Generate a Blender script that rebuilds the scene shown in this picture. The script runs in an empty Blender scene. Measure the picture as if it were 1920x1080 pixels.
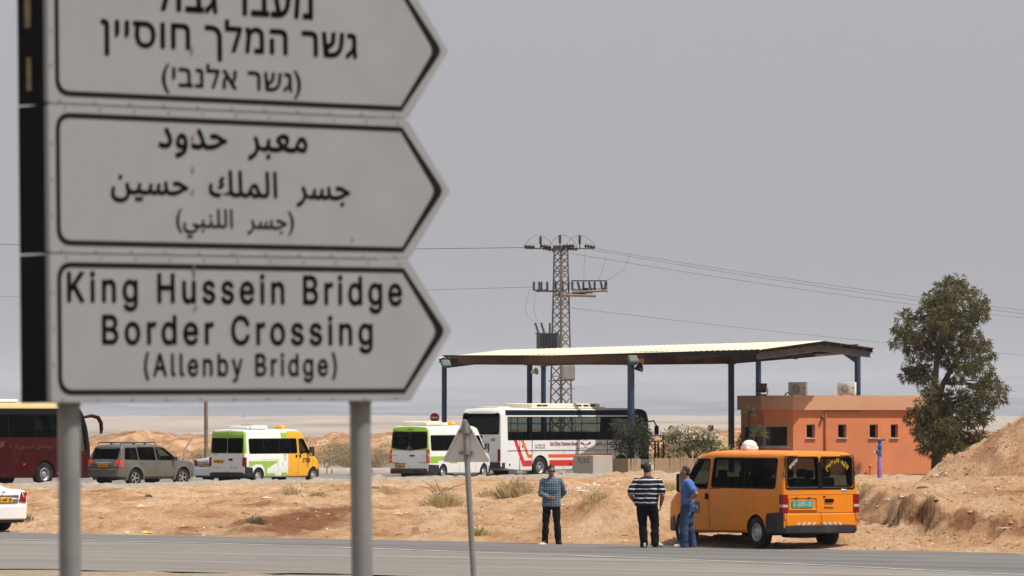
import bpy, bmesh, math, random
import numpy as np
from mathutils import Vector, Matrix, Euler

random.seed(7)
RND = random.Random(11)
SC = bpy.context.scene
COL = SC.collection
R = math.radians

# ------------------------------------------------------------------ camera, sky, sun, exposure
F = 9600.0                                   # focal length in pixels of a 1920 px wide frame (180 mm)
PITCH = math.atan(235 / F)
EYE = 2.9
cam = bpy.data.cameras.new('camera')
cam.sensor_width = 36.0
cam.lens = 36.0 * F / 1920.0
cam.clip_start = 0.5
cam.clip_end = 40000
cam.dof.use_dof = True
cam.dof.focus_distance = 125.0
cam.dof.aperture_fstop = 10.0
camo = bpy.data.objects.new('camera', cam)
camo.location = (0, 0, EYE)
camo.rotation_euler = (math.pi / 2 + PITCH, 0, 0)
COL.objects.link(camo)
SC.camera = camo

SUN_EL, SUN_AZ = R(60), math.atan2(-0.43, 0.90)      # azimuth counted from +X towards +Y
sun_dir = Vector((math.cos(SUN_EL) * math.cos(SUN_AZ), math.cos(SUN_EL) * math.sin(SUN_AZ), math.sin(SUN_EL)))
sl = bpy.data.lights.new('sun', 'SUN')
sl.energy = 4.7
sl.angle = R(0.6)
sl.color = (1.0, 0.94, 0.86)
so = bpy.data.objects.new('sun', sl)
so.rotation_euler = sun_dir.to_track_quat('Z', 'Y').to_euler()
so.location = (0, 100, 60)
COL.objects.link(so)

world = bpy.data.worlds.new('World')
SC.world = world
world.use_nodes = True
wn = world.node_tree
wn.nodes.clear()
sky = wn.nodes.new('ShaderNodeTexSky')
sky.sky_type = 'NISHITA'
sky.sun_disc = False
sky.sun_elevation = SUN_EL
sky.sun_rotation = math.pi / 2 - SUN_AZ
sky.air_density = 1.2
sky.dust_density = 5.0
sky.ozone_density = 1.0
hs = wn.nodes.new('ShaderNodeHueSaturation')
hs.inputs['Saturation'].default_value = 0.30
bg = wn.nodes.new('ShaderNodeBackground')
bg.inputs['Strength'].default_value = 0.110
wo = wn.nodes.new('ShaderNodeOutputWorld')
wn.links.new(sky.outputs[0], hs.inputs['Color'])
# a pale even veil of dust over the clear sky
veil = wn.nodes.new('ShaderNodeMix'); veil.data_type = 'RGBA'
veil.inputs['Factor'].default_value = 0.72
veil.inputs['B'].default_value = (4.2, 4.2, 4.5, 1)
wn.links.new(hs.outputs[0], veil.inputs['A'])
wn.links.new(veil.outputs['Result'], bg.inputs['Color'])
wn.links.new(bg.outputs[0], wo.inputs['Surface'])

SC.view_settings.view_transform = 'Standard'
SC.view_settings.look = 'None'
SC.view_settings.exposure = 0.12
SC.view_settings.gamma = 1.0
SC.render.engine = 'CYCLES'
SC.cycles.use_denoising = True
SC.cycles.max_bounces = 8
SC.cycles.transparent_max_bounces = 24
SC.cycles.volume_bounces = 0


def at(px, py, Y):
    """the point seen at photo pixel (px, py) that stands Y metres away"""
    cx, cy = (px - 960) / F, (540 - py) / F
    dy = math.cos(PITCH) - cy * math.sin(PITCH)
    dz = math.sin(PITCH) + cy * math.cos(PITCH)
    return Vector((cx / dy * Y, Y, EYE + dz / dy * Y))


def gnd(px, py, z=0.0):
    """the ground point of height z seen at photo pixel (px, py)"""
    Y = (EYE - z) * F / (py - 775)
    return at(px, py, Y)


# ------------------------------------------------------------------ naming, linking
def tag(o, label=None, cat=None, group=None, kind=None):
    if label: o['label'] = label
    if cat: o['category'] = cat
    if group: o['group'] = group
    if kind: o['kind'] = kind
    return o


def empty(name, loc=(0, 0, 0), rz=0.0, label=None, cat=None, group=None, parent=None):
    o = bpy.data.objects.new(name, None)
    o.location = loc
    o.rotation_euler = (0, 0, rz)
    o.empty_display_size = 0.2
    COL.objects.link(o)
    if parent: o.parent = parent
    return tag(o, label, cat, group)


def link(name, me, parent=None, loc=None, rz=None):
    o = bpy.data.objects.new(name, me)
    COL.objects.link(o)
    if parent: o.parent = parent
    if loc is not None: o.location = loc
    if rz is not None: o.rotation_euler = (0, 0, rz)
    return o


def kids(o): return [c for c in bpy.data.objects if c.parent == o]


def copy_tree(o, parent=None):
    c = o.copy()
    COL.objects.link(c)
    c.parent = parent
    for ch in kids(o):
        if ch is not c: copy_tree(ch, c)
    return c


class MB:
    """collects shapes for ONE mesh"""
    def __init__(s): s.v = []; s.f = []; s.m = []

    def add(s, vs, fs, m=0, M=None):
        b = len(s.v)
        if M is not None: vs = [M @ Vector(p) for p in vs]
        s.v += [tuple(p) for p in vs]
        for f in fs:
            s.f.append([b + i for i in f]); s.m.append(m)
        return s

    def box(s, c, d, m=0, M=None, bev=0.0):
        x, y, z = d[0] / 2, d[1] / 2, d[2] / 2
        if bev <= 0:
            vs = [(c[0] + i * x, c[1] + j * y, c[2] + k * z) for i in (-1, 1) for j in (-1, 1) for k in (-1, 1)]
            return s.add(vs, [(0, 1, 3, 2), (4, 6, 7, 5), (0, 4, 5, 1), (2, 3, 7, 6), (0, 2, 6, 4), (1, 5, 7, 3)], m, M)
        bm = bmesh.new()
        bmesh.ops.create_cube(bm, size=1)
        for v in bm.verts: v.co = Vector((v.co.x * d[0], v.co.y * d[1], v.co.z * d[2]))
        bmesh.ops.bevel(bm, geom=bm.edges[:], offset=min(bev, min(d) * .45), segments=2, affect='EDGES', profile=0.5)
        vs = [v.co + Vector(c) for v in bm.verts]
        bm.verts.index_update()
        fs = [[v.index for v in f.verts] for f in bm.faces]
        bm.free()
        return s.add(vs, fs, m, M)

    def cyl(s, p0, p1, r0, r1=None, n=12, m=0, M=None, caps=True):
        if r1 is None: r1 = r0
        p0, p1 = Vector(p0), Vector(p1)
        d = (p1 - p0)
        if d.length < 1e-9: return s
        d.normalize()
        a = d.orthogonal().normalized(); b = d.cross(a)
        vs = []
        for p, r in ((p0, r0), (p1, r1)):
            for i in range(n):
                t = 2 * math.pi * i / n
                vs.append(p + (a * math.cos(t) + b * math.sin(t)) * r)
        fs = [(i, (i + 1) % n, n + (i + 1) % n, n + i) for i in range(n)]
        if caps: fs += [tuple(reversed(range(n))), tuple(range(n, 2 * n))]
        return s.add(vs, fs, m, M)

    def tube(s, pts, r, n=8, m=0, M=None):
        pts = [Vector(p) for p in pts]
        rs = r if isinstance(r, (list, tuple)) else [r] * len(pts)
        vs = []; a = None
        for i, p in enumerate(pts):
            d = (pts[min(i + 1, len(pts) - 1)] - pts[max(i - 1, 0)]).normalized()
            if a is None: a = d.orthogonal().normalized()
            else: a = (a - d * a.dot(d)).normalized()
            b = d.cross(a)
            for k in range(n):
                t = 2 * math.pi * k / n
                vs.append(p + (a * math.cos(t) + b * math.sin(t)) * rs[i])
        fs = []
        for i in range(len(pts) - 1):
            for k in range(n):
                fs.append((i * n + k, i * n + (k + 1) % n, (i + 1) * n + (k + 1) % n, (i + 1) * n + k))
        fs += [tuple(reversed(range(n))), tuple(range((len(pts) - 1) * n, len(pts) * n))]
        return s.add(vs, fs, m, M)

    def lathe(s, prof, n=24, m=0, M=None):
        """prof: (radius, height) pairs about the z axis"""
        vs = []
        for r, h in prof:
            for k in range(n):
                t = 2 * math.pi * k / n
                vs.append((r * math.cos(t), r * math.sin(t), h))
        fs = []
        for i in range(len(prof) - 1):
            for k in range(n):
                fs.append((i * n + k, i * n + (k + 1) % n, (i + 1) * n + (k + 1) % n, (i + 1) * n + k))
        if prof[0][0] < .02: fs.append(tuple(reversed(range(n))))
        if prof[-1][0] < .02: fs.append(tuple(range((len(prof) - 1) * n, len(prof) * n)))
        return s.add(vs, fs, m, M)

    def prism(s, poly, fn, d0, d1, m=0, M=None):
        """poly of (a,b) extruded between depths d0,d1 through fn(a,b,d)"""
        n = len(poly)
        vs = [fn(a, b, d0) for a, b in poly] + [fn(a, b, d1) for a, b in poly]
        fs = [tuple(reversed(range(n))), tuple(range(n, 2 * n))]
        fs += [(i, (i + 1) % n, n + (i + 1) % n, n + i) for i in range(n)]
        return s.add(vs, fs, m, M)

    def ball(s, c, r, m=0, M=None, nu=12, nv=8):
        rx, ry, rz = (r, r, r) if isinstance(r, (int, float)) else r
        vs = [(c[0], c[1], c[2] - rz)]
        for j in range(1, nv):
            t = -math.pi / 2 + math.pi * j / nv
            for i in range(nu):
                u = 2 * math.pi * i / nu
                vs.append((c[0] + rx * math.cos(t) * math.cos(u), c[1] + ry * math.cos(t) * math.sin(u), c[2] + rz * math.sin(t)))
        vs.append((c[0], c[1], c[2] + rz))
        fs = [(0, 1 + (i + 1) % nu, 1 + i) for i in range(nu)]
        for j in range(nv - 2):
            for i in range(nu):
                a = 1 + j * nu
                fs.append((a + i, a + (i + 1) % nu, a + nu + (i + 1) % nu, a + nu + i))
        l = len(vs) - 1; a = 1 + (nv - 2) * nu
        fs += [(l, a + i, a + (i + 1) % nu) for i in range(nu)]
        return s.add(vs, fs, m, M)

    def mesh(s, name, mats, smooth=35, fix=True):
        me = bpy.data.meshes.new(name)
        me.from_pydata(s.v, [], s.f)
        for m in (mats if isinstance(mats, (list, tuple)) else [mats]): me.materials.append(m)
        me.polygons.foreach_set('material_index', s.m)
        if fix:
            bm = bmesh.new(); bm.from_mesh(me)
            bmesh.ops.recalc_face_normals(bm, faces=bm.faces[:])
            bm.to_mesh(me); bm.free()
        if smooth:
            me.shade_smooth(); me.set_sharp_from_angle(angle=R(smooth))
        me.update()
        return me

    def build(s, name, mats, parent=None, smooth=35, loc=None, rz=None, fix=True):
        return link(name, s.mesh(name, mats, smooth, fix), parent, loc, rz)


def evaluated(o):
    dg = bpy.context.evaluated_depsgraph_get()
    return bpy.data.meshes.new_from_object(o.evaluated_get(dg), preserve_all_data_layers=True, depsgraph=dg)


def carve(o, cutters, mats):
    """cut closed shapes (MB) out of a body"""
    tmp = []
    for c in cutters:
        co = c.build('cutter', mats, smooth=0)
        md = o.modifiers.new('b', 'BOOLEAN'); md.operation = 'DIFFERENCE'; md.object = co; md.solver = 'EXACT'
        tmp.append(co)
    me = evaluated(o)
    o.modifiers.clear()
    o.data = me
    for co in tmp: bpy.data.objects.remove(co)
    me.shade_smooth(); me.set_sharp_from_angle(angle=R(32))
    return o


def rpoly(pts, r=0.05, n=4):
    out = []
    N = len(pts)
    for i in range(N):
        p = Vector(pts[i]); a = Vector(pts[i - 1]); b = Vector(pts[(i + 1) % N])
        ra = min(r, (a - p).length * .45); rb = min(r, (b - p).length * .45)
        A = p + (a - p).normalized() * ra; B = p + (b - p).normalized() * rb
        for k in range(n + 1):
            t = k / n
            q = A * (1 - t) ** 2 + p * 2 * t * (1 - t) + B * t ** 2
            out.append((q.x, q.y))
    return out


def rect(x0, z0, x1, z1): return [(x0, z0), (x1, z0), (x1, z1), (x0, z1)]


def inset(poly, d):
    n = len(poly); out = []
    ar = sum(poly[i][0] * poly[(i + 1) % n][1] - poly[(i + 1) % n][0] * poly[i][1] for i in range(n))
    sg = 1 if ar > 0 else -1
    for i in range(n):
        p = Vector(poly[i]); a = Vector(poly[i - 1]); b = Vector(poly[(i + 1) % n])
        e = (b - a)
        if e.length < 1e-9: out.append(tuple(p)); continue
        e.normalize()
        nr = Vector((-e.y, e.x)) * sg
        out.append((p.x + nr.x * d, p.y + nr.y * d))
    return out


def lerp_list(lst, x):
    if x <= lst[0][0]: return lst[0][1]
    for (a, va), (b, vb) in zip(lst, lst[1:]):
        if x <= b: return va + (vb - va) * (x - a) / (b - a) if b > a else vb
    return lst[-1][1]


def grotesque():
    """the sans serif that ships inside Blender, else its default font"""
    try:
        import os
        return bpy.data.fonts.load(os.path.join(bpy.utils.system_resource('DATAFILES'), 'fonts', 'Inter.woff2'))
    except Exception:
        return None


FONT_SANS = grotesque()


def fill_outline(vs, edges, rows):
    """fill letter outlines that may overlap (non-zero winding), row by row"""
    y0, y1 = min(v[1] for v in vs), max(v[1] for v in vs)
    P = np.array(vs); E = np.array(edges); A, B = P[E[:, 0]], P[E[:, 1]]
    step = (y1 - y0) / rows; ov, of = [], []

    def spans(y):
        up = (A[:, 1] <= y) & (B[:, 1] > y); dn = (B[:, 1] <= y) & (A[:, 1] > y)
        k = np.nonzero(up | dn)[0]
        x = A[k, 0] + (y - A[k, 1]) / (B[k, 1] - A[k, 1]) * (B[k, 0] - A[k, 0])
        w = 0; out = []
        for q in np.argsort(x):
            w2 = w + (1 if up[k[q]] else -1)
            if w == 0: st = x[q]
            if w2 == 0: out.append((st, x[q]))
            w = w2
        return out
    for r in range(rows):
        for xa, xb in spans(y0 + (r + .5) * step):
            b = len(ov); ya, yb = y0 + r * step, y0 + (r + 1) * step
            ov += [(xa, ya), (xb, ya), (xb, yb), (xa, yb)]; of.append((b, b + 1, b + 2, b + 3))
    return ov, of


def text_mb(body, x0, y0, x1, y1, fn, m=0, bold=0.0, mb=None, spacing=1.0):
    """lettering fitted into the box (x0,y0)-(x1,y1) of a surface fn(a,b)->point; bold thickens the strokes"""
    c = bpy.data.curves.new('lettering', 'FONT')
    c.body = body; c.size = 1; c.resolution_u = 6; c.space_character = spacing
    latin = FONT_SANS and all(ord(ch) < 256 for ch in body)
    if latin: c.font = FONT_SANS; c.fill_mode = 'NONE'
    o = link('lettering', c)
    me = evaluated(o)
    bpy.data.objects.remove(o)
    mb = mb or MB()
    vs = [(v.co.x, v.co.y) for v in me.vertices]
    faces = [tuple(p.vertices) for p in me.polygons]
    if vs and latin: vs, faces = fill_outline(vs, [tuple(e.vertices) for e in me.edges], 84 if y1 - y0 > .09 else 22)
    if vs:
        ax, bx = min(v[0] for v in vs), max(v[0] for v in vs)
        ay, by = min(v[1] for v in vs), max(v[1] for v in vs)
        sx, sy = (x1 - x0) / (bx - ax), (y1 - y0) / (by - ay)
        sh = [(0, 0)] if not bold else [(bold * math.cos(k * math.pi / 4), bold * math.sin(k * math.pi / 4)) for k in range(8)]
        for dx, dy in sh:
            mb.add([fn(x0 + (v[0] - ax + dx * sy / sx) * sx, y0 + (v[1] - ay + dy) * sy) for v in vs], faces, m)
    bpy.data.meshes.remove(me)
    return mb


# ------------------------------------------------------------------ materials
def nod(nt, t, **kw):
    n = nt.nodes.new(t)
    for k, v in kw.items(): setattr(n, k, v)
    return n


def mat(name, col, rough=0.6, metal=0.0, var=0.12, scale=4.0, bump=0.0, bscale=30.0, coat=0.0, dirt=None, spec=0.5, dirt_amt=0.5, dirt_scale=1.2):
    """a surface with soft variation of tone, optional dust or rust patches and fine relief"""
    m = bpy.data.materials.new(name)
    m.use_nodes = True
    nt = m.node_tree
    p = nt.nodes['Principled BSDF']
    p.inputs['Roughness'].default_value = rough
    p.inputs['Metallic'].default_value = metal
    p.inputs['Specular IOR Level'].default_value = spec
    p.inputs['Coat Weight'].default_value = coat
    p.inputs['Coat Roughness'].default_value = 0.08
    tc = nod(nt, 'ShaderNodeTexCoord')
    nz = nod(nt, 'ShaderNodeTexNoise')
    nz.inputs['Scale'].default_value = scale
    nz.inputs['Detail'].default_value = 6
    nt.links.new(tc.outputs['Object'], nz.inputs['Vector'])
    rp = nod(nt, 'ShaderNodeValToRGB')
    lo = [max(0, c * (1 - var)) for c in col]; hi = [min(1, c * (1 + var)) for c in col]
    rp.color_ramp.elements[0].color = (*lo, 1); rp.color_ramp.elements[1].color = (*hi, 1)
    rp.color_ramp.elements[0].position = 0.3; rp.color_ramp.elements[1].position = 0.7
    nt.links.new(nz.outputs['Fac'], rp.inputs['Fac'])
    out = rp.outputs['Color']
    if dirt:
        n2 = nod(nt, 'ShaderNodeTexNoise')
        n2.inputs['Scale'].default_value = dirt_scale; n2.inputs['Detail'].default_value = 8; n2.inputs['Roughness'].default_value = 0.7
        nt.links.new(tc.outputs['Object'], n2.inputs['Vector'])
        r2 = nod(nt, 'ShaderNodeMapRange')
        r2.inputs['From Min'].default_value = 0.45; r2.inputs['From Max'].default_value = 0.75
        r2.inputs['To Max'].default_value = dirt_amt
        nt.links.new(n2.outputs['Fac'], r2.inputs['Value'])
        mx = nod(nt, 'ShaderNodeMix', data_type='RGBA')
        mx.inputs['B'].default_value = (*dirt, 1)
        nt.links.new(r2.outputs[0], mx.inputs['Factor']); nt.links.new(out, mx.inputs['A'])
        out = mx.outputs['Result']
    nt.links.new(out, p.inputs['Base Color'])
    if bump:
        n3 = nod(nt, 'ShaderNodeTexNoise')
        n3.inputs['Scale'].default_value = bscale; n3.inputs['Detail'].default_value = 4
        nt.links.new(tc.outputs['Object'], n3.inputs['Vector'])
        b = nod(nt, 'ShaderNodeBump'); b.inputs['Strength'].default_value = bump; b.inputs['Distance'].default_value = 0.02
        nt.links.new(n3.outputs['Fac'], b.inputs['Height']); nt.links.new(b.outputs[0], p.inputs['Normal'])
    return m


def glass(name, tint=(0.2, 0.24, 0.24), refl=0.12):
    m = bpy.data.materials.new(name)
    m.use_nodes = True
    nt = m.node_tree; nt.nodes.clear()
    t = nod(nt, 'ShaderNodeBsdfTransparent'); t.inputs[0].default_value = (*tint, 1)
    g = nod(nt, 'ShaderNodeBsdfGlossy'); g.inputs['Roughness'].default_value = 0.06; g.inputs['Color'].default_value = (.75, .78, .8, 1)
    lw = nod(nt, 'ShaderNodeLayerWeight'); lw.inputs['Blend'].default_value = refl
    mx = nod(nt, 'ShaderNodeMixShader')
    o = nod(nt, 'ShaderNodeOutputMaterial')
    nt.links.new(lw.outputs['Fresnel'], mx.inputs[0]); nt.links.new(t.outputs[0], mx.inputs[1]); nt.links.new(g.outputs[0], mx.inputs[2])
    nt.links.new(mx.outputs[0], o.inputs['Surface'])
    return m


DUST = (0.42, 0.31, 0.21)
M = dict(
    orange_paint=mat('orange_paint', (0.72, 0.212, 0.002), .42, coat=.12, var=.05, dirt=(.48, .19, .02), dirt_amt=.4, spec=.3),
    white_paint=mat('white_paint', (0.74, 0.74, 0.72), .4, coat=.3, var=.03, dirt=DUST, dirt_amt=.12),
    bus_white=mat('bus_white', (0.72, 0.72, 0.71), .45, coat=.2, var=.03, dirt=DUST, dirt_amt=.16),
    cream=mat('cream', (0.70, 0.66, 0.52), .6, var=.05),
    green_paint=mat('green_paint', (0.25, 0.47, 0.03), .4, coat=.3, var=.04, dirt=DUST, dirt_amt=.10),
    yellow_paint=mat('yellow_paint', (0.78, 0.36, 0.006), .4, coat=.3, var=.04, dirt=DUST, dirt_amt=.10),
    silver_paint=mat('silver_paint', (0.125, 0.117, 0.102), .36, metal=.35, coat=.3, var=.04, dirt=DUST, dirt_amt=.2),
    pale_silver=mat('pale_silver', (0.55, 0.58, 0.60), .35, metal=.3, coat=.4, var=.03),
    maroon_paint=mat('maroon_paint', (0.040, 0.0012, 0.002), .5, coat=.03, spec=.08, var=.08, dirt=DUST, dirt_amt=.03),
    gold_paint=mat('gold_paint', (0.58, 0.44, 0.20), .4, metal=.1, var=.05),
    red_paint=mat('red_paint', (0.62, 0.02, 0.012), .45, var=.06, dirt=DUST, dirt_amt=.08),
    orange_red=mat('orange_red', (0.72, 0.10, 0.015), .45, var=.06, dirt=DUST, dirt_amt=.08),
    red_ink=mat('red_ink', (0.42, 0.04, 0.03), .6, var=.1),
    navy=mat('navy', (0.005, 0.008, 0.015), .6, var=.1, spec=.06),
    black=mat('black', (0.006, 0.006, 0.007), .6, var=.15, spec=.1),
    rubber=mat('rubber', (0.011, 0.0105, 0.010), .85, var=.2, spec=.15, dirt=DUST, dirt_amt=.12, dirt_scale=6),
    bumper=mat('bumper', (0.022, 0.024, 0.028), .6, var=.1, spec=.2, dirt=DUST, dirt_amt=.12),
    grey_plastic=mat('grey_plastic', (0.10, 0.10, 0.10), .6, var=.1),
    interior=mat('interior', (0.012, 0.012, 0.013), .9, var=.2, spec=.1),
    seat=mat('seat', (0.03, 0.034, 0.045), .9, var=.2),
    rim=mat('rim', (0.42, 0.42, 0.43), .4, metal=.6, var=.1, dirt=DUST, dirt_amt=.25, dirt_scale=5),
    lamp_red=mat('lamp_red', (0.20, 0.006, 0.008), .35, var=.1, spec=.2),
    lamp_bright=mat('lamp_bright', (0.75, 0.04, 0.02), .2, var=.05),
    lamp_clear=mat('lamp_clear', (0.40, 0.38, 0.38), .3, var=.05, spec=.3),
    plate_yellow=mat('plate_yellow', (0.68, 0.34, 0.02), .5, var=.08),
    plate_green=mat('plate_green', (0.015, 0.30, 0.25), .5, var=.05),
    plate_white=mat('plate_white', (0.78, 0.80, 0.78), .5, var=.04),
    ink=mat('ink', (0.009, 0.0085, 0.008), .8, var=.1, spec=.1),
    chrome=mat('chrome', (0.6, 0.6, 0.62), .25, metal=.9, var=.05),
    rack=mat('rack', (0.03, 0.03, 0.03), .5, var=.1),
    glass_dark=glass('glass_dark', (0.16, 0.18, 0.18), .06),
    glass_van=glass('glass_van', (0.42, 0.46, 0.46), .05),
    glass_mid=glass('glass_mid', (0.50, 0.56, 0.55), .06),
    glass_light=glass('glass_light', (0.76, 0.80, 0.79), .06),
    galv=mat('galv', (0.22, 0.22, 0.215), .5, metal=.35, var=.16, scale=8, dirt=(.30, .28, .23), dirt_amt=.4, dirt_scale=3),
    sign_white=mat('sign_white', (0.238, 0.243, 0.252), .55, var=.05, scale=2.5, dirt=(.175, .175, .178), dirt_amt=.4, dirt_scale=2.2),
    sign_rim=mat('sign_rim', (.36, .36, .35), .5, var=.05),
    sign_edge=mat('sign_edge', (0.50, 0.50, 0.49), .5, var=.05),
    sign_side=mat('sign_side', (0.007, 0.007, 0.008), .7, var=.2, spec=.1),  # near black: the shade on the box side is put into its colour
    stain=mat('stain', (0.20, 0.155, 0.08), .8, var=.3, scale=12),
    rust=mat('rust', (0.20, 0.085, 0.04), .85, var=.3, scale=8),
    tan=mat('tan', (.42, .32, .2), .8, var=.2),
)
# ------------------------------------------------------------------ the ground
def hash2(ix, iy, seed):
    h = (ix.astype(np.int64) * 374761393 + iy.astype(np.int64) * 668265263 + seed * 982451653) & 0xFFFFFFFF
    h = ((h ^ (h >> 13)) * 1274126177) & 0xFFFFFFFF
    return ((h ^ (h >> 16)) & 0xFFFF) / 65535.0


def vnoise(x, y, seed=0):
    xi = np.floor(x); yi = np.floor(y)
    fx = x - xi; fy = y - yi
    fx = fx * fx * fx * (fx * (fx * 6 - 15) + 10); fy = fy * fy * fy * (fy * (fy * 6 - 15) + 10)
    a = hash2(xi, yi, seed); b = hash2(xi + 1, yi, seed); c = hash2(xi, yi + 1, seed); d = hash2(xi + 1, yi + 1, seed)
    return (a * (1 - fx) + b * fx) * (1 - fy) + (c * (1 - fx) + d * fx) * fy - 0.5


def fbm(x, y, seed=0, oct=4, gain=0.5):
    s = 0; a = 1.0
    for k in range(oct):
        s = s + a * vnoise(x * 2 ** k + 17.3 * k, y * 2 ** k - 9.1 * k, seed + k); a *= gain
    return s


def sstep(a, b, x):
    t = np.clip((x - a) / (b - a), 0, 1)
    return t * t * (3 - 2 * t)


EDGE_X = [-60, -30, -12.5, -7.6, -3.16, 3.29, 6.8, 10.6, 30, 60]      # far edge of the near road
EDGE_Y = [160, 138, 124.8, 121.4, 117.3, 112.6, 109.3, 106.3, 92.5, 72]
NEAR_X = [-60, -9.6, -5.5, 4, 12, 60]                                # its near edge
NEAR_Y = [121, 95.8, 93.7, 88.5, 83, 52]
FARN_X = [-90, -40, -22, -13, -5, 2, 10, 25, 60]                     # near edge of the far road
FARN_Y = [140, 176, 198, 209.5, 221, 229, 236.5, 246, 266]
FARF_X = [-90, -40, -20, -4, 8, 25, 60]                              # its far edge
FARF_Y = [238, 246, 251, 258, 259.5, 263, 272]
ROAD_Z, FAR_Z = 0.0, -0.1


BANK_PX = [-400, 0, 170, 215, 260, 330, 395, 470, 560, 625, 720, 790, 900, 1100, 1230, 1285, 1340, 1400, 1500, 1640, 1780, 2100]
BANK_PY = [815, 823, 826, 818, 814, 812, 821, 829, 827, 816, 811, 817, 815, 814, 819, 811, 812, 816, 813, 815, 818, 812]


def height(X, Y):
    edge = np.interp(X, EDGE_X, EDGE_Y); near = np.interp(X, NEAR_X, NEAR_Y)
    fn = np.interp(X, FARN_X, FARN_Y); ff = np.interp(X, FARF_X, FARF_Y)
    px = X / np.maximum(Y, 20) * F + 960
    z = np.interp(Y, [-60, 0, 17, 40, 58, 80, 88], [1.25, 1.25, .95, .5, .3, .08, 0.0])
    # the sandy verge between the two roads
    d = Y - edge
    span = np.maximum(fn - edge, 10)
    t = np.clip(d / span, 0, 1)
    amp = np.interp(px, [-400, 0, 300, 600, 900, 1060, 1190, 1300, 1600, 2200], [.22, .22, .2, .3, .36, .5, .58, .32, .2, .3])
    verge = amp * sstep(0, 6.5, d) * (1 - .72 * sstep(.25, .95, t))
    on = sstep(0.0, 2.5, d) * (1 - sstep(-6, 0.0, Y - fn))
    rough = .16 * fbm(X / 5.0, Y / 9.0, 3) + .17 * fbm(X / 1.5, Y / 2.4, 9, 4, .6) + .10 * fbm(X / .45, Y / .6, 21, 3, .6)
    rid = 1 - np.abs(fbm(X / 2.6 + .3 * fbm(X, Y / 2, 5), Y / 4.0, 33, 3)) * 3.0
    verge = verge + on * (rough + .10 * np.clip(rid, 0, 1))
    verge = verge + .55 * np.exp(-((px - 1140) / 75) ** 2) * np.exp(-((d - 5.0) / 2.2) ** 2)
    verge = verge + .30 * np.exp(-((px - 250) / 100) ** 2) * np.exp(-((Y - 163) / 6) ** 2)
    verge = verge + .28 * np.exp(-((px - 760) / 170) ** 2) * np.exp(-((Y - 150) / 7) ** 2)
    verge = verge + .25 * np.exp(-((px - 520) / 120) ** 2) * np.exp(-((Y - 142) / 5) ** 2)
    z = z + verge
    # the cut bank and the spoil heap at the right
    fr = np.interp(X, [5.5, 7.7, 8.2, 9.6, 10.6, 12, 20, 40], [140, 122.0, 117.6, 112.2, 110.0, 108.4, 101.5, 88])
    wob = .9 * fbm(X / 1.3, Y / 2.4, 41, 4)
    dd = Y - fr + wob * 1.5 + .9 * fbm(X / .45, Y / .5, 43, 3)
    hb = np.interp(X, [7.6, 8.4, 8.9, 9.5, 10.2, 12, 20], [.60, .92, .82, .58, .40, .42, .5])
    left = sstep(8.0, 8.7, X + wob * .35 - np.clip(Y - 122, 0, 60) * .055)
    bank = (hb + np.clip(Y - fr, 0, 13) * np.interp(X, [8.6, 9.8, 11], [0, .045, .06])) * (.62 * sstep(-.5, 1.0, dd) + .38 * sstep(.6, 3.2, dd)) * left * (1 - sstep(124, 150, Y))
    foot = .28 * sstep(-3.2, .3, dd) * sstep(6.8, 8.9, X) * (1 - sstep(1.0, 4.0, dd))
    zr = bank + foot + left * sstep(-3, 0, dd) * (.30 + .7 * np.exp(-(dd / 2.6) ** 2)) * (.26 * fbm(X / .9, Y / 1.1, 51, 5, .6) + .10 * fbm(X / .28, Y / .35, 61, 3)) + left * np.exp(-((dd - .5) / 1.6) ** 2) * .34 * np.abs(fbm(X / .55, Y / .6, 67, 4, .6))
    hr = np.sqrt((X - 16.2) ** 2 + ((Y - 139) * .62) ** 2)
    heap = np.clip(4.30 - .70 * hr + .45 * fbm(X / 1.7, Y / 2.2, 71, 5) + .10 * fbm(X / .35, Y / .5, 77, 3), -.2, 3.9)
    heap = heap + .12 * np.clip(1 - np.abs(fbm(X / .9 + Y / 4, Y / 2.6, 81, 3)) * 5, 0, 1) * (heap > .5)
    w = sstep(6.4, 8.6, X) * sstep(.4, 2.4, d)
    z = z * (1 - .6 * w * left) + w * np.maximum(zr, np.where(heap > 0, heap + .1, -1))
    # a long low bank of loose earth beyond the far road
    top = np.interp(px, BANK_PX, BANK_PY) + 3.2 * fbm(X / 2.2, X * 0, 131, 4) - 2.0 * fbm(X / .7, X * 0, 133, 3)
    Yc = 296 + 5 * fbm(X / 9, X * 0, 137, 3)
    zt = EYE - (top - 775) / F * Yc
    z = np.maximum(z, (zt + .1) * np.exp(-(np.abs((Y - Yc) / np.where(Y < Yc, 11, 14)) ** 2.2)) - .1)
    bump = np.exp(-((Y - 296) / 18) ** 2)
    z = z + bump * (.45 * fbm(X / 2.2, Y / 6.0, 91, 4) + .25 * fbm(X / .7, Y / 2.0, 95, 3))
    # the wide valley floor
    f = sstep(330, 700, Y)
    z = z * (1 - f) + f * (-1.6 + 3.0 * fbm(X / 190, Y / 260, 101, 4) + 1.4 * fbm(X / 40, Y / 120, 105, 3))
    # the roads lie in it
    road = sstep(near - .25, near, Y) * (1 - sstep(edge, edge + .25, Y))
    z = z * (1 - road) + (ROAD_Z - .03) * road
    far = sstep(fn - .6, fn, Y) * (1 - sstep(ff, ff + .6, Y))
    z = z * (1 - far) + (FAR_Z - .03) * far
    yard = sstep(1.0, 2.0, far + 1) * 0
    return z


def hz(x, y): return float(height(np.array([float(x)]), np.array([float(y)]))[0])


def ramp_cols(nt, fac, stops):
    rp = nod(nt, 'ShaderNodeValToRGB')
    e = rp.color_ramp.elements
    while len(e) < len(stops): e.new(0.5)
    for i, (p, c) in enumerate(stops):
        e[i].position = p; e[i].color = (*c, 1)
    nt.links.new(fac, rp.inputs['Fac'])
    return rp.outputs['Color']


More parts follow.
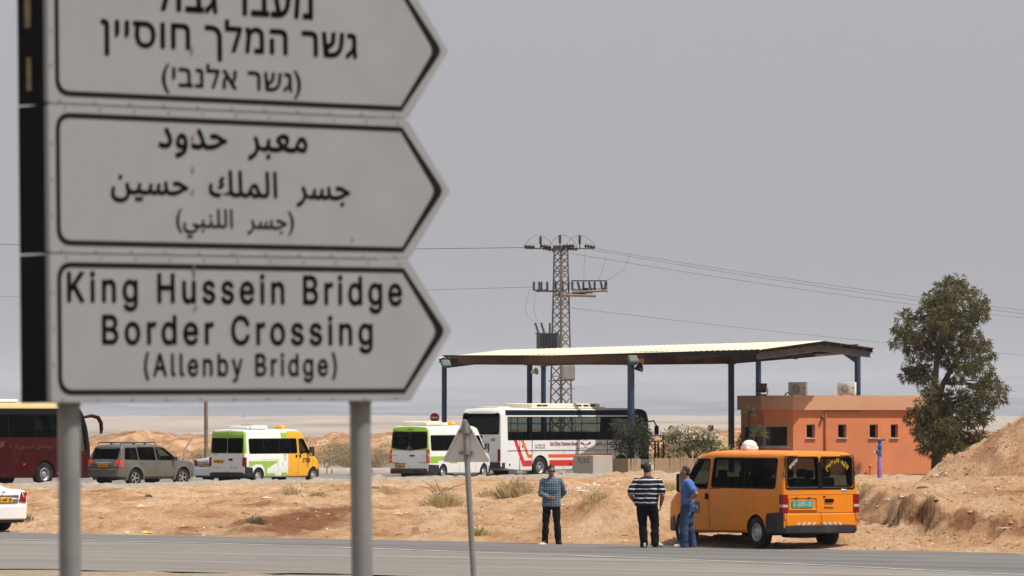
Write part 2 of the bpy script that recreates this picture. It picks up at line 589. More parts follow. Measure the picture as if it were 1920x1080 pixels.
def sand_material():
    m = bpy.data.materials.new('desert_soil'); m.use_nodes = True
    nt = m.node_tree; p = nt.nodes['Principled BSDF']
    p.inputs['Roughness'].default_value = .95; p.inputs['Specular IOR Level'].default_value = .1
    geo = nod(nt, 'ShaderNodeNewGeometry')

    def noise(scale, det=6, rough=.6):
        mp = nod(nt, 'ShaderNodeMapping'); mp.inputs['Scale'].default_value = scale
        nt.links.new(geo.outputs['Position'], mp.inputs['Vector'])
        n = nod(nt, 'ShaderNodeTexNoise'); n.inputs['Scale'].default_value = 1; n.inputs['Detail'].default_value = det; n.inputs['Roughness'].default_value = rough
        nt.links.new(mp.outputs[0], n.inputs['Vector'])
        return n.outputs['Fac']
    a = ramp_cols(nt, noise((.45, .28, .45), 8, .65), [(.30, (.41, .20, .093)), (.46, (.635, .39, .212)), (.66, (.80, .56, .36))])
    b = ramp_cols(nt, noise((5, 3, 5), 5, .7), [(.32, (.58, .54, .50)), (.52, (1, 1, 1)), (.75, (1.0, 1.0, 1.0))])
    mul = nod(nt, 'ShaderNodeMix', data_type='RGBA', blend_type='MULTIPLY'); mul.inputs['Factor'].default_value = .75
    nt.links.new(a, mul.inputs['A']); nt.links.new(b, mul.inputs['B'])
    cur = mul.outputs['Result']
    at_ = nod(nt, 'ShaderNodeVertexColor'); at_.layer_name = 'soil'
    sp = nod(nt, 'ShaderNodeSeparateColor'); nt.links.new(at_.outputs['Color'], sp.inputs[0])

    def blend(fac, col, nscale=(1.2, .8, 1.2), lo=.35, hi=.65):
        nonlocal cur
        n = noise(nscale, 6, .7)
        ad = nod(nt, 'ShaderNodeMath', operation='ADD'); nt.links.new(fac, ad.inputs[0]); nt.links.new(n, ad.inputs[1])
        mr = nod(nt, 'ShaderNodeMapRange'); mr.inputs['From Min'].default_value = .5 + lo; mr.inputs['From Max'].default_value = .5 + hi
        nt.links.new(ad.outputs[0], mr.inputs['Value'])
        # nothing where the zone is empty
        mm = nod(nt, 'ShaderNodeMath', operation='MULTIPLY'); mm.use_clamp = True
        ms = nod(nt, 'ShaderNodeMapRange'); ms.inputs['From Max'].default_value = .25
        nt.links.new(fac, ms.inputs['Value']); nt.links.new(mr.outputs[0], mm.inputs[0]); nt.links.new(ms.outputs[0], mm.inputs[1])
        mx = nod(nt, 'ShaderNodeMix', data_type='RGBA')
        nt.links.new(mm.outputs[0], mx.inputs['Factor']); nt.links.new(cur, mx.inputs['A'])
        if isinstance(col, tuple): mx.inputs['B'].default_value = (*col, 1)
        else: nt.links.new(col, mx.inputs['B'])
        cur = mx.outputs['Result']
    blend(sp.outputs[0], ramp_cols(nt, noise((2, 1.5, 2), 6, .7), [(.3, (.20, .085, .038)), (.7, (.36, .175, .085))]))          # darker red earth
    blend(sp.outputs[1], ramp_cols(nt, noise((3, 1, 3), 6, .7), [(.3, (.42, .345, .265)), (.7, (.60, .51, .40))]))               # pale gravel
    blend(sp.outputs[2], ramp_cols(nt, noise((.012, .006, .02), 7, .6), [(.32, (.25, .21, .185)), (.46, (.36, .31, .265)), (.66, (.43, .37, .315))]))  # valley floor, greyed to put the haze fade into its colour
    nt.links.new(cur, p.inputs['Base Color'])
    mp = nod(nt, 'ShaderNodeMapping'); mp.inputs['Scale'].default_value = (7, 5, 7)
    nt.links.new(geo.outputs['Position'], mp.inputs['Vector'])
    n = nod(nt, 'ShaderNodeTexNoise'); n.inputs['Scale'].default_value = 1; n.inputs['Detail'].default_value = 8; n.inputs['Roughness'].default_value = .75
    nt.links.new(mp.outputs[0], n.inputs['Vector'])
    b = nod(nt, 'ShaderNodeBump'); b.inputs['Strength'].default_value = 1.0; b.inputs['Distance'].default_value = .22
    nt.links.new(n.outputs['Fac'], b.inputs['Height']); nt.links.new(b.outputs[0], p.inputs['Normal'])
    return m


ys = list(np.arange(-40, 80, 4.0)) + list(np.arange(80, 104, 1.0))
y = 104.0
while y < 240: ys.append(y); y += .24 + (y - 104) * .0026
while y < 340: ys.append(y); y += .9
while y < 9000: ys.append(y); y *= 1.045
ys = np.array(ys + [9400.0])
s = np.concatenate([-1 - np.linspace(1, 0, 40, endpoint=False) ** 1.6, np.linspace(-1, 1, 330), 1 + np.linspace(1, 0, 40, endpoint=False)[::-1] ** 1.6])
YY = np.repeat(ys[:, None], len(s), 1)
hwid = .108 * np.maximum(YY, 30) + .5
SS = np.repeat(s[None, :], len(ys), 0)
XX = np.where(np.abs(SS) <= 1, SS * hwid, np.sign(SS) * (hwid + (np.abs(SS) - 1) * (60 + .6 * YY.clip(0))))
ZZ = height(XX, YY)
nr, nc = XX.shape
co = np.stack([XX, YY, ZZ], -1).reshape(-1, 3)
idx = np.arange(nr * nc).reshape(nr, nc)
fc = np.stack([idx[:-1, :-1], idx[:-1, 1:], idx[1:, 1:], idx[1:, :-1]], -1).reshape(-1, 4)
me = bpy.data.meshes.new('ground')
me.vertices.add(len(co)); me.vertices.foreach_set('co', co.ravel())
me.loops.add(fc.size); me.loops.foreach_set('vertex_index', fc.ravel())
me.polygons.add(len(fc)); me.polygons.foreach_set('loop_start', np.arange(0, fc.size, 4)); me.polygons.foreach_set('loop_total', np.full(len(fc), 4))
me.update(calc_edges=True)
me.shade_smooth()
PX = XX / np.maximum(YY, 20) * F + 960
fnn = np.interp(XX, FARN_X, FARN_Y); edg = np.interp(XX, EDGE_X, EDGE_Y); nea = np.interp(XX, NEAR_X, NEAR_Y)
red = np.zeros_like(XX)


def spot(px, py, wx, wy, a, z=.15):
    q = gnd(px, py, z)
    X0, Y0 = q.x, q.y
    sx = wx / F * Y0; sy = wy / (2.75 * F) * Y0 * Y0
    return a * np.exp(-((XX - X0) / sx) ** 2 - ((YY - Y0) / sy) ** 2)


red = red + spot(560, 985, 110, 10, .95) + spot(640, 972, 70, 8, .8) + spot(700, 950, 110, 5, .55) + spot(1130, 985, 60, 20, .5) + spot(330, 990, 120, 7, .5) \
    + spot(200, 935, 60, 8, .55) + spot(860, 948, 60, 6, .45) + spot(1400, 1010, 120, 10, .3)
fr = np.interp(XX, [5.5, 7.7, 8.2, 9.6, 10.6, 12, 20, 40], [140, 122.0, 117.6, 112.2, 110.0, 108.4, 101.5, 88])
red = red + .62 * np.exp(-((YY - fr) / 1.3) ** 2) * sstep(7.0, 8.0, XX) + .35 * sstep(1.0, 3.0, ZZ) * (YY < 170) * (XX > 9)
red = red + .5 * np.exp(-((YY - 298) / 20) ** 2)
grav = np.maximum(sstep(fnn - 26, fnn - 10, YY) * (1 - sstep(275, 285, YY)) * .95, (YY < nea + 1) * .6)
grav = np.where(XX > 4, np.minimum(grav, .45), grav)
far = sstep(360, 800, YY)
colr = np.stack([np.clip(red, 0, 1), np.clip(grav, 0, 1) * (1 - far), far, np.ones_like(far)], -1).reshape(-1, 4).astype(np.float32)
ca = me.color_attributes.new('soil', 'FLOAT_COLOR', 'POINT')
ca.data.foreach_set('color', colr.ravel())
me.materials.append(sand_material())
tag(link('ground', me), kind='structure')


# ------------------------------------------------------------------ roads
def asphalt(name, base, worn):
    m = bpy.data.materials.new(name); m.use_nodes = True
    nt = m.node_tree; p = nt.nodes['Principled BSDF']
    p.inputs['Roughness'].default_value = .85; p.inputs['Specular IOR Level'].default_value = .25
    geo = nod(nt, 'ShaderNodeNewGeometry')

    def nz(scale, det=5, rough=.6):
        mp = nod(nt, 'ShaderNodeMapping'); mp.vector_type = 'TEXTURE'; mp.inputs['Scale'].default_value = [1 / k for k in scale]; mp.inputs['Rotation'].default_value = (0, 0, R(-32))
        nt.links.new(geo.outputs['Position'], mp.inputs['Vector'])
        n = nod(nt, 'ShaderNodeTexNoise'); n.inputs['Scale'].default_value = 1; n.inputs['Detail'].default_value = det; n.inputs['Roughness'].default_value = rough
        nt.links.new(mp.outputs[0], n.inputs['Vector']); return n.outputs['Fac']
    c1 = ramp_cols(nt, nz((.04, .75, .1), 7, .7), [(.32, tuple(c * .72 for c in base)), (.48, base), (.68, worn)])
    c2 = ramp_cols(nt, nz((9, 6, 9), 3), [(.25, (.72, .72, .72)), (.7, (1, 1, 1))])
    mx = nod(nt, 'ShaderNodeMix', data_type='RGBA', blend_type='MULTIPLY'); mx.inputs['Factor'].default_value = .8
    nt.links.new(c1, mx.inputs['A']); nt.links.new(c2, mx.inputs['B'])
    # dust blown across it
    mr = nod(nt, 'ShaderNodeMapRange'); mr.inputs['From Min'].default_value = .55; mr.inputs['From Max'].default_value = .8; mr.inputs['To Max'].default_value = .45
    nt.links.new(nz((.18, .5, .2), 7, .7), mr.inputs['Value'])
    m2 = nod(nt, 'ShaderNodeMix', data_type='RGBA'); m2.inputs['B'].default_value = (.30, .235, .175, 1)
    nt.links.new(mr.outputs[0], m2.inputs['Factor']); nt.links.new(mx.outputs['Result'], m2.inputs['A'])
    nt.links.new(m2.outputs['Result'], p.inputs['Base Color'])
    return m


def band(name, xs, lo, hi, z, material, wob=0.0, seed=1, sub=6, kind='structure'):
    xs = np.array(xs, float)
    lo = np.array(lo); hi = np.array(hi)
    w1 = wob * fbm(xs / 1.7, xs * 0 + seed, seed, 4); w2 = wob * fbm(xs / 1.7, xs * 0 + 7 + seed, seed + 5, 4)
    mb = MB()
    vs = []; n = len(xs)
    for i in range(n):
        for k in range(sub + 1):
            t = k / sub
            vs.append((xs[i], (lo[i] + w1[i]) * (1 - t) + (hi[i] + w2[i]) * t, z))
    fs = [(i * (sub + 1) + k, (i + 1) * (sub + 1) + k, (i + 1) * (sub + 1) + k + 1, i * (sub + 1) + k + 1) for i in range(n - 1) for k in range(sub)]
    mb.add(vs, fs)
    return tag(mb.build(name, material, smooth=0), kind=kind)


xs = np.arange(-60, 60.01, .4)
band('road', xs, np.interp(xs, NEAR_X, NEAR_Y) - .1, np.interp(xs, EDGE_X, EDGE_Y) + .15, ROAD_Z, asphalt('road_asphalt', (.205, .188, .170), (.275, .252, .228)), .9, 3)
# shoulder: fresher darker asphalt outside the edge line
LX = [-60, -25, -7.2, -2.97, 2.97, 6.1, 9.0, 30, 60]; LY = [152, 126.5, 114.6, 109.6, 102, 97.3, 92.0, 56, 10]
lx = np.arange(-40, 10.5, .4)
ly = np.interp(lx, LX, LY)
band('road_shoulder', lx, ly + .3, np.minimum(np.interp(lx, EDGE_X, EDGE_Y) - .25, ly + 40), ROAD_Z + .004, asphalt('shoulder_asphalt', (.150, .146, .141), (.195, .185, .173)), .5, 9)
band('road_edge_line', lx, ly, ly + .30, ROAD_Z + .009, mat('line_paint', (.50, .49, .47), .8, var=.25, scale=1.5, dirt=(.25, .23, .21), dirt_amt=.8), .06, 12, 1)
xs = np.arange(-90, 60.01, .6)
band('far_road', xs, np.interp(xs, FARN_X, FARN_Y) - .2, np.interp(xs, FARF_X, FARF_Y) + .2, FAR_Z, asphalt('far_asphalt', (.20, .185, .17), (.30, .275, .24)), 1.6, 5)
# raised kerb along the far side
kb = MB(); kx = np.arange(-60, 7, .98)
for a in kx:
    ya, yb = np.interp(a, FARF_X, FARF_Y) - .1, np.interp(a + .96, FARF_X, FARF_Y) - .1
    an = math.atan2(yb - ya, .96)
    kb.box((0, 0, 0), (.97, .28, .34), 0, Matrix.Translation((a + .48, (ya + yb) / 2, FAR_Z + .05)) @ Matrix.Rotation(an, 4, 'Z'), bev=.02)
tag(kb.build('kerb', mat('kerb_concrete', (.50, .46, .40), .85, var=.15, scale=2)), kind='structure')
# raised ground round the planters and the building
isl = MB()
px_ = [(2.9, 236.2), (5.4, 236.8), (9.2, 237.6), (11.0, 236.0), (30, 236), (30, 259), (10.5, 258.5), (9.4, 246), (7.2, 244.4), (4.4, 240.0)]


# ------------------------------------------------------------------ far hills
def hills(name, Y0, prof, depth, material, seed):
    mb = MB(); n = 360
    xs = np.linspace(-.35, .35, n) * Y0
    pz = np.interp(xs / Y0 * F + 960, [p[0] for p in prof], [EYE - (p[1] - 775) / F * Y0 for p in prof])
    rows = 22; vs = []
    for j in range(rows):
        t = j / (rows - 1)
        w = math.sin(min(1, t * 1.25) * math.pi / 2) if t < .8 else 1 - (t - .8) / .2 * .5
        jit = fbm(xs / 260, xs * 0 + j * .35, seed, 5)
        zz = -30 + (pz + 30) * w * (1 + .0 * jit) + jit * 16 * w
        for i in range(n): vs.append((xs[i], Y0 - depth * (1 - t) + 120 * jit[i], zz[i]))
    fs = [(j * n + i, j * n + i + 1, (j + 1) * n + i + 1, (j + 1) * n + i) for j in range(rows - 1) for i in range(n - 1)]
    mb.add(vs, fs)
    return tag(mb.build(name, material, smooth=60), kind='structure')


hm = mat('hazy_hill', (.165, .17, .195), .95, var=.3, scale=.004)  # distant haze is put into this blue-grey base colour
hills('hills', 9200, [(-2500, 752), (-200, 758), (200, 762), (600, 757), (900, 762), (1200, 757), (1600, 752), (2200, 748), (4500, 745)], 2600, hm, 5)
hills('mountains', 15500, [(-2500, 712), (-200, 728), (300, 738), (700, 734), (1000, 730), (1500, 716), (1900, 706), (2500, 700), (4500, 690)], 3500, hm, 15)

# the dusty air of the valley
hzb = MB().box((0, 9000, 65), (17000, 20000, 150))
hv = bpy.data.materials.new('dusty_air'); hv.use_nodes = True
nt = hv.node_tree; nt.nodes.clear()
pv = nod(nt, 'ShaderNodeVolumePrincipled')
pv.inputs['Color'].default_value = (.84, .86, .93, 1)
pv.inputs['Density'].default_value = 0.00008
pv.inputs['Anisotropy'].default_value = 0.0
ov = nod(nt, 'ShaderNodeOutputMaterial'); nt.links.new(pv.outputs[0], ov.inputs['Volume'])
tag(hzb.build('haze', hv, smooth=0), kind='stuff')
# ------------------------------------------------------------------ vehicles
class Body:
    """the surface of a vehicle: x forward, y left, z up, wheels on z = 0"""
    def __init__(s, top, bot, tumble, plan, r=.10, crown=.03, rear_lean=0.0, lean_z=1.0, zsplit=()):
        s.zsplit = list(zsplit)
        s.top, s.bot, s.tum, s.plan, s.r, s.crown, s.lean, s.lean_z = top, bot, tumble, plan, r, crown, rear_lean, lean_z
        s.x0, s.x1 = top[0][0], top[-1][0]

    def hw(s, x, z): return lerp_list(s.tum, z) * lerp_list(s.plan, x)

    def zt(s, x): return lerp_list(s.top, x)

    def warp(s, p):
        x, y, z = p
        if s.lean and z > s.lean_z:
            k = max(0, 1 - (x - s.x0) / .8)
            x += s.lean * (z - s.lean_z) * k
        return Vector((x, y, z))

    def side(s, x, z, sg, off=0.0): return s.warp((x, sg * (s.hw(x, z) + off), z))

    def rear_x(s, z):
        for (a, za), (b, zb) in zip(s.top, s.top[1:]):
            if zb >= z > za: return a + (b - a) * (z - za) / (zb - za)
            if za >= z: return a
        return s.x0

    def front_x(s, z):
        rv = s.top[::-1]
        for (a, za), (b, zb) in zip(rv, rv[1:]):
            if za >= z: return a
            if zb >= z > za: return a + (b - a) * (z - za) / (zb - za)
        return s.x1

    def rear(s, y, z, off=0.0): return s.warp((s.rear_x(z) - off, y, z))

    def front(s, y, z, off=0.0): return Vector((s.front_x(z) + off, y, z))

    def shell(s, dx=.09, matfn=None, levels=7):
        xs = sorted(set([round(a, 4) for a, _ in s.top] + [round(a, 4) for a, _ in s.plan] + [round(a, 4) for a, _ in s.bot] +
                        [round(s.x0 + i * dx, 4) for i in range(int((s.x1 - s.x0) / dx) + 1)]))
        xs = [x for x in xs if s.x0 - 1e-6 <= x <= s.x1 + 1e-6]
        ys = [xs[0]]
        for x in xs[1:]:
            if x - ys[-1] > .012: ys.append(x)
        xs = ys
        rings = []
        for x in xs:
            zb, zt = lerp_list(s.bot, x), s.zt(x)
            r = min(s.r, (zt - zb) * .4)
            pts = [(0, zb), (s.hw(x, zb + .05) - .07, zb), (s.hw(x, zb + .05), zb + .05)]
            lo_, hi_ = zb + .05, zt - r
            ref = [.42 + (2.9 if s.zt(0) > 2.8 else (1.2 if s.zt(0) < 1.9 else 1.75)) * k / levels for k in range(1, levels)] + s.zsplit
            ref = sorted(ref)
            zs_ = [min(max(z, lo_ + .004 * (i + 1)), hi_ - .004 * (len(ref) - i)) for i, z in enumerate(ref)] + [hi_]
            for z in zs_: pts.append((s.hw(x, z), z))
            h = s.hw(x, zt - r)
            for a in (22, 45, 67, 90):
                pts.append((h - r + r * math.cos(R(a)), zt - r + r * math.sin(R(a))))
            pts.append(((h - r) * .5, zt + s.crown * .7)); pts.append((0, zt + s.crown))
            ring = [(x, y, z) for y, z in pts] + [(x, -y, z) for y, z in pts[-2:0:-1]]
            rings.append([s.warp(p) for p in ring])
        n = len(rings[0]); mb = MB()
        vs = [p for r_ in rings for p in r_]
        fs = []
        for i in range(len(rings) - 1):
            for k in range(n): fs.append((i * n + k, i * n + (k + 1) % n, (i + 1) * n + (k + 1) % n, (i + 1) * n + k))
        for o in (0, (len(rings) - 1) * n):
            fs.append((o, o + 1, o + n - 1))
            m_ = n // 2
            for k in range(1, m_ - 1): fs.append((o + k, o + k + 1, o + n - k - 1, o + n - k))
            fs.append((o + m_ - 1, o + m_, o + m_ + 1))
        mb.add(vs, fs)
        if matfn:
            for i, f in enumerate(mb.f):
                c = sum((Vector(mb.v[j]) for j in f), Vector()) / len(f)
                mb.m[i] = matfn(c)
        return mb


def surf_patch(mb, poly, fn, off=.004, m=0, thick=.006):
    """a thin plate lying on a body surface, fn(a, b, off)"""
    n = len(poly)
    vs = [fn(a, b, off) for a, b in poly] + [fn(a, b, off - thick) for a, b in poly]
    fs = [tuple(range(n))] + [(i, n + i, n + (i + 1) % n, (i + 1) % n) for i in range(n)] + [tuple(reversed(range(n, 2 * n)))]
    return mb.add(vs, fs, m)


def ring_patch(mb, outer, inner, fn, off, m=0):
    n = len(outer)
    vs = [fn(a, b, off) for a, b in outer] + [fn(a, b, off) for a, b in inner]
    return mb.add(vs, [(i, (i + 1) % n, n + (i + 1) % n, n + i) for i in range(n)], m)


def wheel(parent, x, y, r, w, spokes=5, rim=None, style='steel', deep=.58):
    """wheel whose outer face looks towards the side of y"""
    sg = 1 if y > 0 else -1
    Mx = Matrix.Translation((x, y, r)) @ Matrix.Rotation(-sg * math.pi / 2, 4, 'X')   # lathe axis -> outward
    t = MB()
    ri = r * deep if style != 'bus' else r * .56
    h = w / 2
    t.lathe([(ri, -h), (r * .86, -h), (r * .965, -h * .82), (r, -h * .5), (r, h * .5), (r * .965, h * .82), (r * .86, h), (ri, h * .92), (ri, -h)], 32, 0, Mx)
    wo = t.build('wheel', M['rubber'], parent)
    g = MB()
    rim = rim or M['rim']
    if style == 'alloy':
        g.lathe([(ri, h * .9), (ri * .93, h * .88), (ri * .9, h * .3), (ri * .3, h * .1), (.01, h * .1)], 32, 1, Mx)
        for k in range(spokes):
            a = 2 * math.pi * k / spokes
            for da in (-.13, .13):
                g.box((ri * .5, 0, h * .72), (ri * .9, ri * .13, .02), 0, Mx @ Matrix.Rotation(a + da, 4, 'Z'), bev=.006)
        g.lathe([(ri * .99, h * .93), (ri * .93, h * .95), (ri * .9, h * .8)], 32, 0, Mx)
        g.lathe([(ri * .2, h * .65), (ri * .2, h * .8), (.01, h * .84)], 16, 0, Mx)
    elif style == 'bus':
        g.lathe([(ri, h * .85), (ri * .9, h * .95), (ri * .84, h * .5), (ri * .62, h * .15), (ri * .5, h * .12), (ri * .42, h * .55), (ri * .2, h * .75), (.01, h * .78)], 32, 0, Mx)
        for k in range(10):
            a = 2 * math.pi * k / 10
            g.cyl((ri * .62 * math.cos(a), ri * .62 * math.sin(a), h * .15), (ri * .62 * math.cos(a), ri * .62 * math.sin(a), h * .45), .02, n=6, m=1, M=Mx)
    else:
        g.lathe([(ri, h * .88), (ri * .93, h * .95), (ri * .86, h * .55), (ri * .6, h * .5), (ri * .5, h * .78), (ri * .24, h * .85), (.01, h * .9)], 32, 0, Mx)
        for k in range(8):
            a = 2 * math.pi * k / 8
            g.cyl((ri * .72 * math.cos(a), ri * .72 * math.sin(a), h * .45), (ri * .72 * math.cos(a), ri * .72 * math.sin(a), h * .56), ri * .09, n=8, m=1, M=Mx)
    g.build('rim', [rim, M['black']], wo)
    return wo


def vehicle(name, label, cat, loc, heading, B, paint, wheels, wr, ww, windows=(), rear_win=None, front_win=None, cabin=None,
            matfn=None, wheel_style='steel', group=None, tints=None, arch=.055, rear_parts=True, rims=None, dx=.09):
    """body with real window openings, panes, wheels in cut arches"""
    root = empty(name, loc, heading, label, cat, group)
    mats = list(paint) + [M['interior']]
    di = len(mats) - 1
    body = B.shell(dx, matfn).build('body', mats, None, 32)
    cut = []
    for (x, y) in wheels:
        c = MB(); h = B.hw(x, wr)
        sg = 1 if y > 0 else -1
        c.cyl((x, sg * (h - .36), wr), (x, sg * (h + .3), wr), wr + arch, n=32, m=di)
        cut.append(c)
    if cabin:
        xa, xb, za, zb, inn = cabin
        c = MB()
        for_z = []
        ya, yb = B.hw(0, za) - inn, B.hw(0, zb) - inn
        xf = min(xb, B.front_x(zb) - .12); xr = max(xa, B.rear_x(zb) + .10)
        vs = [(xa, -ya, za), (xb, -ya, za), (xb, ya, za), (xa, ya, za), (xr, -yb, zb), (xf, -yb, zb), (xf, yb, zb), (xr, yb, zb)]
        vs = [B.warp(v) for v in vs]
        c.add(vs, [(3, 2, 1, 0), (4, 5, 6, 7), (0, 1, 5, 4), (1, 2, 6, 5), (2, 3, 7, 6), (3, 0, 4, 7)], di)
        cut.append(c)
        for w in windows:
            poly = inset(w['poly'], .012)
            for sg in w.get('sides', (1, -1)):
                c = MB(); hm_ = B.hw(0, (za + zb) / 2)
                c.prism(poly, lambda a, b, d, sg=sg: B.warp((a, sg * d, b)), hm_ - .40, hm_ + .4, di)
                cut.append(c)
        if rear_win:
            for poly in rear_win:
                c = MB(); c.prism(inset(poly, .012), lambda a, b, d: B.warp((B.rear_x(b) + d, a, b)), -.3, .30, di); cut.append(c)
        if front_win:
            c = MB(); c.prism(inset(front_win, .012), lambda a, b, d: Vector((B.front_x(b) + d, a, b)), -.38, .3, di); cut.append(c)
    carve(body, cut, mats)
    body.parent = root
    for w in windows:
        for sg in w.get('sides', (1, -1)):
            mb = MB(); fn = lambda a, b, o, sg=sg: B.side(a, b, sg, o)
            surf_patch(mb, inset(w['poly'], .012), fn, -.012, 0, .004)
            ring_patch(mb, inset(w['poly'], -w.get('gask', .018)), inset(w['poly'], .016), fn, .004, 1)
            for xx in w.get('bars', ()):
                zs = [p[1] for p in w['poly']]
                surf_patch(mb, rect(xx - .02, min(zs) + .02, xx + .02, max(zs) - .02), fn, -.004, 1, .012)
            for zz in w.get('rails', ()):
                xs_ = [p[0] for p in w['poly']]
                surf_patch(mb, rect(min(xs_) + .02, zz - .015, max(xs_) - .02, zz + .015), fn, -.004, 1, .012)
            mb.build(w.get('name', 'window'), [w.get('tint', M['glass_dark']), M['black']], root, 0)
    if rear_win:
        for poly in rear_win:
            mb = MB(); fn = lambda a, b, o: B.rear(a, b, o)
            surf_patch(mb, inset(poly, .012), fn, -.012, 0, .004)
            ring_patch(mb, inset(poly, -.02), inset(poly, .016), fn, .005, 1)
            mb.build('rear_window', [tints or M['glass_dark'], M['black']], root, 0)
    if front_win:
        mb = MB(); fn = lambda a, b, o: B.front(a, b, o)
        surf_patch(mb, inset(front_win, .012), fn, -.006, 0, .004)
        ring_patch(mb, inset(front_win, -.02), inset(front_win, .016), fn, .008, 1)
        mb.build('windscreen', [M['glass_mid'], M['black']], root, 0)
    for (x, y) in wheels:
        wheel(root, x, y, wr, ww, style=wheel_style, rim=rims)
    # axles and floor pan
    fl = MB()
    xa, xb = min(w[0] for w in wheels), max(w[0] for w in wheels)
    hwid = B.hw(0, .5)
    fl.box(((xa + xb) / 2, 0, wr + .04), ((xb - xa) * .9, hwid * 1.2, .16))
    for x in (xa, xb): fl.cyl((x, -hwid + .2, wr), (x, hwid - .2, wr), .07, n=10)
    fl.box((xa - .5, .2, wr), (.7, .5, .22), bev=.05)
    fl.tube([(xa - .9, -.45, wr - .06), (xa + .3, -.45, wr - .02), (xa + 1.2, -.3, wr)], .035)
    fl.build('chassis', M['black'], root)
    return root, B


def seats(root, rows, z0, w=.5, h=.62, ys=(-.55, .0, .55), m='seat', head=True):
    for x in rows:
        mb = MB()
        for y in ys:
            mb.box((x, y, z0 + h / 2), (.13, w * .92, h), 0, Matrix.Translation((0, 0, 0)), bev=.05)
            if head: mb.box((x - .01, y, z0 + h + .10), (.09, w * .5, .18), bev=.04)
        mb.build('seat', M[m], root)


def patch(root, name, poly, fn, mats, off=.006, thick=.01, m=0):
    mb = MB(); surf_patch(mb, poly, fn, off, m, thick)
    return mb.build(name, mats, root, 0)


def lens(root, name, poly, fn, mats, depth=.03):
    """a lamp or handle standing proud of the surface with a chamfered rim"""
    n = len(poly); inn = inset(poly, min(.012, depth * .6))
    mb = MB()
    vs = [fn(a, b, -.01) for a, b in poly] + [fn(a, b, depth * .6) for a, b in poly] + [fn(a, b, depth) for a, b in inn]
    fs = [(i, (i + 1) % n, n + (i + 1) % n, n + i) for i in range(n)] + [(n + i, n + (i + 1) % n, 2 * n + (i + 1) % n, 2 * n + i) for i in range(n)] + [tuple(range(2 * n, 3 * n))]
    mb.add(vs, fs)
    return mb.build(name, mats, root, 25)


def number_plate(root, fn, yc, zc, w, h, mat_, text, off=.02, ink='ink'):
    # seen from behind, left of the picture is +y
    p = MB(); poly = rpoly(rect(yc - w / 2, zc - h / 2, yc + w / 2, zc + h / 2), .02, 2)
    surf_patch(p, poly, fn, off, 0, .02)
    po = p.build('number_plate', M[mat_], root, 0)
    t = text_mb(text, 0, 0, w * .86, h * .62, lambda a, b: fn(yc + w * .43 - a, zc - h * .31 + b, off + .003), bold=.02)
    t.build('lettering', M[ink], po, 0)
    return po


def mirror(root, x, y, z, size=(.10, .22, .34), arm=.12):
    sg = 1 if y > 0 else -1
    mb = MB()
    mb.box((x, y + sg * (arm + size[1] / 2), z), size, bev=.04)
    mb.box((x - size[0] / 2 - .004, y + sg * (arm + size[1] / 2), z), (.012, size[1] * .82, size[2] * .85), 1)
    mb.tube([(x, y - sg * .03, z - size[2] * .25), (x, y + sg * (arm + .04), z - size[2] * .15)], .025)
    return mb.build('mirror', [M['black'], M['chrome']], root)


def seam(root, B, lines, w=.012):
    """dark door gaps, one thin strip each"""
    for sg in (1, -1):
        for l in lines:
            a, b = Vector(l[0]), Vector(l[-1])
            pts = []
            for p0, p1 in zip(l, l[1:]):
                p0, p1 = Vector(p0), Vector(p1); n = max(1, int((p1 - p0).length / .25))
                pts += [p0 + (p1 - p0) * i / n for i in range(n)]
            pts.append(Vector(l[-1])); vs = []
            for i, p in enumerate(pts):
                d = (pts[min(i + 1, len(pts) - 1)] - pts[max(i - 1, 0)]).normalized(); q = Vector((-d.y, d.x)) * w / 2
                vs += [B.side(p.x - q.x, p.y - q.y, sg, .002), B.side(p.x + q.x, p.y + q.y, sg, .002)]
            mb = MB().add(vs, [(2 * i, 2 * i + 1, 2 * i + 3, 2 * i + 2) for i in range(len(pts) - 1)])
            mb.build('door_seam', M['black'], root, 0)


def cladding(root, B, xa, xb, xm, zlo, zhi, zmid, off=.015):
    """black sill cladding from the rear corner to the wheel arch"""
    for sg in (1, -1):
        mb = MB(); xs_ = [xa, xa + .05, xa + .10, xa + .16, (xa + xb) / 2, xb - .03, xb]
        tops = [zhi, zhi, zhi, zhi, zhi - .01, zhi - .03, zmid]
        vs = []
        for x, zt_ in zip(xs_, tops):
            zb_ = zlo + .04 if x == xa else zlo
            vs += [B.side(x, zb_, sg, off), B.side(x, zb_ + (zt_ - zb_) * .5, sg, off), B.side(x, zt_, sg, off), B.side(x, zt_, sg, -.02), B.side(x, zb_, sg, -.02)]
        n = len(xs_)
        fs = [(i * 5 + k, (i + 1) * 5 + k, (i + 1) * 5 + (k + 1) % 5, i * 5 + (k + 1) % 5) for i in range(n - 1) for k in range(5)] + [(0, 1, 2, 3, 4), tuple((n - 1) * 5 + k for k in (4, 3, 2, 1, 0))]
        mb.add(vs, fs); mb.build('side_cladding', M['bumper'], root, 25)


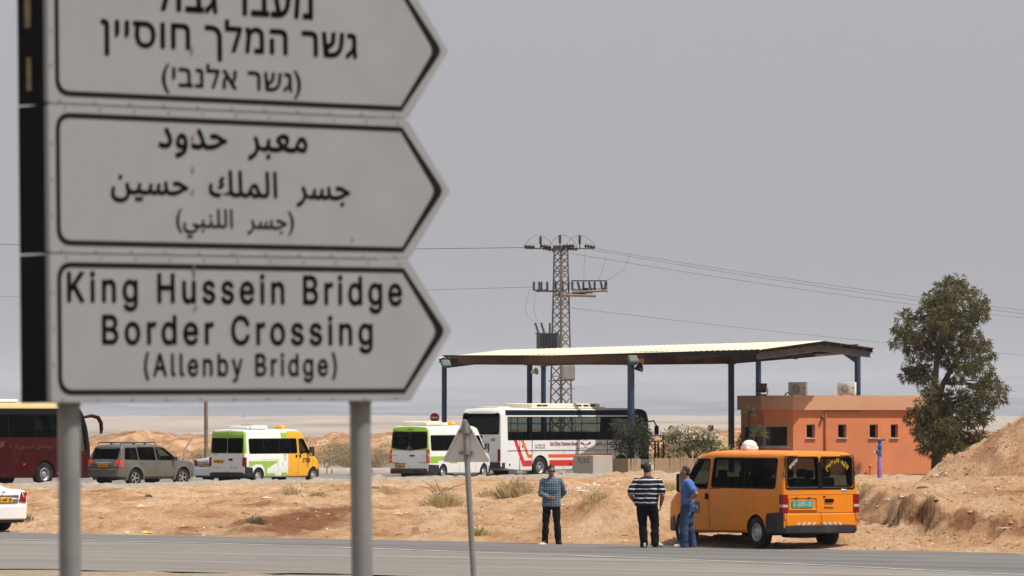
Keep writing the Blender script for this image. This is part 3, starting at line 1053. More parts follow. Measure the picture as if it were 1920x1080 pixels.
def wrap_bumper(root, B, xa, xf, zlo, zhi, mats, front=False, proud=.05, name='bumper'):
    """a bumper that wraps round the end of the body"""
    mb = MB()
    pts = []
    x_end = B.x1 if front else B.x0
    sgx = 1 if front else -1
    h = B.hw(x_end, zlo + .05)
    path = [(xa, B.hw(xa, zlo + .1) + .015), (x_end - sgx * .12, B.hw(x_end - sgx * .12, zlo + .1) + .02), (x_end + sgx * proud * .4, h - .02), (x_end + sgx * proud, h - .16), (x_end + sgx * (proud + .015), 0)]
    path = path + [(x, -y) for x, y in path[-2::-1]]
    prof = [(0, zlo), (.0, zhi), (-.05, zhi + .03), (-.12, zhi + .03), (-.12, zlo), (-.03, zlo - .03)]
    n = len(prof); vs = []
    for i, (x, y) in enumerate(path):
        a = Vector(path[max(0, i - 1)]); b = Vector(path[min(len(path) - 1, i + 1)])
        t = (b - a).normalized(); nr = Vector((-t.y, t.x))
        if nr.dot(Vector((x - (x_end - sgx * 1.2), y))) < 0: nr = -nr
        for (o, z) in prof: vs.append((x + nr.x * o, y + nr.y * o, z))
    fs = [(i * n + k, i * n + (k + 1) % n, (i + 1) * n + (k + 1) % n, (i + 1) * n + k) for i in range(len(path) - 1) for k in range(n)]
    fs += [tuple(range(n)), tuple(range((len(path) - 1) * n, len(path) * n))]
    mb.add(vs, fs)
    return mb.build(name, mats, root, 30)


# ---- vans -----------------------------------------------------------------
def van_body(L, W, H, nose=.98, hood=1.20, ws_base=1.95, roof_front=.0, rear_lean=.06, zsplit=()):
    x0, x1 = -L / 2, L / 2
    top = [(x0, H - .09), (x0 + .03, H - .03), (x0 + .10, H), (x1 - 1.70 + roof_front, H + .005), (x1 - 1.42 + roof_front, H - .06), (x1 - .80, 1.42), (x1 - .72, 1.30), (x1 - .30, hood - .08), (x1 - .10, nose), (x1 - .02, .72), (x1, .62)]
    bot = [(x0, .42), (x0 + .3, .34), (x1 - .5, .30), (x1, .34)]
    tum = [(.25, W * .47), (.5, W * .497), (1.15, W * .5), (1.35, W * .49), (H - .1, W * .445), (H + .1, W * .43)]
    plan = [(x0, .955), (x0 + .03, .985), (x0 + .12, 1.0), (x1 - 1.2, 1.0), (x1 - .6, .965), (x1 - .2, .87), (x1 - .05, .80), (x1, .75)]
    return Body(top, bot, tum, plan, r=.15, crown=.035, rear_lean=rear_lean, lean_z=1.1, zsplit=zsplit)


# ---- the orange minibus taxi
def orange_van():
    L, W, H = 4.83, 1.97, 2.06
    B = van_body(L, W, H)
    x0 = -L / 2
    wins = [dict(poly=rpoly(rect(-2.13, 1.30, .40, 1.93), .07), tint=M['glass_van'], bars=(-.87,)),
            dict(poly=rpoly([(.54, 1.27), (1.52, 1.27), (1.42, 1.40), (1.06, 1.90), (.54, 1.90)], .06), tint=M['glass_mid'])]
    rw = [rpoly(rect(.03, 1.34, .83, 1.96), .05), rpoly(rect(-.83, 1.34, -.03, 1.96), .05)]
    root, B = vehicle('minibus', 'orange minibus taxi with a green number plate parked on the road edge', 'minibus', (5.37, 111.6, .0), R(120.5), B, [M['orange_paint']],
                      [(-1.385, .86), (-1.385, -.86), (1.545, .86), (1.545, -.86)], .345, .22, wins, rw,
                      rpoly([(-.80, 1.34), (.80, 1.34), (.70, 1.90), (-.70, 1.90)], .08), cabin=(-2.28, 1.25, 1.22, 1.95, .07), tints=M['glass_light'])
    rear = lambda a, b, o: B.rear(a, b, o)
    left = lambda a, b, o: B.side(a, b, 1, o)
    # black frit round both rear panes
    fr = MB()
    ring_patch(fr, rpoly(rect(-.89, 1.27, .89, 2.0), .06), rpoly(rect(-.86, 1.31, .86, 1.985), .05), rear, .006)
    surf_patch(fr, rect(-.055, 1.30, .055, 1.985), rear, .006, 0, .004)
    fr.build('window_frame', M['black'], root, 0)
    # rear doors: seam, recesses, handle
    dm = MB()
    surf_patch(dm, rect(-.008, .50, .008, 2.03), rear, .004, 0, .006)
    for y in (.885, -.885): surf_patch(dm, rect(y - .006, .50, y + .006, 2.02), rear, .004, 0, .006)
    surf_patch(dm, rect(-.88, .775, .88, .785), rear, .002, 0, .004)
    surf_patch(dm, rect(-.88, 1.16, .88, 1.166), rear, .002, 0, .004)
    dm.build('door_seam', mat('seam_shadow', (.16, .04, .004), .8), root, 0)
    lens(root, 'door_swage', rpoly(rect(-.88, .50, -.015, .755), .03), rear, M['orange_paint'], .018)
    lens(root, 'door_swage', rpoly(rect(.015, .50, .88, .755), .03), rear, M['orange_paint'], .018)
    pr = MB()
    ring_patch(pr, rpoly(rect(.08, .82, .82, 1.13), .04), rpoly(rect(.11, .85, .79, 1.10), .04), rear, .016)
    pr.add([rear(a, b, o) for a, b, o in ((.09, .82, .0), (.81, .82, .0), (.81, .845, .03), (.09, .845, .03), (.81, .86, 0), (.09, .86, 0))], [(0, 1, 2, 3), (3, 2, 4, 5)])
    pr.build('plate_surround', M['orange_paint'], root, 30)
    number_plate(root, rear, .47, .965, .54, .145, 'plate_green', '6 -2696 -30', .02, 'plate_white')
    for y in (.62, .30): lens(root, 'plate_lamp', rpoly(rect(y - .04, 1.085, y + .04, 1.115), .01), rear, M['black'], .02)
    lens(root, 'door_handle', rpoly(rect(-.33, 1.0, -.11, 1.075), .025), rear, M['black'], .035)
    lens(root, 'handle_recess', rpoly(rect(-.34, .90, -.10, .925), .01), rear, M['orange_paint'], .03)
    lens(root, 'door_lock', rpoly(rect(-.115, 1.10, -.075, 1.14), .015), rear, M['black'], .02)
    b = lens(root, 'badge', rpoly(rect(-.69, 1.225, -.55, 1.275), .024), rear, M['chrome'], .012)
    text_mb('TRANSIT', 0, 0, .34, .035, lambda a, c: rear(.80 - a, 1.235 + c, .006)).build('badge', M['chrome'], root, 0)
    for y, sg in ((.915, 1), (-.915, -1)):
        t = MB()
        for (za, zb, mi) in ((.78, .90, 0), (.90, .955, 1), (.955, 1.17, 0)):
            poly = rect(y - .065, za, y + .065, zb)
            n = 4
            vs = [B.rear(a, c, .022) for a, c in poly] + [B.rear(a, c, -.03) for a, c in poly]
            t.add(vs, [(0, 1, 2, 3)] + [(i, n + i, n + (i + 1) % n, (i + 1) % n) for i in range(n)], mi)
            sp = rect(x0 - .0, za, x0 + .10, zb)
            vs = [B.side(a, c, sg, .012) for a, c in sp] + [B.side(a, c, sg, -.03) for a, c in sp]
            t.add(vs, [(0, 1, 2, 3)] + [(i, n + i, n + (i + 1) % n, (i + 1) % n) for i in range(n)], mi)
        t.build('tail_light', [M['lamp_red'], M['lamp_clear']], root, 20)
        for z in (1.62, .70): lens(root, 'hinge', rpoly(rect(y - .025, z - .06, y + .025, z + .06), .012), rear, M['grey_plastic'] if z > 1 else M['orange_paint'], .03)
    # reflective chevrons above the bumper
    for y0, sg in ((.62, -1), (-.10, 1)):
        ch = MB()
        for i in range(4):
            a = y0 - i * .13
            surf_patch(ch, [(a, .515), (a - .05, .515), (a - .05 - sg * -.05, .575), (a - sg * -.05, .575)], rear, .022, i % 1, .004)
        ch.build('reflector', mat('chevron', (.62, .55, .55), .4), root, 0)
    wrap_bumper(root, B, x0 + .55, 0, .36, .50, M['bumper'])
    wrap_bumper(root, B, 1.95, 0, .34, .66, M['bumper'], True)
    cladding(root, B, x0 + .01, -1.79, 0, .36, .79, .60)
    for sg in (1, -1):
        c = MB()
        for t0, t1 in [(k * 20, k * 20 + 20) for k in range(9)]:
            pts = []
            for t, rr in ((t0, .395), (t1, .395), (t1, .425), (t0, .425)): pts.append((-1.385 + rr * math.cos(R(t)), .345 + rr * math.sin(R(t))))
            surf_patch(c, pts, lambda a, b_, o, sg=sg: B.side(a, b_, sg, o), .006, 0, .02)
        c.build('arch_lip', M['orange_paint'], root, 0)
    seam(root, B, [[(.47, .40), (.47, 1.95)], [(1.45, .72), (1.50, 1.25)], [(-1.02, .78), (-.98, 1.27)], [(.47, 1.27), (-.0, 1.27)]])
    for sg in (1, -1):
        f2 = lambda a, b_, o, sg=sg: B.side(a, b_, sg, o)
        lens(root, 'door_handle', rpoly(rect(.50, 1.03, .60, 1.16), .03), f2, M['black'], .03)
        patch(root, 'door_emblem', rpoly(rect(.84, .72, 1.14, .98), .03), f2, M['grey_plastic'], .003)
    em = MB()
    for k in range(10):
        t0, t1 = k * 18, k * 18 + 18
        surf_patch(em, [(.99 + r_ * math.cos(R(t)), .80 + r_ * math.sin(R(t))) for t, r_ in ((t0, .07), (t1, .07), (t1, .10), (t0, .10))], left, .006, 0, .003)
    em.build('door_emblem', M['chrome'], root, 0)
    mirror(root, 1.30, .92, 1.38, (.12, .24, .40)); mirror(root, 1.30, -.92, 1.38, (.12, .24, .40))
    # white dome on the roof with its dark foot
    rl = MB().ball((.36, .0, H + .13), (.15, .175, .13), nu=20, nv=12); rl.box((.36, .0, H + .08), (.28, .33, .10), 0, bev=.045)
    rl.build('roof_light', M['white_paint'], root)
    # yellow lettering curving over the right rear pane, white scribble on the left one
    def arc(a, b):
        t = (a - .26) / .26 * R(48)
        rr = .40 + b
        return rear(-.44 - rr * math.sin(t) * .72, 1.36 + rr * math.cos(t), -.004)
    text_mb('\uFEE2\uFEF4\uFEA3\uFEAE\uFEDF\uFE8D \uFEEA\uFEE0\uFEDF\uFE8D', 0, .03, .52, .20, arc, bold=.018).build('lettering', mat('window_yellow', (.75, .60, .03), .6), root, 0)
    def tilt(a, b):
        return rear(.76 - a * .86 + b * .3, 1.70 + a * .75 + b, -.004)
    text_mb('www\u00b7', 0, 0, .27, .07, tilt, bold=.018).build('lettering', M['white_paint'], root, 0)
    seats(root, (-1.85,), 1.22, .48, .30, (-.50, .12)); seats(root, (-1.1, -.3, .55), 1.22, .46, .26, (-.58, .58))
    d = MB().box((1.35, 0, 1.2), (.35, 1.5, .12), bev=.04); d.build('dashboard', M['interior'], root)
    st = MB(); st.lathe([(.16, 0), (.19, .012), (.19, -.012), (.16, 0)], 20, 0, Matrix.Translation((1.0, .42, 1.30)) @ Matrix.Rotation(R(-60), 4, 'Y')); st.build('steering_wheel', M['black'], root)
    return root


# ---- the two green and white shuttles
def shuttle_yellow():
    L, W, H = 5.3, 1.97, 2.30
    B = van_body(L, W, H, rear_lean=.05, zsplit=(1.32,))
    x0 = -L / 2
    def mf(c):
        if c.z > H - .055: return 0                      # white roof
        if c.x < x0 + .16: return 1 if c.z > 1.32 else 0   # green rear frame
        if c.x > .22: return 2
        return 0
    wins = [dict(poly=rpoly(rect(-2.36, 1.32, .86, 1.93), .07), bars=(-1.35, -.3, .42)),
            dict(poly=rpoly([(1.02, 1.30), (1.80, 1.30), (1.68, 1.42), (1.34, 1.92), (1.02, 1.92)], .06), tint=M['glass_mid'])]
    rw = [rpoly(rect(.03, 1.36, .82, 1.95), .06), rpoly(rect(-.82, 1.36, -.03, 1.95), .06)]
    root, B = vehicle('minibus', 'white and green shuttle van with yellow front, behind a silver off-roader', 'minibus', (-10.39, 216.9, FAR_Z), R(54), B,
                      [M['white_paint'], M['green_paint'], M['yellow_paint']], [(-1.75, .86), (-1.75, -.86), (2.0, .86), (2.0, -.86)], .345, .22, wins, rw,
                      rpoly([(-.80, 1.36), (.80, 1.36), (.70, 2.0), (-.70, 2.0)], .08), cabin=(-2.52, 1.45, 1.24, 1.98, .07), matfn=mf)
    rear = lambda a, b, o: B.rear(a, b, o)
    for sg in (1, -1):
        f = lambda a, b, o, sg=sg: B.side(a, b, sg, o)
        mb = MB()
        surf_patch(mb, [(x0 + .01, .42), (x0 + .24, .42), (x0 + .24, 1.28), (x0 + .20, 2.16), (x0 + .01, 2.16)], f, .004, 0, .008)          # green corner
        mb.build('green_corner', M['green_paint'], root, 0)
        patch(root, 'green_stripe', [(x0 + .24, .78), (-2.20, .78), (-2.0, .86), (-1.75, .88), (-1.5, .84), (-1.34, .66), (-1.30, .38), (-.62, .38), (-.50, 1.0), (x0 + .24, 1.0)], f, M['green_paint'], .0045, .008)
        patch(root, 'green_stripe', [(-.20, .38), (.225, .38), (.225, 1.29), (-.12, 1.29), (-.17, .9)], f, M['green_paint'], .004, .008)
        patch(root, 'green_stripe', [(-.14, 1.96), (.225, 1.96), (.225, 2.19), (-.20, 2.19)], f, M['green_paint'], .004, .008)
        t = text_mb('ITUR', 0, 0, .52, .17, (lambda a, b: f(1.22 + a, .92 + b, .006)) if sg < 0 else (lambda a, b: f(1.74 - a, .92 + b, .006)), bold=.025)
        t.build('lettering', M['ink'], root, 0)
        t = text_mb('\u25CB', 0, 0, .16, .22, lambda a, b: f(-.06 + a, 1.02 + b, .006)); t.build('emblem', mat('emblem_green', (.06, .22, .02), .6), root, 0)
        mb = MB(); surf_patch(mb, rect(-1.5, 1.05, -.42, 1.06), f, .004, 0, .006); mb.build('lettering', M['green_paint'], root, 0)
        lens(root, 'door_handle', rpoly(rect(.99, 1.13, 1.09, 1.25), .03), f, M['black'], .03)
        lens(root, 'door_handle', rpoly(rect(.74, 1.13, .84, 1.25), .03), f, M['black'], .03)
        lens(root, 'tail_light', rpoly(rect(x0 + .0, .76, x0 + .09, 1.16), .02), f, M['lamp_red'], .02)
    cladding(root, B, x0 + .01, -2.15, 0, .36, .76, .58)
    for y in (.9, -.9): lens(root, 'tail_light', rpoly(rect(y - .06, .78, y + .06, 1.16), .02), rear, M['lamp_red'], .025)
    seam(root, B, [[(.92, .40), (.92, 2.0)], [(1.93, .72), (1.93, 1.28)], [(-.45, .38), (-.45, 1.29)], [(.92, 1.27), (1.93, 1.27)]])
    dm = MB(); surf_patch(dm, rect(-.008, .50, .008, 2.2), rear, .004, 0, .006); surf_patch(dm, rect(-.86, 1.32, .86, 1.34), rear, .003, 0, .004); dm.build('door_seam', M['grey_plastic'], root, 0)
    number_plate(root, rear, .44, .98, .52, .14, 'plate_yellow', '67-843-12', .02)
    lens(root, 'door_handle', rpoly(rect(-.30, 1.02, -.10, 1.10), .02), rear, M['black'], .03)
    text_mb('TRANSIT', 0, 0, .3, .04, lambda a, c: rear(.78 - a, 1.25 + c, .005)).build('badge', M['black'], root, 0)
    text_mb('5240', 0, 0, .42, .07, lambda a, c: rear(.10 - a * 1.2, 2.06 + c, .006), spacing=1.5).build('lettering', mat('rear_number', (.30, .32, .02), .6), root, 0)
    for y0 in (.72, -.18):
        ch = MB()
        for i in range(3): surf_patch(ch, rect(y0 - i * .16 - .06, .70, y0 - i * .16, .74), rear, .005, 0, .004)
        ch.build('reflector', M['lamp_red'], root, 0)
    wrap_bumper(root, B, x0 + .5, 0, .36, .50, M['bumper']); wrap_bumper(root, B, 2.35, 0, .34, .66, M['bumper'], True)
    for y in (.92, -.92): mirror(root, 1.62, y, 1.38, (.12, .22, .40))
    ac = MB(); ac.box((-1.25, 0, H + .11), (1.15, 1.25, .16), bev=.06); ac.box((-1.75, 0, H + .09), (.4, 1.0, .10), bev=.04); ac.box((-1.3, 0, H + .20), (.4, .4, .04), 1, bev=.01)
    ac.build('roof_air_conditioner', [M['white_paint'], M['grey_plastic']], root)
    rl = MB().ball((.75, -.15, H + .10), (.17, .22, .12), nu=16); rl.box((.75, -.15, H + .05), (.32, .40, .06), bev=.02); rl.build('roof_light', M['yellow_paint'], root)
    seats(root, (-2.2, -1.4, -.6, .1, 1.0), 1.24, .48, .36, (-.56, 0, .56))
    return root


def shuttle_green():
    L, W, H = 6.2, 1.99, 2.42
    B = van_body(L, W, H, rear_lean=.07, hood=1.25, zsplit=(1.36,))
    x0 = -L / 2
    mf = lambda c: 1 if (c.x < x0 + .13 and c.z > 1.36) else 0
    wins = [dict(poly=rpoly(rect(-2.86, 1.36, 1.30, 2.02), .08), bars=(-1.6, -.3, .8), tint=M['glass_dark']),
            dict(poly=rpoly([(1.45, 1.34), (2.25, 1.34), (2.12, 1.46), (1.75, 2.0), (1.45, 2.0)], .06), tint=M['glass_mid'])]
    rw = [rpoly([(.03, 1.42), (.84, 1.50), (.82, 2.12), (.03, 2.12)], .08), rpoly([(-.84, 1.50), (-.03, 1.42), (-.03, 2.12), (-.82, 2.12)], .08)]
    root, B = vehicle('minibus', 'white shuttle van with lime green rear frame, just behind the white and red bus', 'minibus', (-3.11, 229.0, FAR_Z), R(62.5), B,
                      [M['white_paint'], M['green_paint']], [(-1.75, .87), (-1.75, -.87), (2.15, .87), (2.15, -.87)], .36, .23, wins, rw,
                      rpoly([(-.80, 1.4), (.80, 1.4), (.70, 2.1), (-.70, 2.1)], .08), cabin=(-2.95, 1.9, 1.28, 2.16, .07), matfn=mf)
    rear = lambda a, b, o: B.rear(a, b, o)
    fr = MB(); ring_patch(fr, rpoly([(-.90, 1.46), (0, 1.34), (.90, 1.46), (.88, 2.2), (-.88, 2.2)], .10), rpoly([(-.86, 1.5), (0, 1.40), (.86, 1.5), (.84, 2.14), (-.84, 2.14)], .08), rear, .006)
    surf_patch(fr, rect(-.05, 1.40, .05, 2.14), rear, .006, 0, .004); fr.build('window_frame', M['black'], root, 0)
    for sg in (1, -1):
        f = lambda a, b, o, sg=sg: B.side(a, b, sg, o)
        mb = MB()
        surf_patch(mb, [(x0 + .01, 1.18), (x0 + .13, 1.18), (x0 + .16, 2.30), (x0 + .01, 2.30)], f, .004, 0, .008)
        mb.build('green_corner', M['green_paint'], root, 0)
        patch(root, 'green_stripe', [(x0 + .13, .80), (-2.32, .80), (-2.1, .92), (-1.45, .92), (-1.1, .78), (-.4, .78), (-.4, 1.10), (x0 + .13, 1.10)], f, M['green_paint'], .004, .008)
        lens(root, 'tail_light', rpoly(rect(x0, .80, x0 + .08, 1.40), .02), f, M['lamp_red'], .02)
        lens(root, 'door_handle', rpoly(rect(1.42, 1.13, 1.54, 1.22), .03), f, M['black'], .03)
    cladding(root, B, x0 + .01, -2.17, 0, .36, .74, .56)
    for y in (.92, -.92):
        t = MB()
        for (za, zb, mi) in ((.80, .93, 0), (.93, .98, 1), (.98, 1.16, 0), (1.16, 1.22, 1), (1.22, 1.40, 0)):
            surf_patch(t, rect(y - .06, za, y + .06, zb), rear, .02, mi, .03)
        t.build('tail_light', [M['lamp_bright'], M['lamp_clear']], root, 0)
    seam(root, B, [[(1.36, .40), (1.36, 2.1)], [(-.2, .4), (-.2, 1.33)], [(2.2, .8), (2.25, 1.3)]])
    dm = MB(); surf_patch(dm, rect(-.008, .50, .008, 1.36), rear, .004, 0, .006); dm.build('door_seam', M['grey_plastic'], root, 0)
    number_plate(root, rear, .46, .66, .52, .14, 'plate_yellow', '29-518-70', .02)
    lens(root, 'plate_lamp', rpoly(rect(.16, .755, .78, .785), .01), rear, M['black'], .03)
    lens(root, 'door_handle', rpoly(rect(-.28, 1.10, -.02, 1.16), .02), rear, M['black'], .03)
    text_mb('SPRINTER', 0, 0, .26, .04, lambda a, c: rear(.84 - a, 1.12 + c, .005)).build('badge', M['black'], root, 0)
    text_mb('515 CDI', 0, 0, .2, .035, lambda a, c: rear(-.62 - a, 1.12 + c, .005)).build('badge', M['black'], root, 0)
    e = MB(); e.lathe([(.07, 0), (.085, .01), (.085, -.005)], 18, 0, Matrix.Translation(B.rear(0, 1.45, .01)) @ Matrix.Rotation(R(-90), 4, 'Y')); e.build('badge', M['chrome'], root)
    for y0 in (.86, -.50):
        ch = MB()
        for i in range(3): surf_patch(ch, rect(y0 - i * .12 - .07, .80, y0 - i * .12, .84), rear, .006, 0, .004)
        ch.build('reflector', M['lamp_red'], root, 0)
    p = MB(); surf_patch(p, rpoly(rect(.18, 1.56, .70, 2.06), .05), rear, -.02, 0, .004); surf_patch(p, rect(.2, 1.98, .68, 2.05), rear, -.014, 1, .003); surf_patch(p, rect(.28, 1.65, .60, 1.9), rear, -.014, 2, .003)
    p.build('window_poster', [mat('poster_pale', (.35, .42, .40), .7), mat('poster_orange', (.6, .28, .05), .7), mat('poster_blue', (.05, .25, .35), .7)], root, 0)
    p = MB(); surf_patch(p, rpoly(rect(-.74, 1.58, -.24, 2.06), .03), rear, -.02, 0, .004)
    for i in range(5): surf_patch(p, rect(-.70, 1.64 + i * .075, -.30, 1.66 + i * .075), rear, -.014, 1, .003)
    p.build('window_poster', [mat('poster_green', (.16, .27, .25), .7), M['grey_plastic']], root, 0)
    wrap_bumper(root, B, x0 + .62, 0, .36, .54, M['bumper']); wrap_bumper(root, B, 2.75, 0, .34, .66, M['bumper'], True)
    for y in (.7, -.7): lens(root, 'fog_light', rpoly(rect(y - .12, .44, y + .12, .52), .02), lambda a, b, o: B.rear(a, b, o + .07), M['lamp_red'], .02)
    for y in (.94, -.94): mirror(root, 2.05, y, 1.45, (.12, .22, .40))
    ac = MB(); ac.box((-1.9, 0, H + .13), (1.5, 1.30, .20), bev=.08); ac.box((-.9, 0, H + .10), (.7, 1.2, .14), bev=.05); ac.build('roof_air_conditioner', M['cream'], root)
    rl = MB().ball((1.1, .2, H + .11), (.18, .28, .12), nu=16); rl.box((1.1, .2, H + .05), (.32, .5, .06), bev=.02); rl.build('roof_light', M['yellow_paint'], root)
    lens(root, 'brake_light', rpoly(rect(-.12, 2.28, .12, 2.31), .01), rear, M['black'], .03)
    seats(root, (-2.6, -1.8, -1.0, -.2, .6, 1.4), 1.28, .48, .36, (-.56, 0, .56))
    return root


# ---- the bus
def bus():
    L, W = 11.0, 2.5
    x0, x1 = -L / 2, L / 2
    H = 3.20
    B = Body([(x0, H - .22), (x0 + .05, H - .10), (x0 + .18, H - .01), (x0 + .4, H), (x1 - .5, H), (x1 - .22, H - .08), (x1 - .08, H - .35), (x1 - .02, 1.2), (x1, .9)],
             [(x0, .52), (x0 + .5, .42), (x0 + 1.4, .36), (x1, .36)], [(.3, 1.23), (.5, 1.25), (1.7, 1.25), (2.9, 1.19), (3.3, 1.17)],
             [(x0, .965), (x0 + .06, .99), (x0 + .2, 1), (x1 - .4, 1), (x1 - .1, .95), (x1, .90)], r=.16, crown=.05, rear_lean=.05, lean_z=1.6)
    mf = lambda c: 1 if (2.84 < c.z < H - .04 and c.x > x0 + .32) else (1 if (c.x > x1 - .9 and c.z > 1.0) else 0)  # navy roof band; the dark front end has shade put into its colour
    zlo, zhi = 1.78, 2.83
    wins = []
    xs_ = [-5.02, -4.30, -3.42, -1.80, -.15, 1.50, 3.05, 3.95, 4.75]
    wins.append(dict(poly=rpoly(rect(-5.02, zlo, 4.72, zhi), .05), tint=M['glass_mid'], bars=(-4.28, -3.40, -3.36, -1.78, -.12, 1.50, 3.05, 3.95), rails=(2.52,), sides=(-1,)))
    wins.append(dict(poly=rpoly(rect(-5.02, zlo, 4.72, zhi), .05), tint=M['glass_light'], bars=(-4.5, -3.2, -1.9, -.6, .7, 2.0, 3.3), rails=(2.52,), sides=(1,)))
    root, B = vehicle('bus', 'white bus with red and orange side stripes standing under the canopy', 'bus', (2.09, 238.9, FAR_Z), R(50), B, [M['bus_white'], M['navy']],
                      [(-2.72, 1.12), (-2.72, -1.12), (3.2, 1.12), (3.2, -1.12)], .50, .30, wins, [rpoly(rect(-1.08, 2.05, 1.08, 3.0), .10)],
                      rpoly(rect(-1.05, 1.3, 1.05, 2.75), .10), cabin=(x0 + .25, x1 - .2, 1.30, 2.98, .06), matfn=mf, wheel_style='bus', arch=.08, dx=.16)
    rear = lambda a, b, o: B.rear(a, b, o)
    # the thick white corner post is body; black divider posts run down the side
    for sg in (-1, 1):
        f = lambda a, b, o, sg=sg: B.side(a, b, sg, o)
        tx = (lambda a, x=0: a) if sg < 0 else (lambda a: -a)
        s1 = MB(); s2 = MB()
        surf_patch(s1, [(-4.62, 1.76), (-4.38, 1.76), (-3.72, .58), (-3.98, .58)], f, .004, 0, .008)
        surf_patch(s1, [(-3.98, .575), (-3.34, .575), (-3.34, .84), (-3.83, .84)], f, .005, 0, .008)
        patch(root, 'red_stripe', [(-2.05, .575), (2.5, .575), (2.5, .84), (-2.05, .84)], f, M['red_paint'], .004, .008)
        s1.build('red_stripe', M['red_paint'], root, 0)
        surf_patch(s2, [(-4.10, 1.76), (-3.90, 1.76), (-3.46, .96), (-3.62, .96)], f, .0045, 0, .008)
        surf_patch(s2, [(-3.62, .955), (-3.30, .955), (-3.28, 1.11), (-3.54, 1.11)], f, .0055, 0, .008)
        patch(root, 'orange_stripe', [(-2.12, .955), (2.5, .955), (2.5, 1.11), (-2.16, 1.11)], f, M['orange_red'], .004, .008)
        s2.build('orange_stripe', M['orange_red'], root, 0)
        tr = MB()
        surf_patch(tr, rect(-5.05, 1.275, 3.4, 1.30), f, .012, 0, .02)
        for a in (-4.18, -3.30, 2.2): surf_patch(tr, rect(a - .022, .40, a + .022, 1.77), f, .008, 0, .016)
        for a in (-1.0, .6): surf_patch(tr, rect(a - .008, .42, a + .008, 1.27), f, .003, 0, .006)
        tr.build('side_trim', M['black'], root, 0)
        for a in (-4.9, -.55, 1.3): lens(root, 'side_latch', rpoly(rect(a - .04, .60, a + .04, .70), .015), f, M['black'], .02)
        for a in (-4.0,): lens(root, 'side_marker', rpoly(rect(a - .03, 1.42, a + .03, 1.54), .015), f, M['lamp_red'], .02)
    f = lambda a, b, o: B.side(a, b, -1, o)
    text_mb('Abd Elhay Shahene Buses', -2.02, 1.46, .02, 1.68, lambda a, b: f(a, b, .006), bold=.018).build('lettering', M['red_ink'], root, 0)
    text_mb('02-6281 7223', -3.10, 1.50, -2.36, 1.58, lambda a, b: f(a, b, .006), bold=.02).build('lettering', M['red_ink'], root, 0)
    text_mb('0522 810202', -3.10, 1.38, -2.36, 1.46, lambda a, b: f(a, b, .006), bold=.02).build('lettering', M['red_ink'], root, 0)
    text_mb('TEL:02-628 3993, 054 4287 765', -.10, 1.33, 1.22, 1.41, lambda a, b: f(a, b, .006), bold=.02).build('lettering', M['red_ink'], root, 0)
    text_mb('\uFEE6\uFEF4\uFEEB\uFE8E\uFEB7 \uFEF2\uFEA4\uFEDF\uFE8D\uFEAA\uFE92\uFECB \uFE95\uFE8E\uFEBB\uFE8E\uFE91', 1.28, 1.42, 3.15, 1.70, lambda a, b: f(a, b, .006), bold=.025).build('lettering', M['red_ink'], root, 0)
    # winged emblem
    em = MB()
    for sg in (1, -1):
        for k in range(5):
            a0 = R(20 + k * 17)
            p0 = (.60 + sg * .05, 1.50)
            p1 = (.60 + sg * (.12 + .26 * math.cos(a0 * .6)), 1.56 + .16 * math.sin(a0) - k * .012)
            surf_patch(em, [(p0[0], p0[1]), (p1[0], p1[1] - .03), (p1[0] + sg * .02, p1[1] + .012), (p0[0], p0[1] + .03)], f, .006, 0, .003)
    for k in range(14):
        t0, t1 = k * 360 / 14, (k + 1) * 360 / 14
        surf_patch(em, [(.60 + r_ * math.cos(R(t)), 1.50 + r_ * 1.2 * math.sin(R(t))) for t, r_ in ((t0, .05), (t1, .05), (t1, .075), (t0, .075))], f, .007, 0, .003)
    for (a, b) in ((.45, 1.73), (.54, 1.745), (.63, 1.745), (.72, 1.73)): surf_patch(em, rect(a - .025, b - .014, a + .025, b + .014), f, .006, 0, .003)
    surf_patch(em, rect(.48, 1.425, .72, 1.44), f, .006, 0, .003)
    em.build('emblem', M['red_ink'], root, 0)
    bp = MB(); surf_patch(bp, rpoly(rect(-.12, 1.32, 1.26, 1.765), .02), f, .003, 0, .004); bp.build('side_panel', M['white_paint'], root, 0)
    # rear end
    for y in (1.12, -1.12): lens(root, 'tail_light', rpoly(rect(y - .08, .80, y + .08, 1.36), .03), rear, M['lamp_red'], .03)
    dm = MB(); surf_patch(dm, rect(-1.0, 1.70, 1.0, 1.712), rear, .003, 0, .006)
    for y in (-1.02, 1.02): surf_patch(dm, rect(y - .008, .62, y + .008, 1.9), rear, .003, 0, .006)
    dm.build('engine_cover_seam', M['grey_plastic'], root, 0)
    lens(root, 'rear_camera', rpoly(rect(-.10, 1.88, .06, 1.99), .02), rear, M['black'], .05)
    text_mb('68', 0, 0, .24, .14, lambda a, c: rear(-.62 - a, 1.74 + c, .006), bold=.018).build('lettering', M['grey_plastic'], root, 0)
    text_mb('\uFEE6\uFEF4\uFEEB\uFE8E\uFEB7', 0, 0, .7, .09, lambda a, c: rear(-.05 - a, 2.10 + c, -.003), bold=.018).build('lettering', M['red_ink'], root, 0)
    number_plate(root, rear, .0, .86, .52, .14, 'plate_yellow', '81-266-14', .03)
    wrap_bumper(root, B, x0 + .25, 0, .50, .74, M['bumper'], proud=.10)
    hd = MB(); hd.box((-.3, 0, H + .16), (5.0, 1.7, .20), bev=.09); hd.box((-.3, 0, H + .06), (5.4, 1.9, .08), bev=.03)
    for a in (-2.3, -1.9, .6, 1.1, 1.6): hd.box((a, -.86, H + .17), (.34, .02, .07), 1)
    hd.build('roof_air_conditioner', [M['cream'], M['black']], root)
    h2 = MB(); h2.box((-4.3, .2, H + .06), (1.0, 1.2, .10), bev=.04); h2.build('roof_hatch', M['cream'], root)
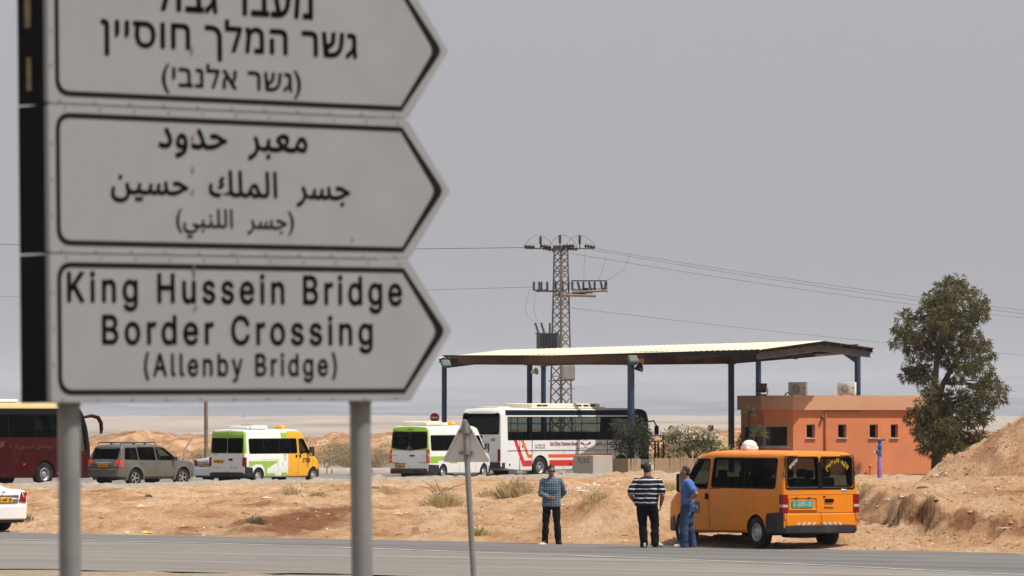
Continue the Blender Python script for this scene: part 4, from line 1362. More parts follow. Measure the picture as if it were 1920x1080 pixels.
    for y in (1.2, -1.2):
        mm = MB(); mm.tube([(x1 - .15, y * .9, 2.6), (x1 + .25, y, 2.65), (x1 + .40, y * 1.05, 2.4)], .035); mm.box((x1 + .40, y * 1.05, 2.2), (.10, .22, .42), bev=.03); mm.build('mirror', M['black'], root)
    # seats inside and curtains
    for i, x in enumerate(np.arange(-4.7, 4.2, .82)):
        mb = MB()
        for y in (-.95, -.50, .50, .95):
            mb.box((x, y, 1.72), (.14, .42, .84), bev=.05)
        mb.build('seat', M['seat'], root)
    dr = MB(); surf_patch(dr, rect(x1 - 1.35, .42, x1 - .45, 2.75), f, .006, 0, .01); dr.build('door', M['navy'], root, 0)
    return root


# ---- the maroon coach at the left edge
def coach():
    L, W, H = 12.0, 2.5, 3.42
    x0, x1 = -L / 2, L / 2
    B = Body([(x0, H - .2), (x0 + .15, H - .03), (x0 + .4, H), (x1 - 1.25, H), (x1 - .85, H - .08), (x1 - .55, H - .32), (x1 - .30, 2.55), (x1 - .13, 1.9), (x1 - .03, 1.2), (x1, .8)],
             [(x0, .42), (x1, .34)], [(.3, 1.22), (.5, 1.25), (1.8, 1.25), (3.1, 1.18), (3.5, 1.15)],
             [(x0, .97), (x0 + .15, 1), (x1 - .8, 1), (x1 - .35, .95), (x1 - .1, .88), (x1, .82)], r=.22, crown=.05)
    mf = lambda c: 1 if c.z > 3.20 else (2 if (1.96 < c.z < 3.3 and c.x < x1 - .1) or (c.x > x1 - .6 and c.z > 1.5) else 0)
    wins = [dict(poly=rpoly(rect(-5.5, 2.02, 3.9, 2.96), .06), bars=(-3.9, -2.2, -.5, 1.1, 2.6), tint=M['glass_dark']),
            dict(poly=rpoly([(4.98, 1.45), (5.66, 1.42), (5.52, 2.20), (5.28, 2.72), (4.98, 2.72)], .06), tint=M['glass_light'])]
    root, B = vehicle('coach', 'dark maroon coach with gold roof at the left, nose towards the off-roader', 'coach', (-22.1, 208.2, FAR_Z), R(50), B,
                      [M['maroon_paint'], M['gold_paint'], M['black']], [(-3.2, 1.1), (-3.2, -1.1), (3.15, 1.1), (3.15, -1.1)], .50, .3, wins, None,
                      rpoly(rect(-1.05, 1.35, 1.05, 2.85), .12), cabin=(-5.7, 5.62, 1.35, 3.0, .06), matfn=mf, wheel_style='bus', arch=.08, dx=.14)
    for sg in (-1, 1):
        f = lambda a, b, o, sg=sg: B.side(a, b, sg, o)
        dr = MB()
        for l in (rect(4.86, .42, 4.89, 3.0), rect(5.72, .42, 5.74, 1.6)): surf_patch(dr, l, f, .004, 0, .008)
        for a in (-4.6, -1.5, .2, 1.8): surf_patch(dr, rect(a - .008, .46, a + .008, 1.5), f, .003, 0, .006)
        surf_patch(dr, rect(-5.6, 1.50, 4.8, 1.512), f, .003, 0, .006)
        dr.build('door_seam', M['black'], root, 0)
        bp = MB(); surf_patch(bp, [(4.9, 1.0), (5.72, 1.0), (5.70, 1.44), (4.9, 1.44)], f, .005, 0, .008); bp.build('door_panel', M['navy'], root, 0)
        w = MB()
        text_mb('\uFEE9\uFEAD\uFE8E\uFBFC\uFEB4\uFEDF \uFEE5\uFE8E\uFEA4\uFEF3\uFEAD', 1.15, 1.52, 3.6, 1.76, (lambda a, b: f(a, b, .005)) if sg < 0 else (lambda a, b: f(4.75 - a, b, .005)), bold=.015, mb=w)
        for k in range(5): surf_patch(w, [(.30 + k * .10, 1.56 + abs(k - 2) * .05), (.36 + k * .10, 1.56 + abs(k - 2) * .05), (.55 + (k - 2) * .14, 1.86), (.50 + (k - 2) * .14, 1.86)], f, .005, 0, .003)
        w.build('lettering', mat('faded_gold', (.17, .06, .03), .6), root, 0)
        for a, z in ((1.95, .92), (3.9, .55), (-2, .92)): lens(root, 'side_marker', rpoly(rect(a - .05, z - .03, a + .05, z + .03), .01), f, M['lamp_bright'], .015)
    rf = MB(); rf.box((.4, 0, H + .09), (3.2, 1.7, .14), bev=.06); rf.build('roof_air_conditioner', M['white_paint'], root)
    for sg in (1, -1):
        mm = MB(); y = sg * 1.0
        mm.tube([(x1 - .42, y, 2.83), (x1 - .05, y * 1.14, 2.90), (x1 + .22, y * 1.25, 2.82), (x1 + .34, y * 1.3, 2.60), (x1 + .36, y * 1.3, 2.34), (x1 + .34, y * 1.3, 2.16)], [.05, .075, .09, .085, .08, .05], 10)
        mm.build('mirror', M['maroon_paint'], root)
    wrap_bumper(root, B, 5.3, 0, .36, .62, M['maroon_paint'], True, .06)
    seats(root, list(np.arange(-5, 4.4, .85)), 1.36, .5, .80, (-.9, -.45, .45, .9))
    dd = MB().box((5.35, 0, 1.25), (.6, 2.0, .3), bev=.08); dd.build('dashboard', M['interior'], root)
    sw = MB(); sw.lathe([(.20, 0), (.235, .014), (.235, -.014), (.20, 0)], 20, 0, Matrix.Translation((4.9, .55, 1.55)) @ Matrix.Rotation(R(-50), 4, 'Y')); sw.build('steering_wheel', M['black'], root)
    return root


# ---- silver off-roader
def off_roader():
    L, W, H = 4.72, 1.85, 1.72
    x0, x1 = -L / 2, L / 2
    B = Body([(x0, .95), (x0 + .06, 1.06), (x0 + .30, H - .08), (x0 + .42, H - .01), (x0 + 1.4, H + .03), (.15, H), (.42, H - .06), (1.12, 1.20), (1.22, 1.13), (2.0, 1.06), (2.22, .96), (2.32, .74), (x1, .60)],
             [(x0, .48), (x0 + .3, .36), (x1 - .4, .34), (x1, .42)], [(.3, W * .47), (.5, W * .495), (.95, W * .5), (1.10, W * .485), (H - .1, W * .40), (H + .1, W * .38)],
             [(x0, .93), (x0 + .10, .98), (x0 + .3, 1.0), (1.5, 1.0), (2.0, .94), (2.28, .82), (x1, .76)], r=.10, crown=.03)
    wins = [dict(poly=rpoly([(-2.02, 1.15), (-1.24, 1.13), (-1.24, 1.60), (-1.86, 1.60)], .05)),
            dict(poly=rpoly([(-1.16, 1.13), (-.18, 1.11), (-.18, 1.62), (-1.16, 1.62)], .05)),
            dict(poly=rpoly([(-.08, 1.11), (1.02, 1.11), (.92, 1.24), (.44, 1.58), (-.08, 1.62)], .05), tint=M['glass_light'])]
    root, B = vehicle('car', 'silver off-roader with roof rails, behind the maroon coach', 'car', (-15.04, 208.6, FAR_Z), R(51.5), B, [M['silver_paint']],
                      [(-1.42, .79), (-1.42, -.79), (1.43, .79), (1.43, -.79)], .39, .25, wins, [rpoly(rect(-.68, 1.14, .68, 1.58), .07)],
                      rpoly([(-.70, 1.24), (.70, 1.24), (.60, 1.62), (-.60, 1.62)], .06), cabin=(x0 + .22, 1.0, 1.06, 1.62, .06), wheel_style='alloy', arch=.07, dx=.08)
    rear = lambda a, b, o: B.rear(a, b, o)
    for sg in (1, -1):
        f = lambda a, b, o, sg=sg: B.side(a, b, sg, o)
        for cx in (-1.42, 1.43):
            c = MB()
            for k in range(12):
                t0, t1 = -10 + k * 200 / 12, -10 + (k + 1) * 200 / 12
                pts = [(cx + rr * math.cos(R(t)), .39 + rr * math.sin(R(t))) for t, rr in ((t0, .45), (t1, .45), (t1, .58), (t0, .58))]
                vs = [f(a, b, .045) for a, b in pts[:2]] + [f(a, b, .012) for a, b in pts[2:]] + [f(a, b, -.05) for a, b in pts]
                c.add(vs, [(0, 1, 2, 3), (0, 4, 5, 1), (2, 6, 7, 3)])
            c.build('wheel_arch', M['silver_paint'], root, 50)
        rl = MB(); rl.tube([(-2.0, sg * .62, H + .02), (-1.95, sg * .62, H + .09), (-.0, sg * .62, H + .10), (.12, sg * .62, H + .0)], .022, 8)
        for a in (-1.2, -.55): rl.box((a, sg * .62, H + .05), (.12, .05, .10), bev=.01)
        rl.build('roof_rail', M['rack'], root)
        lens(root, 'door_handle', rpoly(rect(-.10, .98, .08, 1.02), .015), f, M['silver_paint'], .03)
        lens(root, 'door_handle', rpoly(rect(-1.10, .98, -.92, 1.02), .015), f, M['silver_paint'], .03)
        t = MB(); surf_patch(t, rpoly(rect(sg * .72 - .08, .86, sg * .72 + .08, 1.12), .02), rear, .02, 0, .03); surf_patch(t, rpoly(rect(x0 + .05, .86, x0 + .22, 1.10), .03), f, .012, 0, .02)
        t.build('tail_light', M['lamp_bright'], root, 0)
        lens(root, 'reflector', rpoly(rect(sg * .66 - .05, .62, sg * .66 + .05, .67), .02), lambda a, b, o: B.rear(a, b, o + .06), M['lamp_red'], .02)
        mirror(root, .86, sg * .88, 1.16, (.10, .18, .16), .04)
        sl_ = MB(); surf_patch(sl_, rect(-.92, .36, .92, .44), f, .02, 0, .05); sl_.build('side_step', M['bumper'], root, 20)
    seam(root, B, [[(-.13, .42), (-.13, 1.62)], [(-1.12, .75), (-1.20, 1.12)], [(-1.12, .75), (-.9, .45)], [(.98, .48), (1.0, 1.1)]])
    wrap_bumper(root, B, -2.0, 0, .46, .74, M['silver_paint'], proud=.06); wrap_bumper(root, B, 2.05, 0, .42, .70, M['silver_paint'], True)
    number_plate(root, rear, .0, .90, .50, .12, 'plate_yellow', '14-307-59', .03)
    lens(root, 'plate_trim', rpoly(rect(-.42, .99, .42, 1.03), .015), rear, M['chrome'], .03)
    b = MB(); b.lathe([(.05, 0), (.065, .01), (.065, -.01)], 16, 0, Matrix.Translation(rear(0, 1.08, .02)) @ Matrix.Rotation(R(-90), 4, 'Y')); b.build('badge', M['chrome'], root)
    cb = MB()
    for a in (-1.85, -.75): cb.tube([(a, -.60, H + .10), (a, .60, H + .10)], .02, 8)
    cb.build('roof_bar', M['rack'], root)
    seats(root, (-1.5, -.55, .35), 1.0, .48, .34, (-.4, .4))
    return root


# ---- saloons
def saloon(name, label, loc, heading, paint, plate, lamp='lamp_red', group=None):
    L, W, H = 4.55, 1.79, 1.45
    x0, x1 = -L / 2, L / 2
    B = Body([(x0, .80), (x0 + .04, .96), (x0 + .12, 1.02), (x0 + .72, 1.06), (x0 + .86, 1.09), (x0 + 1.52, H - .06), (x0 + 1.85, H), (.15, H), (.45, H - .06), (1.10, 1.02), (1.2, .96), (1.95, .86), (2.18, .70), (x1, .5)],
             [(x0, .34), (x0 + .4, .22), (x1 - .4, .2), (x1, .28)], [(.2, W * .46), (.45, W * .495), (.75, W * .5), (.95, W * .485), (H - .06, W * .37), (H + .1, W * .36)],
             [(x0, .84), (x0 + .06, .91), (x0 + .2, .965), (x0 + .5, 1.0), (1.4, 1.0), (1.9, .93), (2.2, .80), (x1, .72)], r=.10, crown=.03)
    wins = [dict(poly=rpoly([(-1.34, .99), (-.38, .98), (-.38, 1.36), (-.88, 1.36), (-1.36, 1.07)], .04, 2), tint=M['glass_mid']),
            dict(poly=rpoly([(-.30, .98), (.84, .98), (.86, 1.05), (.42, 1.34), (-.30, 1.37)], .04, 2), tint=M['glass_mid'])]
    root, B = vehicle(name, label, 'car', loc, heading, B, [paint], [(-1.33, .77), (-1.33, -.77), (1.37, .77), (1.37, -.77)], .31, .21, wins,
                      [rpoly([(-.62, 1.12), (.62, 1.12), (.50, 1.37), (-.50, 1.37)], .05)], rpoly([(-.66, 1.06), (.66, 1.06), (.55, 1.36), (-.55, 1.36)], .05),
                      cabin=(-1.40, .95, .92, 1.385, .06), wheel_style='alloy', dx=.07, tints=M['glass_mid'])
    rear = lambda a, b, o: B.rear(a, b, o)
    for sg in (1, -1):
        f = lambda a, b, o, sg=sg: B.side(a, b, sg, o)
        t = MB()
        poly = rpoly([(sg * .47, .74), (sg * .71, .72), (sg * .73, .96), (sg * .60, .99)], .03)
        surf_patch(t, poly, rear, .02, 0, .04)
        surf_patch(t, rpoly([(x0 + .02, .72), (x0 + .24, .78), (x0 + .16, .97), (x0 + .04, .98)], .03), f, .010, 0, .03)
        t.build('tail_light', M[lamp], root, 20)
        lens(root, 'door_handle', rpoly(rect(-.28, .86, -.10, .90), .015), f, M['chrome'], .03)
        mirror(root, .78, sg * .84, 1.0, (.10, .16, .14), .03)
    seam(root, B, [[(-.34, .26), (-.34, .97)], [(-1.05, .5), (-1.2, .97)], [(1.0, .4), (1.02, .95)]])
    rc = MB(); surf_patch(rc, rpoly([(-.44, .70), (.44, .70), (.50, .90), (-.50, .90)], .03), rear, .012, 0, .012); rc.build('plate_recess', M['grey_plastic'], root, 0)
    ch = lens(root, 'boot_trim', rpoly(rect(-.46, .885, .46, .915), .01), rear, M['chrome'], .03)
    number_plate(root, rear, 0, .79, .52, .12, 'plate_yellow', plate, .025)
    b = MB(); b.lathe([(.04, 0), (.055, .01), (.055, -.01)], 16, 0, Matrix.Translation(rear(0, .96, .02)) @ Matrix.Rotation(R(-90), 4, 'Y')); b.build('badge', M['chrome'], root)
    wrap_bumper(root, B, -1.85, 0, .34, .62, paint, proud=.07)
    lo = MB(); lo.box((x0 + .03, 0, .30), (.12, 1.3, .14), bev=.04); lo.build('lower_bumper', M['bumper'], root)
    seats(root, (-1.0, .0), .95, .48, .26, (-.38, .38))
    return root


orange_van(); shuttle_yellow(); shuttle_green(); bus(); coach(); off_roader()
saloon('car', 'white saloon on the near road at the lower left edge', (-14.07, 126.4, ROAD_Z), R(138), M['white_paint'], '72-469-18')
saloon('car', 'pale silver saloon half hidden behind the green and yellow shuttle van', (-11.7, 222.5, FAR_Z), R(50), M['pale_silver'], '35-190-62')
# ------------------------------------------------------------------ the three-panel direction sign close to the camera
def direction_sign():
    root = bpy.data.objects.new('direction_sign', None); COL.objects.link(root)
    m3 = Matrix.Rotation(.7469, 3, 'Z') @ Matrix.Rotation(-.0111, 3, 'X') @ Matrix.Rotation(-.0062, 3, 'Y')
    root.matrix_world = Matrix.Translation((-1.516, 17.0, 3.6799)) @ m3.to_4x4()
    tag(root, 'large blurred white arrow sign naming a bridge in three scripts, on two grey posts', 'road sign')
    W, T, h, P = 1.5387, .195, .4421, .4979
    fn = lambda a, b: Vector((a, -.0035, b))
    for i in range(3):
        c = -(i - 1) * P
        hh = P / 2 - .0015
        out = rpoly([(-.030, c - hh), (1.566, c - hh), (1.766, c), (1.566, c + hh), (-.030, c + hh)], .012, 3)
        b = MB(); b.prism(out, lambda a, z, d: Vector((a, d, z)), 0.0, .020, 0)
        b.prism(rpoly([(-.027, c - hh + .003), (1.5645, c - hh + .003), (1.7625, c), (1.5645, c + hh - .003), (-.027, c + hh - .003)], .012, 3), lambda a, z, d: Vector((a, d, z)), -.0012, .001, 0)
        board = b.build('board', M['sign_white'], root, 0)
        o = rpoly([(0, c - h / 2), (W, c - h / 2), (W + T, c), (W, c + h / 2), (0, c + h / 2)], .055, 6)
        o2 = [(0, c - h / 2), (W, c - h / 2), (W + T, c), (W, c + h / 2), (0, c + h / 2)]
        # square shoulders at the arrow side, round corners at the left
        def shape(x0, x1, tip, z0, z1, r):
            left = rpoly([(x0, z0), (x0, z1), (x1, z1), (x1, z0)], r, 6)
            n = 7
            a = left[:n]; bq = left[n:2 * n]
            return [(x1, z0)] + a + bq + [(x1, z1)] + rpoly([(x1 - .3, z1), (x1, z1), (tip, (z0 + z1) / 2), (x1, z0), (x1 - .3, z0)], .028, 4)[10:15]
        A = shape(0, W, W + T, c - h / 2, c + h / 2, .06)
        Bq = shape(.017, W - .006, W + T - .040, c - h / 2 + .017, c + h / 2 - .017, .045)
        n = len(A); mb = MB()
        vs = [Vector((x, -.003, z)) for x, z in A] + [Vector((x, -.003, z)) for x, z in Bq]
        mb.add(vs, [(k, (k + 1) % n, n + (k + 1) % n, n + k) for k in range(n)])
        mb.build('border', M['ink'], board, 0)
        rows = [[('\u05DC\u05D5\u05D1\u05D2 \u05E8\u05D1\u05E2\u05DE', .428, .583, 1.128, .712), ('\u05DF\u05D9\u05D9\u05E1\u05D5\u05D7 \u05DA\u05DC\u05DE\u05D4 \u05E8\u05E9\u05D2', .197, .422, 1.330, .562), ('(\u05D9\u05D1\u05E0\u05DC\u05D0 \u05E8\u05E9\u05D2)', .456, .303, 1.071, .407)],
                [('\uFEA9\uFEED\uFEAA\uFEA3  \uFEAE\uFE92\uFECC\uFEE3', .438, .086, 1.097, .184), ('\uFEE6\uFEF4\uFEB4\uFEA3  \uFEDA\uFEE0\uFEE4\uFEDF\uFE8D  \uFEAE\uFEB4\uFE9F', .233, -.070, 1.290, .045), ('(\uFEF2\uFE92\uFEE8\uFEE0\uFEDF\uFE8D  \uFEAE\uFEB4\uFE9F)', .512, -.187, 1.032, -.087)],
                [('King Hussein Bridge', .044, -.436, 1.527, -.308), ('Border Crossing', .190, -.576, 1.387, -.450), ('(Allenby Bridge)', .367, -.677, 1.220, -.577)]][i]
        for k, (s_, a0, b0, a1, b1) in enumerate(rows):
            text_mb(s_, a0, b0, a1, b1, fn, bold=(.016 if i == 2 else .020) if k < 2 else .014, spacing=1.22 if i == 2 else 1.08).build('lettering', M['ink'], board, 0)
        bo = MB()
        for k in range(11):
            for sg in (-1, 1):
                a = .02 + k * .148 + (.02 if sg > 0 else 0)
                bo.cyl((a, .0, c + sg * (hh - .011)), (a, -.004, c + sg * (hh - .011)), .0045, n=8)
        for sg in (-1, 0, 1): bo.cyl((-.016, 0, c + sg * .12), (-.016, -.004, c + sg * .12), .0045, n=8)
        bo.build('bolt', M['galv'], board, 20)
        side = MB().box((-.022, .092, c), (.014, .142, P - .006))
        side.build('side_panel', M['sign_side'], root, 0)
        if i == 0:
            s2 = MB(); s2.box((-.031, .104, c + .16), (.004, .030, .30)); s2.box((-.031, .100, c - .145), (.004, .022, .11)); s2.build('weathered_strip', M['stain'], root, 0)
        back = MB().box((.78, .155, c), (1.55, .012, P - .01)); back.build('back_panel', M['galv'], root, 0)
    rs = MB()
    for (a, b, w, z) in ((.585, .155, .005, .012), (.584, .045, .0035, .014), (.582, -.03, .004, .010), (.584, -.29, .005, .010), (.585, -.31, .004, .014), (.59, -.425, .005, .008), (.586, .45, .004, .016), (1.30, -.18, .004, .006)):
        n = 9; rs.add([Vector((a + w * math.cos(k * 2 * math.pi / n) * (1 + .3 * math.sin(k * 3)), -.006, b + z * math.sin(k * 2 * math.pi / n))) for k in range(n)], [tuple(range(n))])
    rs.build('rust_stain', M['rust'], root, 0)
    for a in (.107, 1.400):
        p = MB().cyl((a, .08, -.70), (a, .08, -2.85), .0375, n=28)
        p.lathe([(.0385, -.757), (.041, -.755), (.041, -.735), (.030, -.73)], 28, 0, Matrix.Translation((a, .08, 0)))
        p.build('post', M['galv'], root, 40)
    return root


direction_sign()


# ------------------------------------------------------------------ back of the warning triangle
def warning_sign():
    base = at(888, 1080, 58); base.z = hz(base.x, 58)
    top = at(871.5, 786, 58)
    root = empty('warning_sign', base, 0, 'triangular warning sign seen from its bare grey back on a leaning pole', 'road sign')
    L = lambda p: Vector(p) - base
    d = (top - at(888, 1080, 58)).normalized()
    foot = at(888, 1080, 58); foot = foot + d * ((base.z - foot.z) / d.z)
    pm = MB().cyl(L(foot), L(top - d * .02), .033, n=20)
    pm.build('pole', M['galv'], root, 40)
    ax = Vector((math.cos(R(-20)), math.sin(R(-20)), 0)) + Vector((0, 0, 0))
    nrm = Vector((ax.y, -ax.x, 0)) * -1
    c0 = (top + Vector((0, .045, 0)))
    s = .585
    tri = rpoly([(-s / 2, -s * .866), (s / 2, -s * .866), (0, 0)], .05, 5)
    up = Vector((-.03, 0, 1)).normalized()
    fnp = lambda a, b, dd: L(c0 + ax * a + up * (b + .02) + Vector((-.34, .94, 0)) * dd)
    pl = MB().prism(tri, fnp, 0, .004)
    # folded rim of the plate
    n = len(tri); inn = inset(tri, .018)
    vs = [fnp(a, b, -.001) for a, b in tri] + [fnp(a, b, -.014) for a, b in tri] + [fnp(a, b, -.014) for a, b in inn] + [fnp(a, b, -.001) for a, b in inn]
    pl.add(vs, [(k, (k + 1) % n, n + (k + 1) % n, n + k) for k in range(n)] + [(n + k, n + (k + 1) % n, 2 * n + (k + 1) % n, 2 * n + k) for k in range(n)] + [(2 * n + k, 2 * n + (k + 1) % n, 3 * n + (k + 1) % n, 3 * n + k) for k in range(n)])
    pl.build('plate', mat('bare_aluminium', (.66, .64, .61), .5, metal=.0, var=.06, dirt=(.52, .48, .43), dirt_amt=.5, dirt_scale=5), root, 0)
    for zz in (-.16, -.40):
        b = MB().box((0, 0, 0), (.16, .03, .035), 0, Matrix.Translation(fnp(0, zz, -.012)) @ Matrix.Rotation(R(-20), 4, 'Z'))
        b.cyl(fnp(0, zz, -.03) + Vector((-.001, -.05, -.018)), fnp(0, zz, -.03) + Vector((0, -.05, .018)), .042, n=16)
        b.build('clamp', M['galv'], root, 30)


warning_sign()


# ------------------------------------------------------------------ the canopy over the lanes
def canopy():
    NL, NR = at(820, 672, 244.5), at(1428, 655, 234.6)
    AR, FRp = at(1545, 640, 240.6), at(1640, 652.5, 246.6)
    AL = NL + (AR - NR); FL = NL + (FRp - NR)
    base = Vector((5, 242, 0))
    root = empty('canopy', base, 0, 'long open canopy with a corrugated cream roof on dark blue steel posts', 'canopy')
    L = lambda p: Vector(p) - base
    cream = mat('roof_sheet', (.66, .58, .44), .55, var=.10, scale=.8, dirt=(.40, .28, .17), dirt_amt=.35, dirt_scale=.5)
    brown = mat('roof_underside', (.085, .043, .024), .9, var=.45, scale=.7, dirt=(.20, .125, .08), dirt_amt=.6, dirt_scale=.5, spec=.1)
    steel = mat('canopy_steel', (.055, .05, .048), .7, var=.25, scale=2, dirt=(.22, .10, .05), dirt_amt=.6, dirt_scale=.8)
    eave = mat('eave_steel', (.030, .029, .028), .8, var=.25, scale=1.5, spec=.15)
    blue = mat('canopy_blue', (.012, .035, .085), .45, var=.2, scale=2, dirt=(.10, .11, .12), dirt_amt=.3)
    for E0, E1, G0, G1 in ((NL, NR, AL, AR), (FL, FRp, AL, AR)):
        n = int((E1 - E0).length / .045); mb = MB(); vs = []; fs = []
        for i in range(n + 1):
            s_ = i / n; ph = s_ * (E1 - E0).length / .30
            t = ph % 1; z = .045 if t < .28 else (.0 if .42 < t < .86 else (.045 * (.42 - t) / .14 if t <= .42 else .045 * (t - .86) / .14))
            sag = -.07 * math.sin(s_ * math.pi) + .02 * math.sin(s_ * 17)
            for t_ in (0, .5, 1):
                p = (E0 + (E1 - E0) * s_) * (1 - t_) + (G0 + (G1 - G0) * s_) * t_
                vs.append(L(p) + Vector((0, 0, z + sag * (1 - t_))))
        for i in range(n):
            for k in range(2): fs.append((i * 3 + k, (i + 1) * 3 + k, (i + 1) * 3 + k + 1, i * 3 + k + 1))
        m = len(vs); vs += [v - Vector((0, 0, .012)) for v in vs]
        fs2 = [tuple(m + j for j in reversed(f)) for f in fs]
        mb.add(vs, fs, 0); mb.add([], [], 0)
        for f in fs2: mb.f.append(list(f)); mb.m.append(1)
        for i in range(n):
            for k in (0, 2): mb.f.append([i * 3 + k, (i + 1) * 3 + k, m + (i + 1) * 3 + k, m + i * 3 + k]); mb.m.append(0)
        for i in (0, n):
            for k in range(2): mb.f.append([i * 3 + k, i * 3 + k + 1, m + i * 3 + k + 1, m + i * 3 + k]); mb.m.append(1)
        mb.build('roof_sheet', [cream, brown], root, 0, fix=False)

    def beam(p, q, w, hgt, m, name, drop=0.0):
        p, q = L(p), L(q); d = q - p; ln = d.length
        rot = d.to_track_quat('X', 'Z').to_matrix().to_4x4()
        mb = MB(); M4 = Matrix.Translation((p + q) / 2 + Vector((0, 0, -drop))) @ rot
        # I section
        mb.box((0, 0, 0), (ln, w * .25, hgt), 0, M4); mb.box((0, 0, hgt / 2 + .011), (ln, w, .02), 0, M4); mb.box((0, 0, -hgt / 2 - .011), (ln, w, .02), 0, M4)
        return mb.build(name, m, root, 0)
    # eave channels and purlins under the sheets
    for a, b in ((NL, NR), (FL, FRp)): beam(a + Vector((.1, 0, 0)), b - Vector((.1, 0, 0)), .10, .17, eave, 'eave_beam', .11)
    for t_ in (.22, .45, .68, .9):
        for E0, E1 in ((NL, NR), (FL, FRp)):
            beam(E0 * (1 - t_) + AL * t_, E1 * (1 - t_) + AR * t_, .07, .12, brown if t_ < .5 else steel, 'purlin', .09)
    for s_ in (.04, .28, .52, .76, .985):
        for E0, E1 in ((NL, NR), (FL, FRp)):
            beam(E0 + (E1 - E0) * s_, AL + (AR - AL) * s_, .12, .26, steel, 'rafter', .30)
    posts = [(833, 684, 244.5, .125), (1183, 685, 236.8, .165), (1371, 683, 246.5, .15), (993, 685, 255.0, .14), (1019, 687, 257.5, .13), (1422, 673, 255, .14), (1608, 663, 249.5, .15)]
    tops = []
    for px, py, Y, r in posts:
        t = at(px, py, Y); tops.append(t)
        b = Vector((t.x, t.y, hz(t.x, t.y) - .05))
        mb = MB().cyl(L(b), L(t) + Vector((0, 0, .1)), r, n=20)
        mb.box(L(b) + Vector((0, 0, .08)), (r * 3.2, r * 3.2, .04)); mb.box(L(t) + Vector((0, 0, .02)), (r * 2.8, r * 2.8, .05))
        mb.build('post', blue, root, 40)
    up = Vector((0, 0, .24))
    for i, j in ((0, 1), (1, 2), (0, 3), (3, 4), (3, 2), (2, 6), (4, 5), (5, 6)):
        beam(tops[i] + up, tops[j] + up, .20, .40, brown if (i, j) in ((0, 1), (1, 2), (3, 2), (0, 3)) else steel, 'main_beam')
    # haunch at the far right post
    t = tops[6]; mb = MB()
    mb.add([L(t) + Vector(v) for v in ((-.12, -.06, -.45), (-.12, -.06, .06), (-.85, -.06, .06), (-.12, .06, -.45), (-.12, .06, .06), (-.85, .06, .06))], [(0, 1, 2), (5, 4, 3), (0, 3, 4, 1), (1, 4, 5, 2), (2, 5, 3, 0)])
    mb.build('haunch', blue, root, 0)
    gr = mat('floodlight_green', (.03, .17, .13), .5, var=.1); ln_ = mat('floodlight_lens', (.10, .08, .06), .5, var=.1, spec=.2)
    for px, py, Y, s_ in ((836, 682, 244.0, 1.0), (1187, 674, 236.2, 1.0)):
        c = L(at(px, py, Y))
        M4 = Matrix.Translation(c) @ Matrix.Rotation(R(24), 4, 'Z') @ Matrix.Rotation(R(-38), 4, 'X')
        mb = MB(); mb.box((0, 0, 0), (.46, .20, .40), 0, M4, bev=.05); mb.box((0, -.105, 0), (.36, .02, .30), 1, M4); mb.box((.1, .14, .02), (.2, .12, .2), 0, M4, bev=.03)
        mb.tube([c + Vector((.0, .1, -.1)), c + Vector((.02, .25, -.2)), c + Vector((0, .35, .0))], .02)
        mb.build('floodlight', [gr, ln_], root, 25)
    for px, py, Y, r in ((1001, 697, 254.5, .18), (1196, 690, 236.5, .22)):
        c = L(at(px, py, Y)); mb = MB(); M4 = Matrix.Translation(c) @ Matrix.Rotation(R(75), 4, 'Y') @ Matrix.Rotation(R(30), 4, 'X')
        mb.lathe([(.05, -.16), (.08, -.1), (r * .6, .0), (r, .14), (r * 1.02, .16), (r * .9, .15), (r * .5, .02), (.005, -.06)], 20, 0, M4)
        mb.build('loudspeaker', M['cream'] if px < 1100 else M['black'], root, 40)
    wr = MB(); c = L(at(1616, 662, 249)); wr.tube([c, c + Vector((.15, 0, -.18)), c + Vector((.42, 0, -.05)), c + Vector((.5, 0, .16))], .018); wr.build('cable', M['black'], root)


canopy()


# ------------------------------------------------------------------ lattice pylon with transformer
def insulator(mb, p, q, r, n=5, m=1):
    p, q = Vector(p), Vector(q); d = q - p
    mb.cyl(p, q, r * .35, n=8, m=m)
    for i in range(n):
        c = p + d * ((i + .5) / n)
        mb.cyl(c - d.normalized() * d.length / n * .30, c + d.normalized() * d.length / n * .16, r, r * .55, 10, m)


PY = 272.0


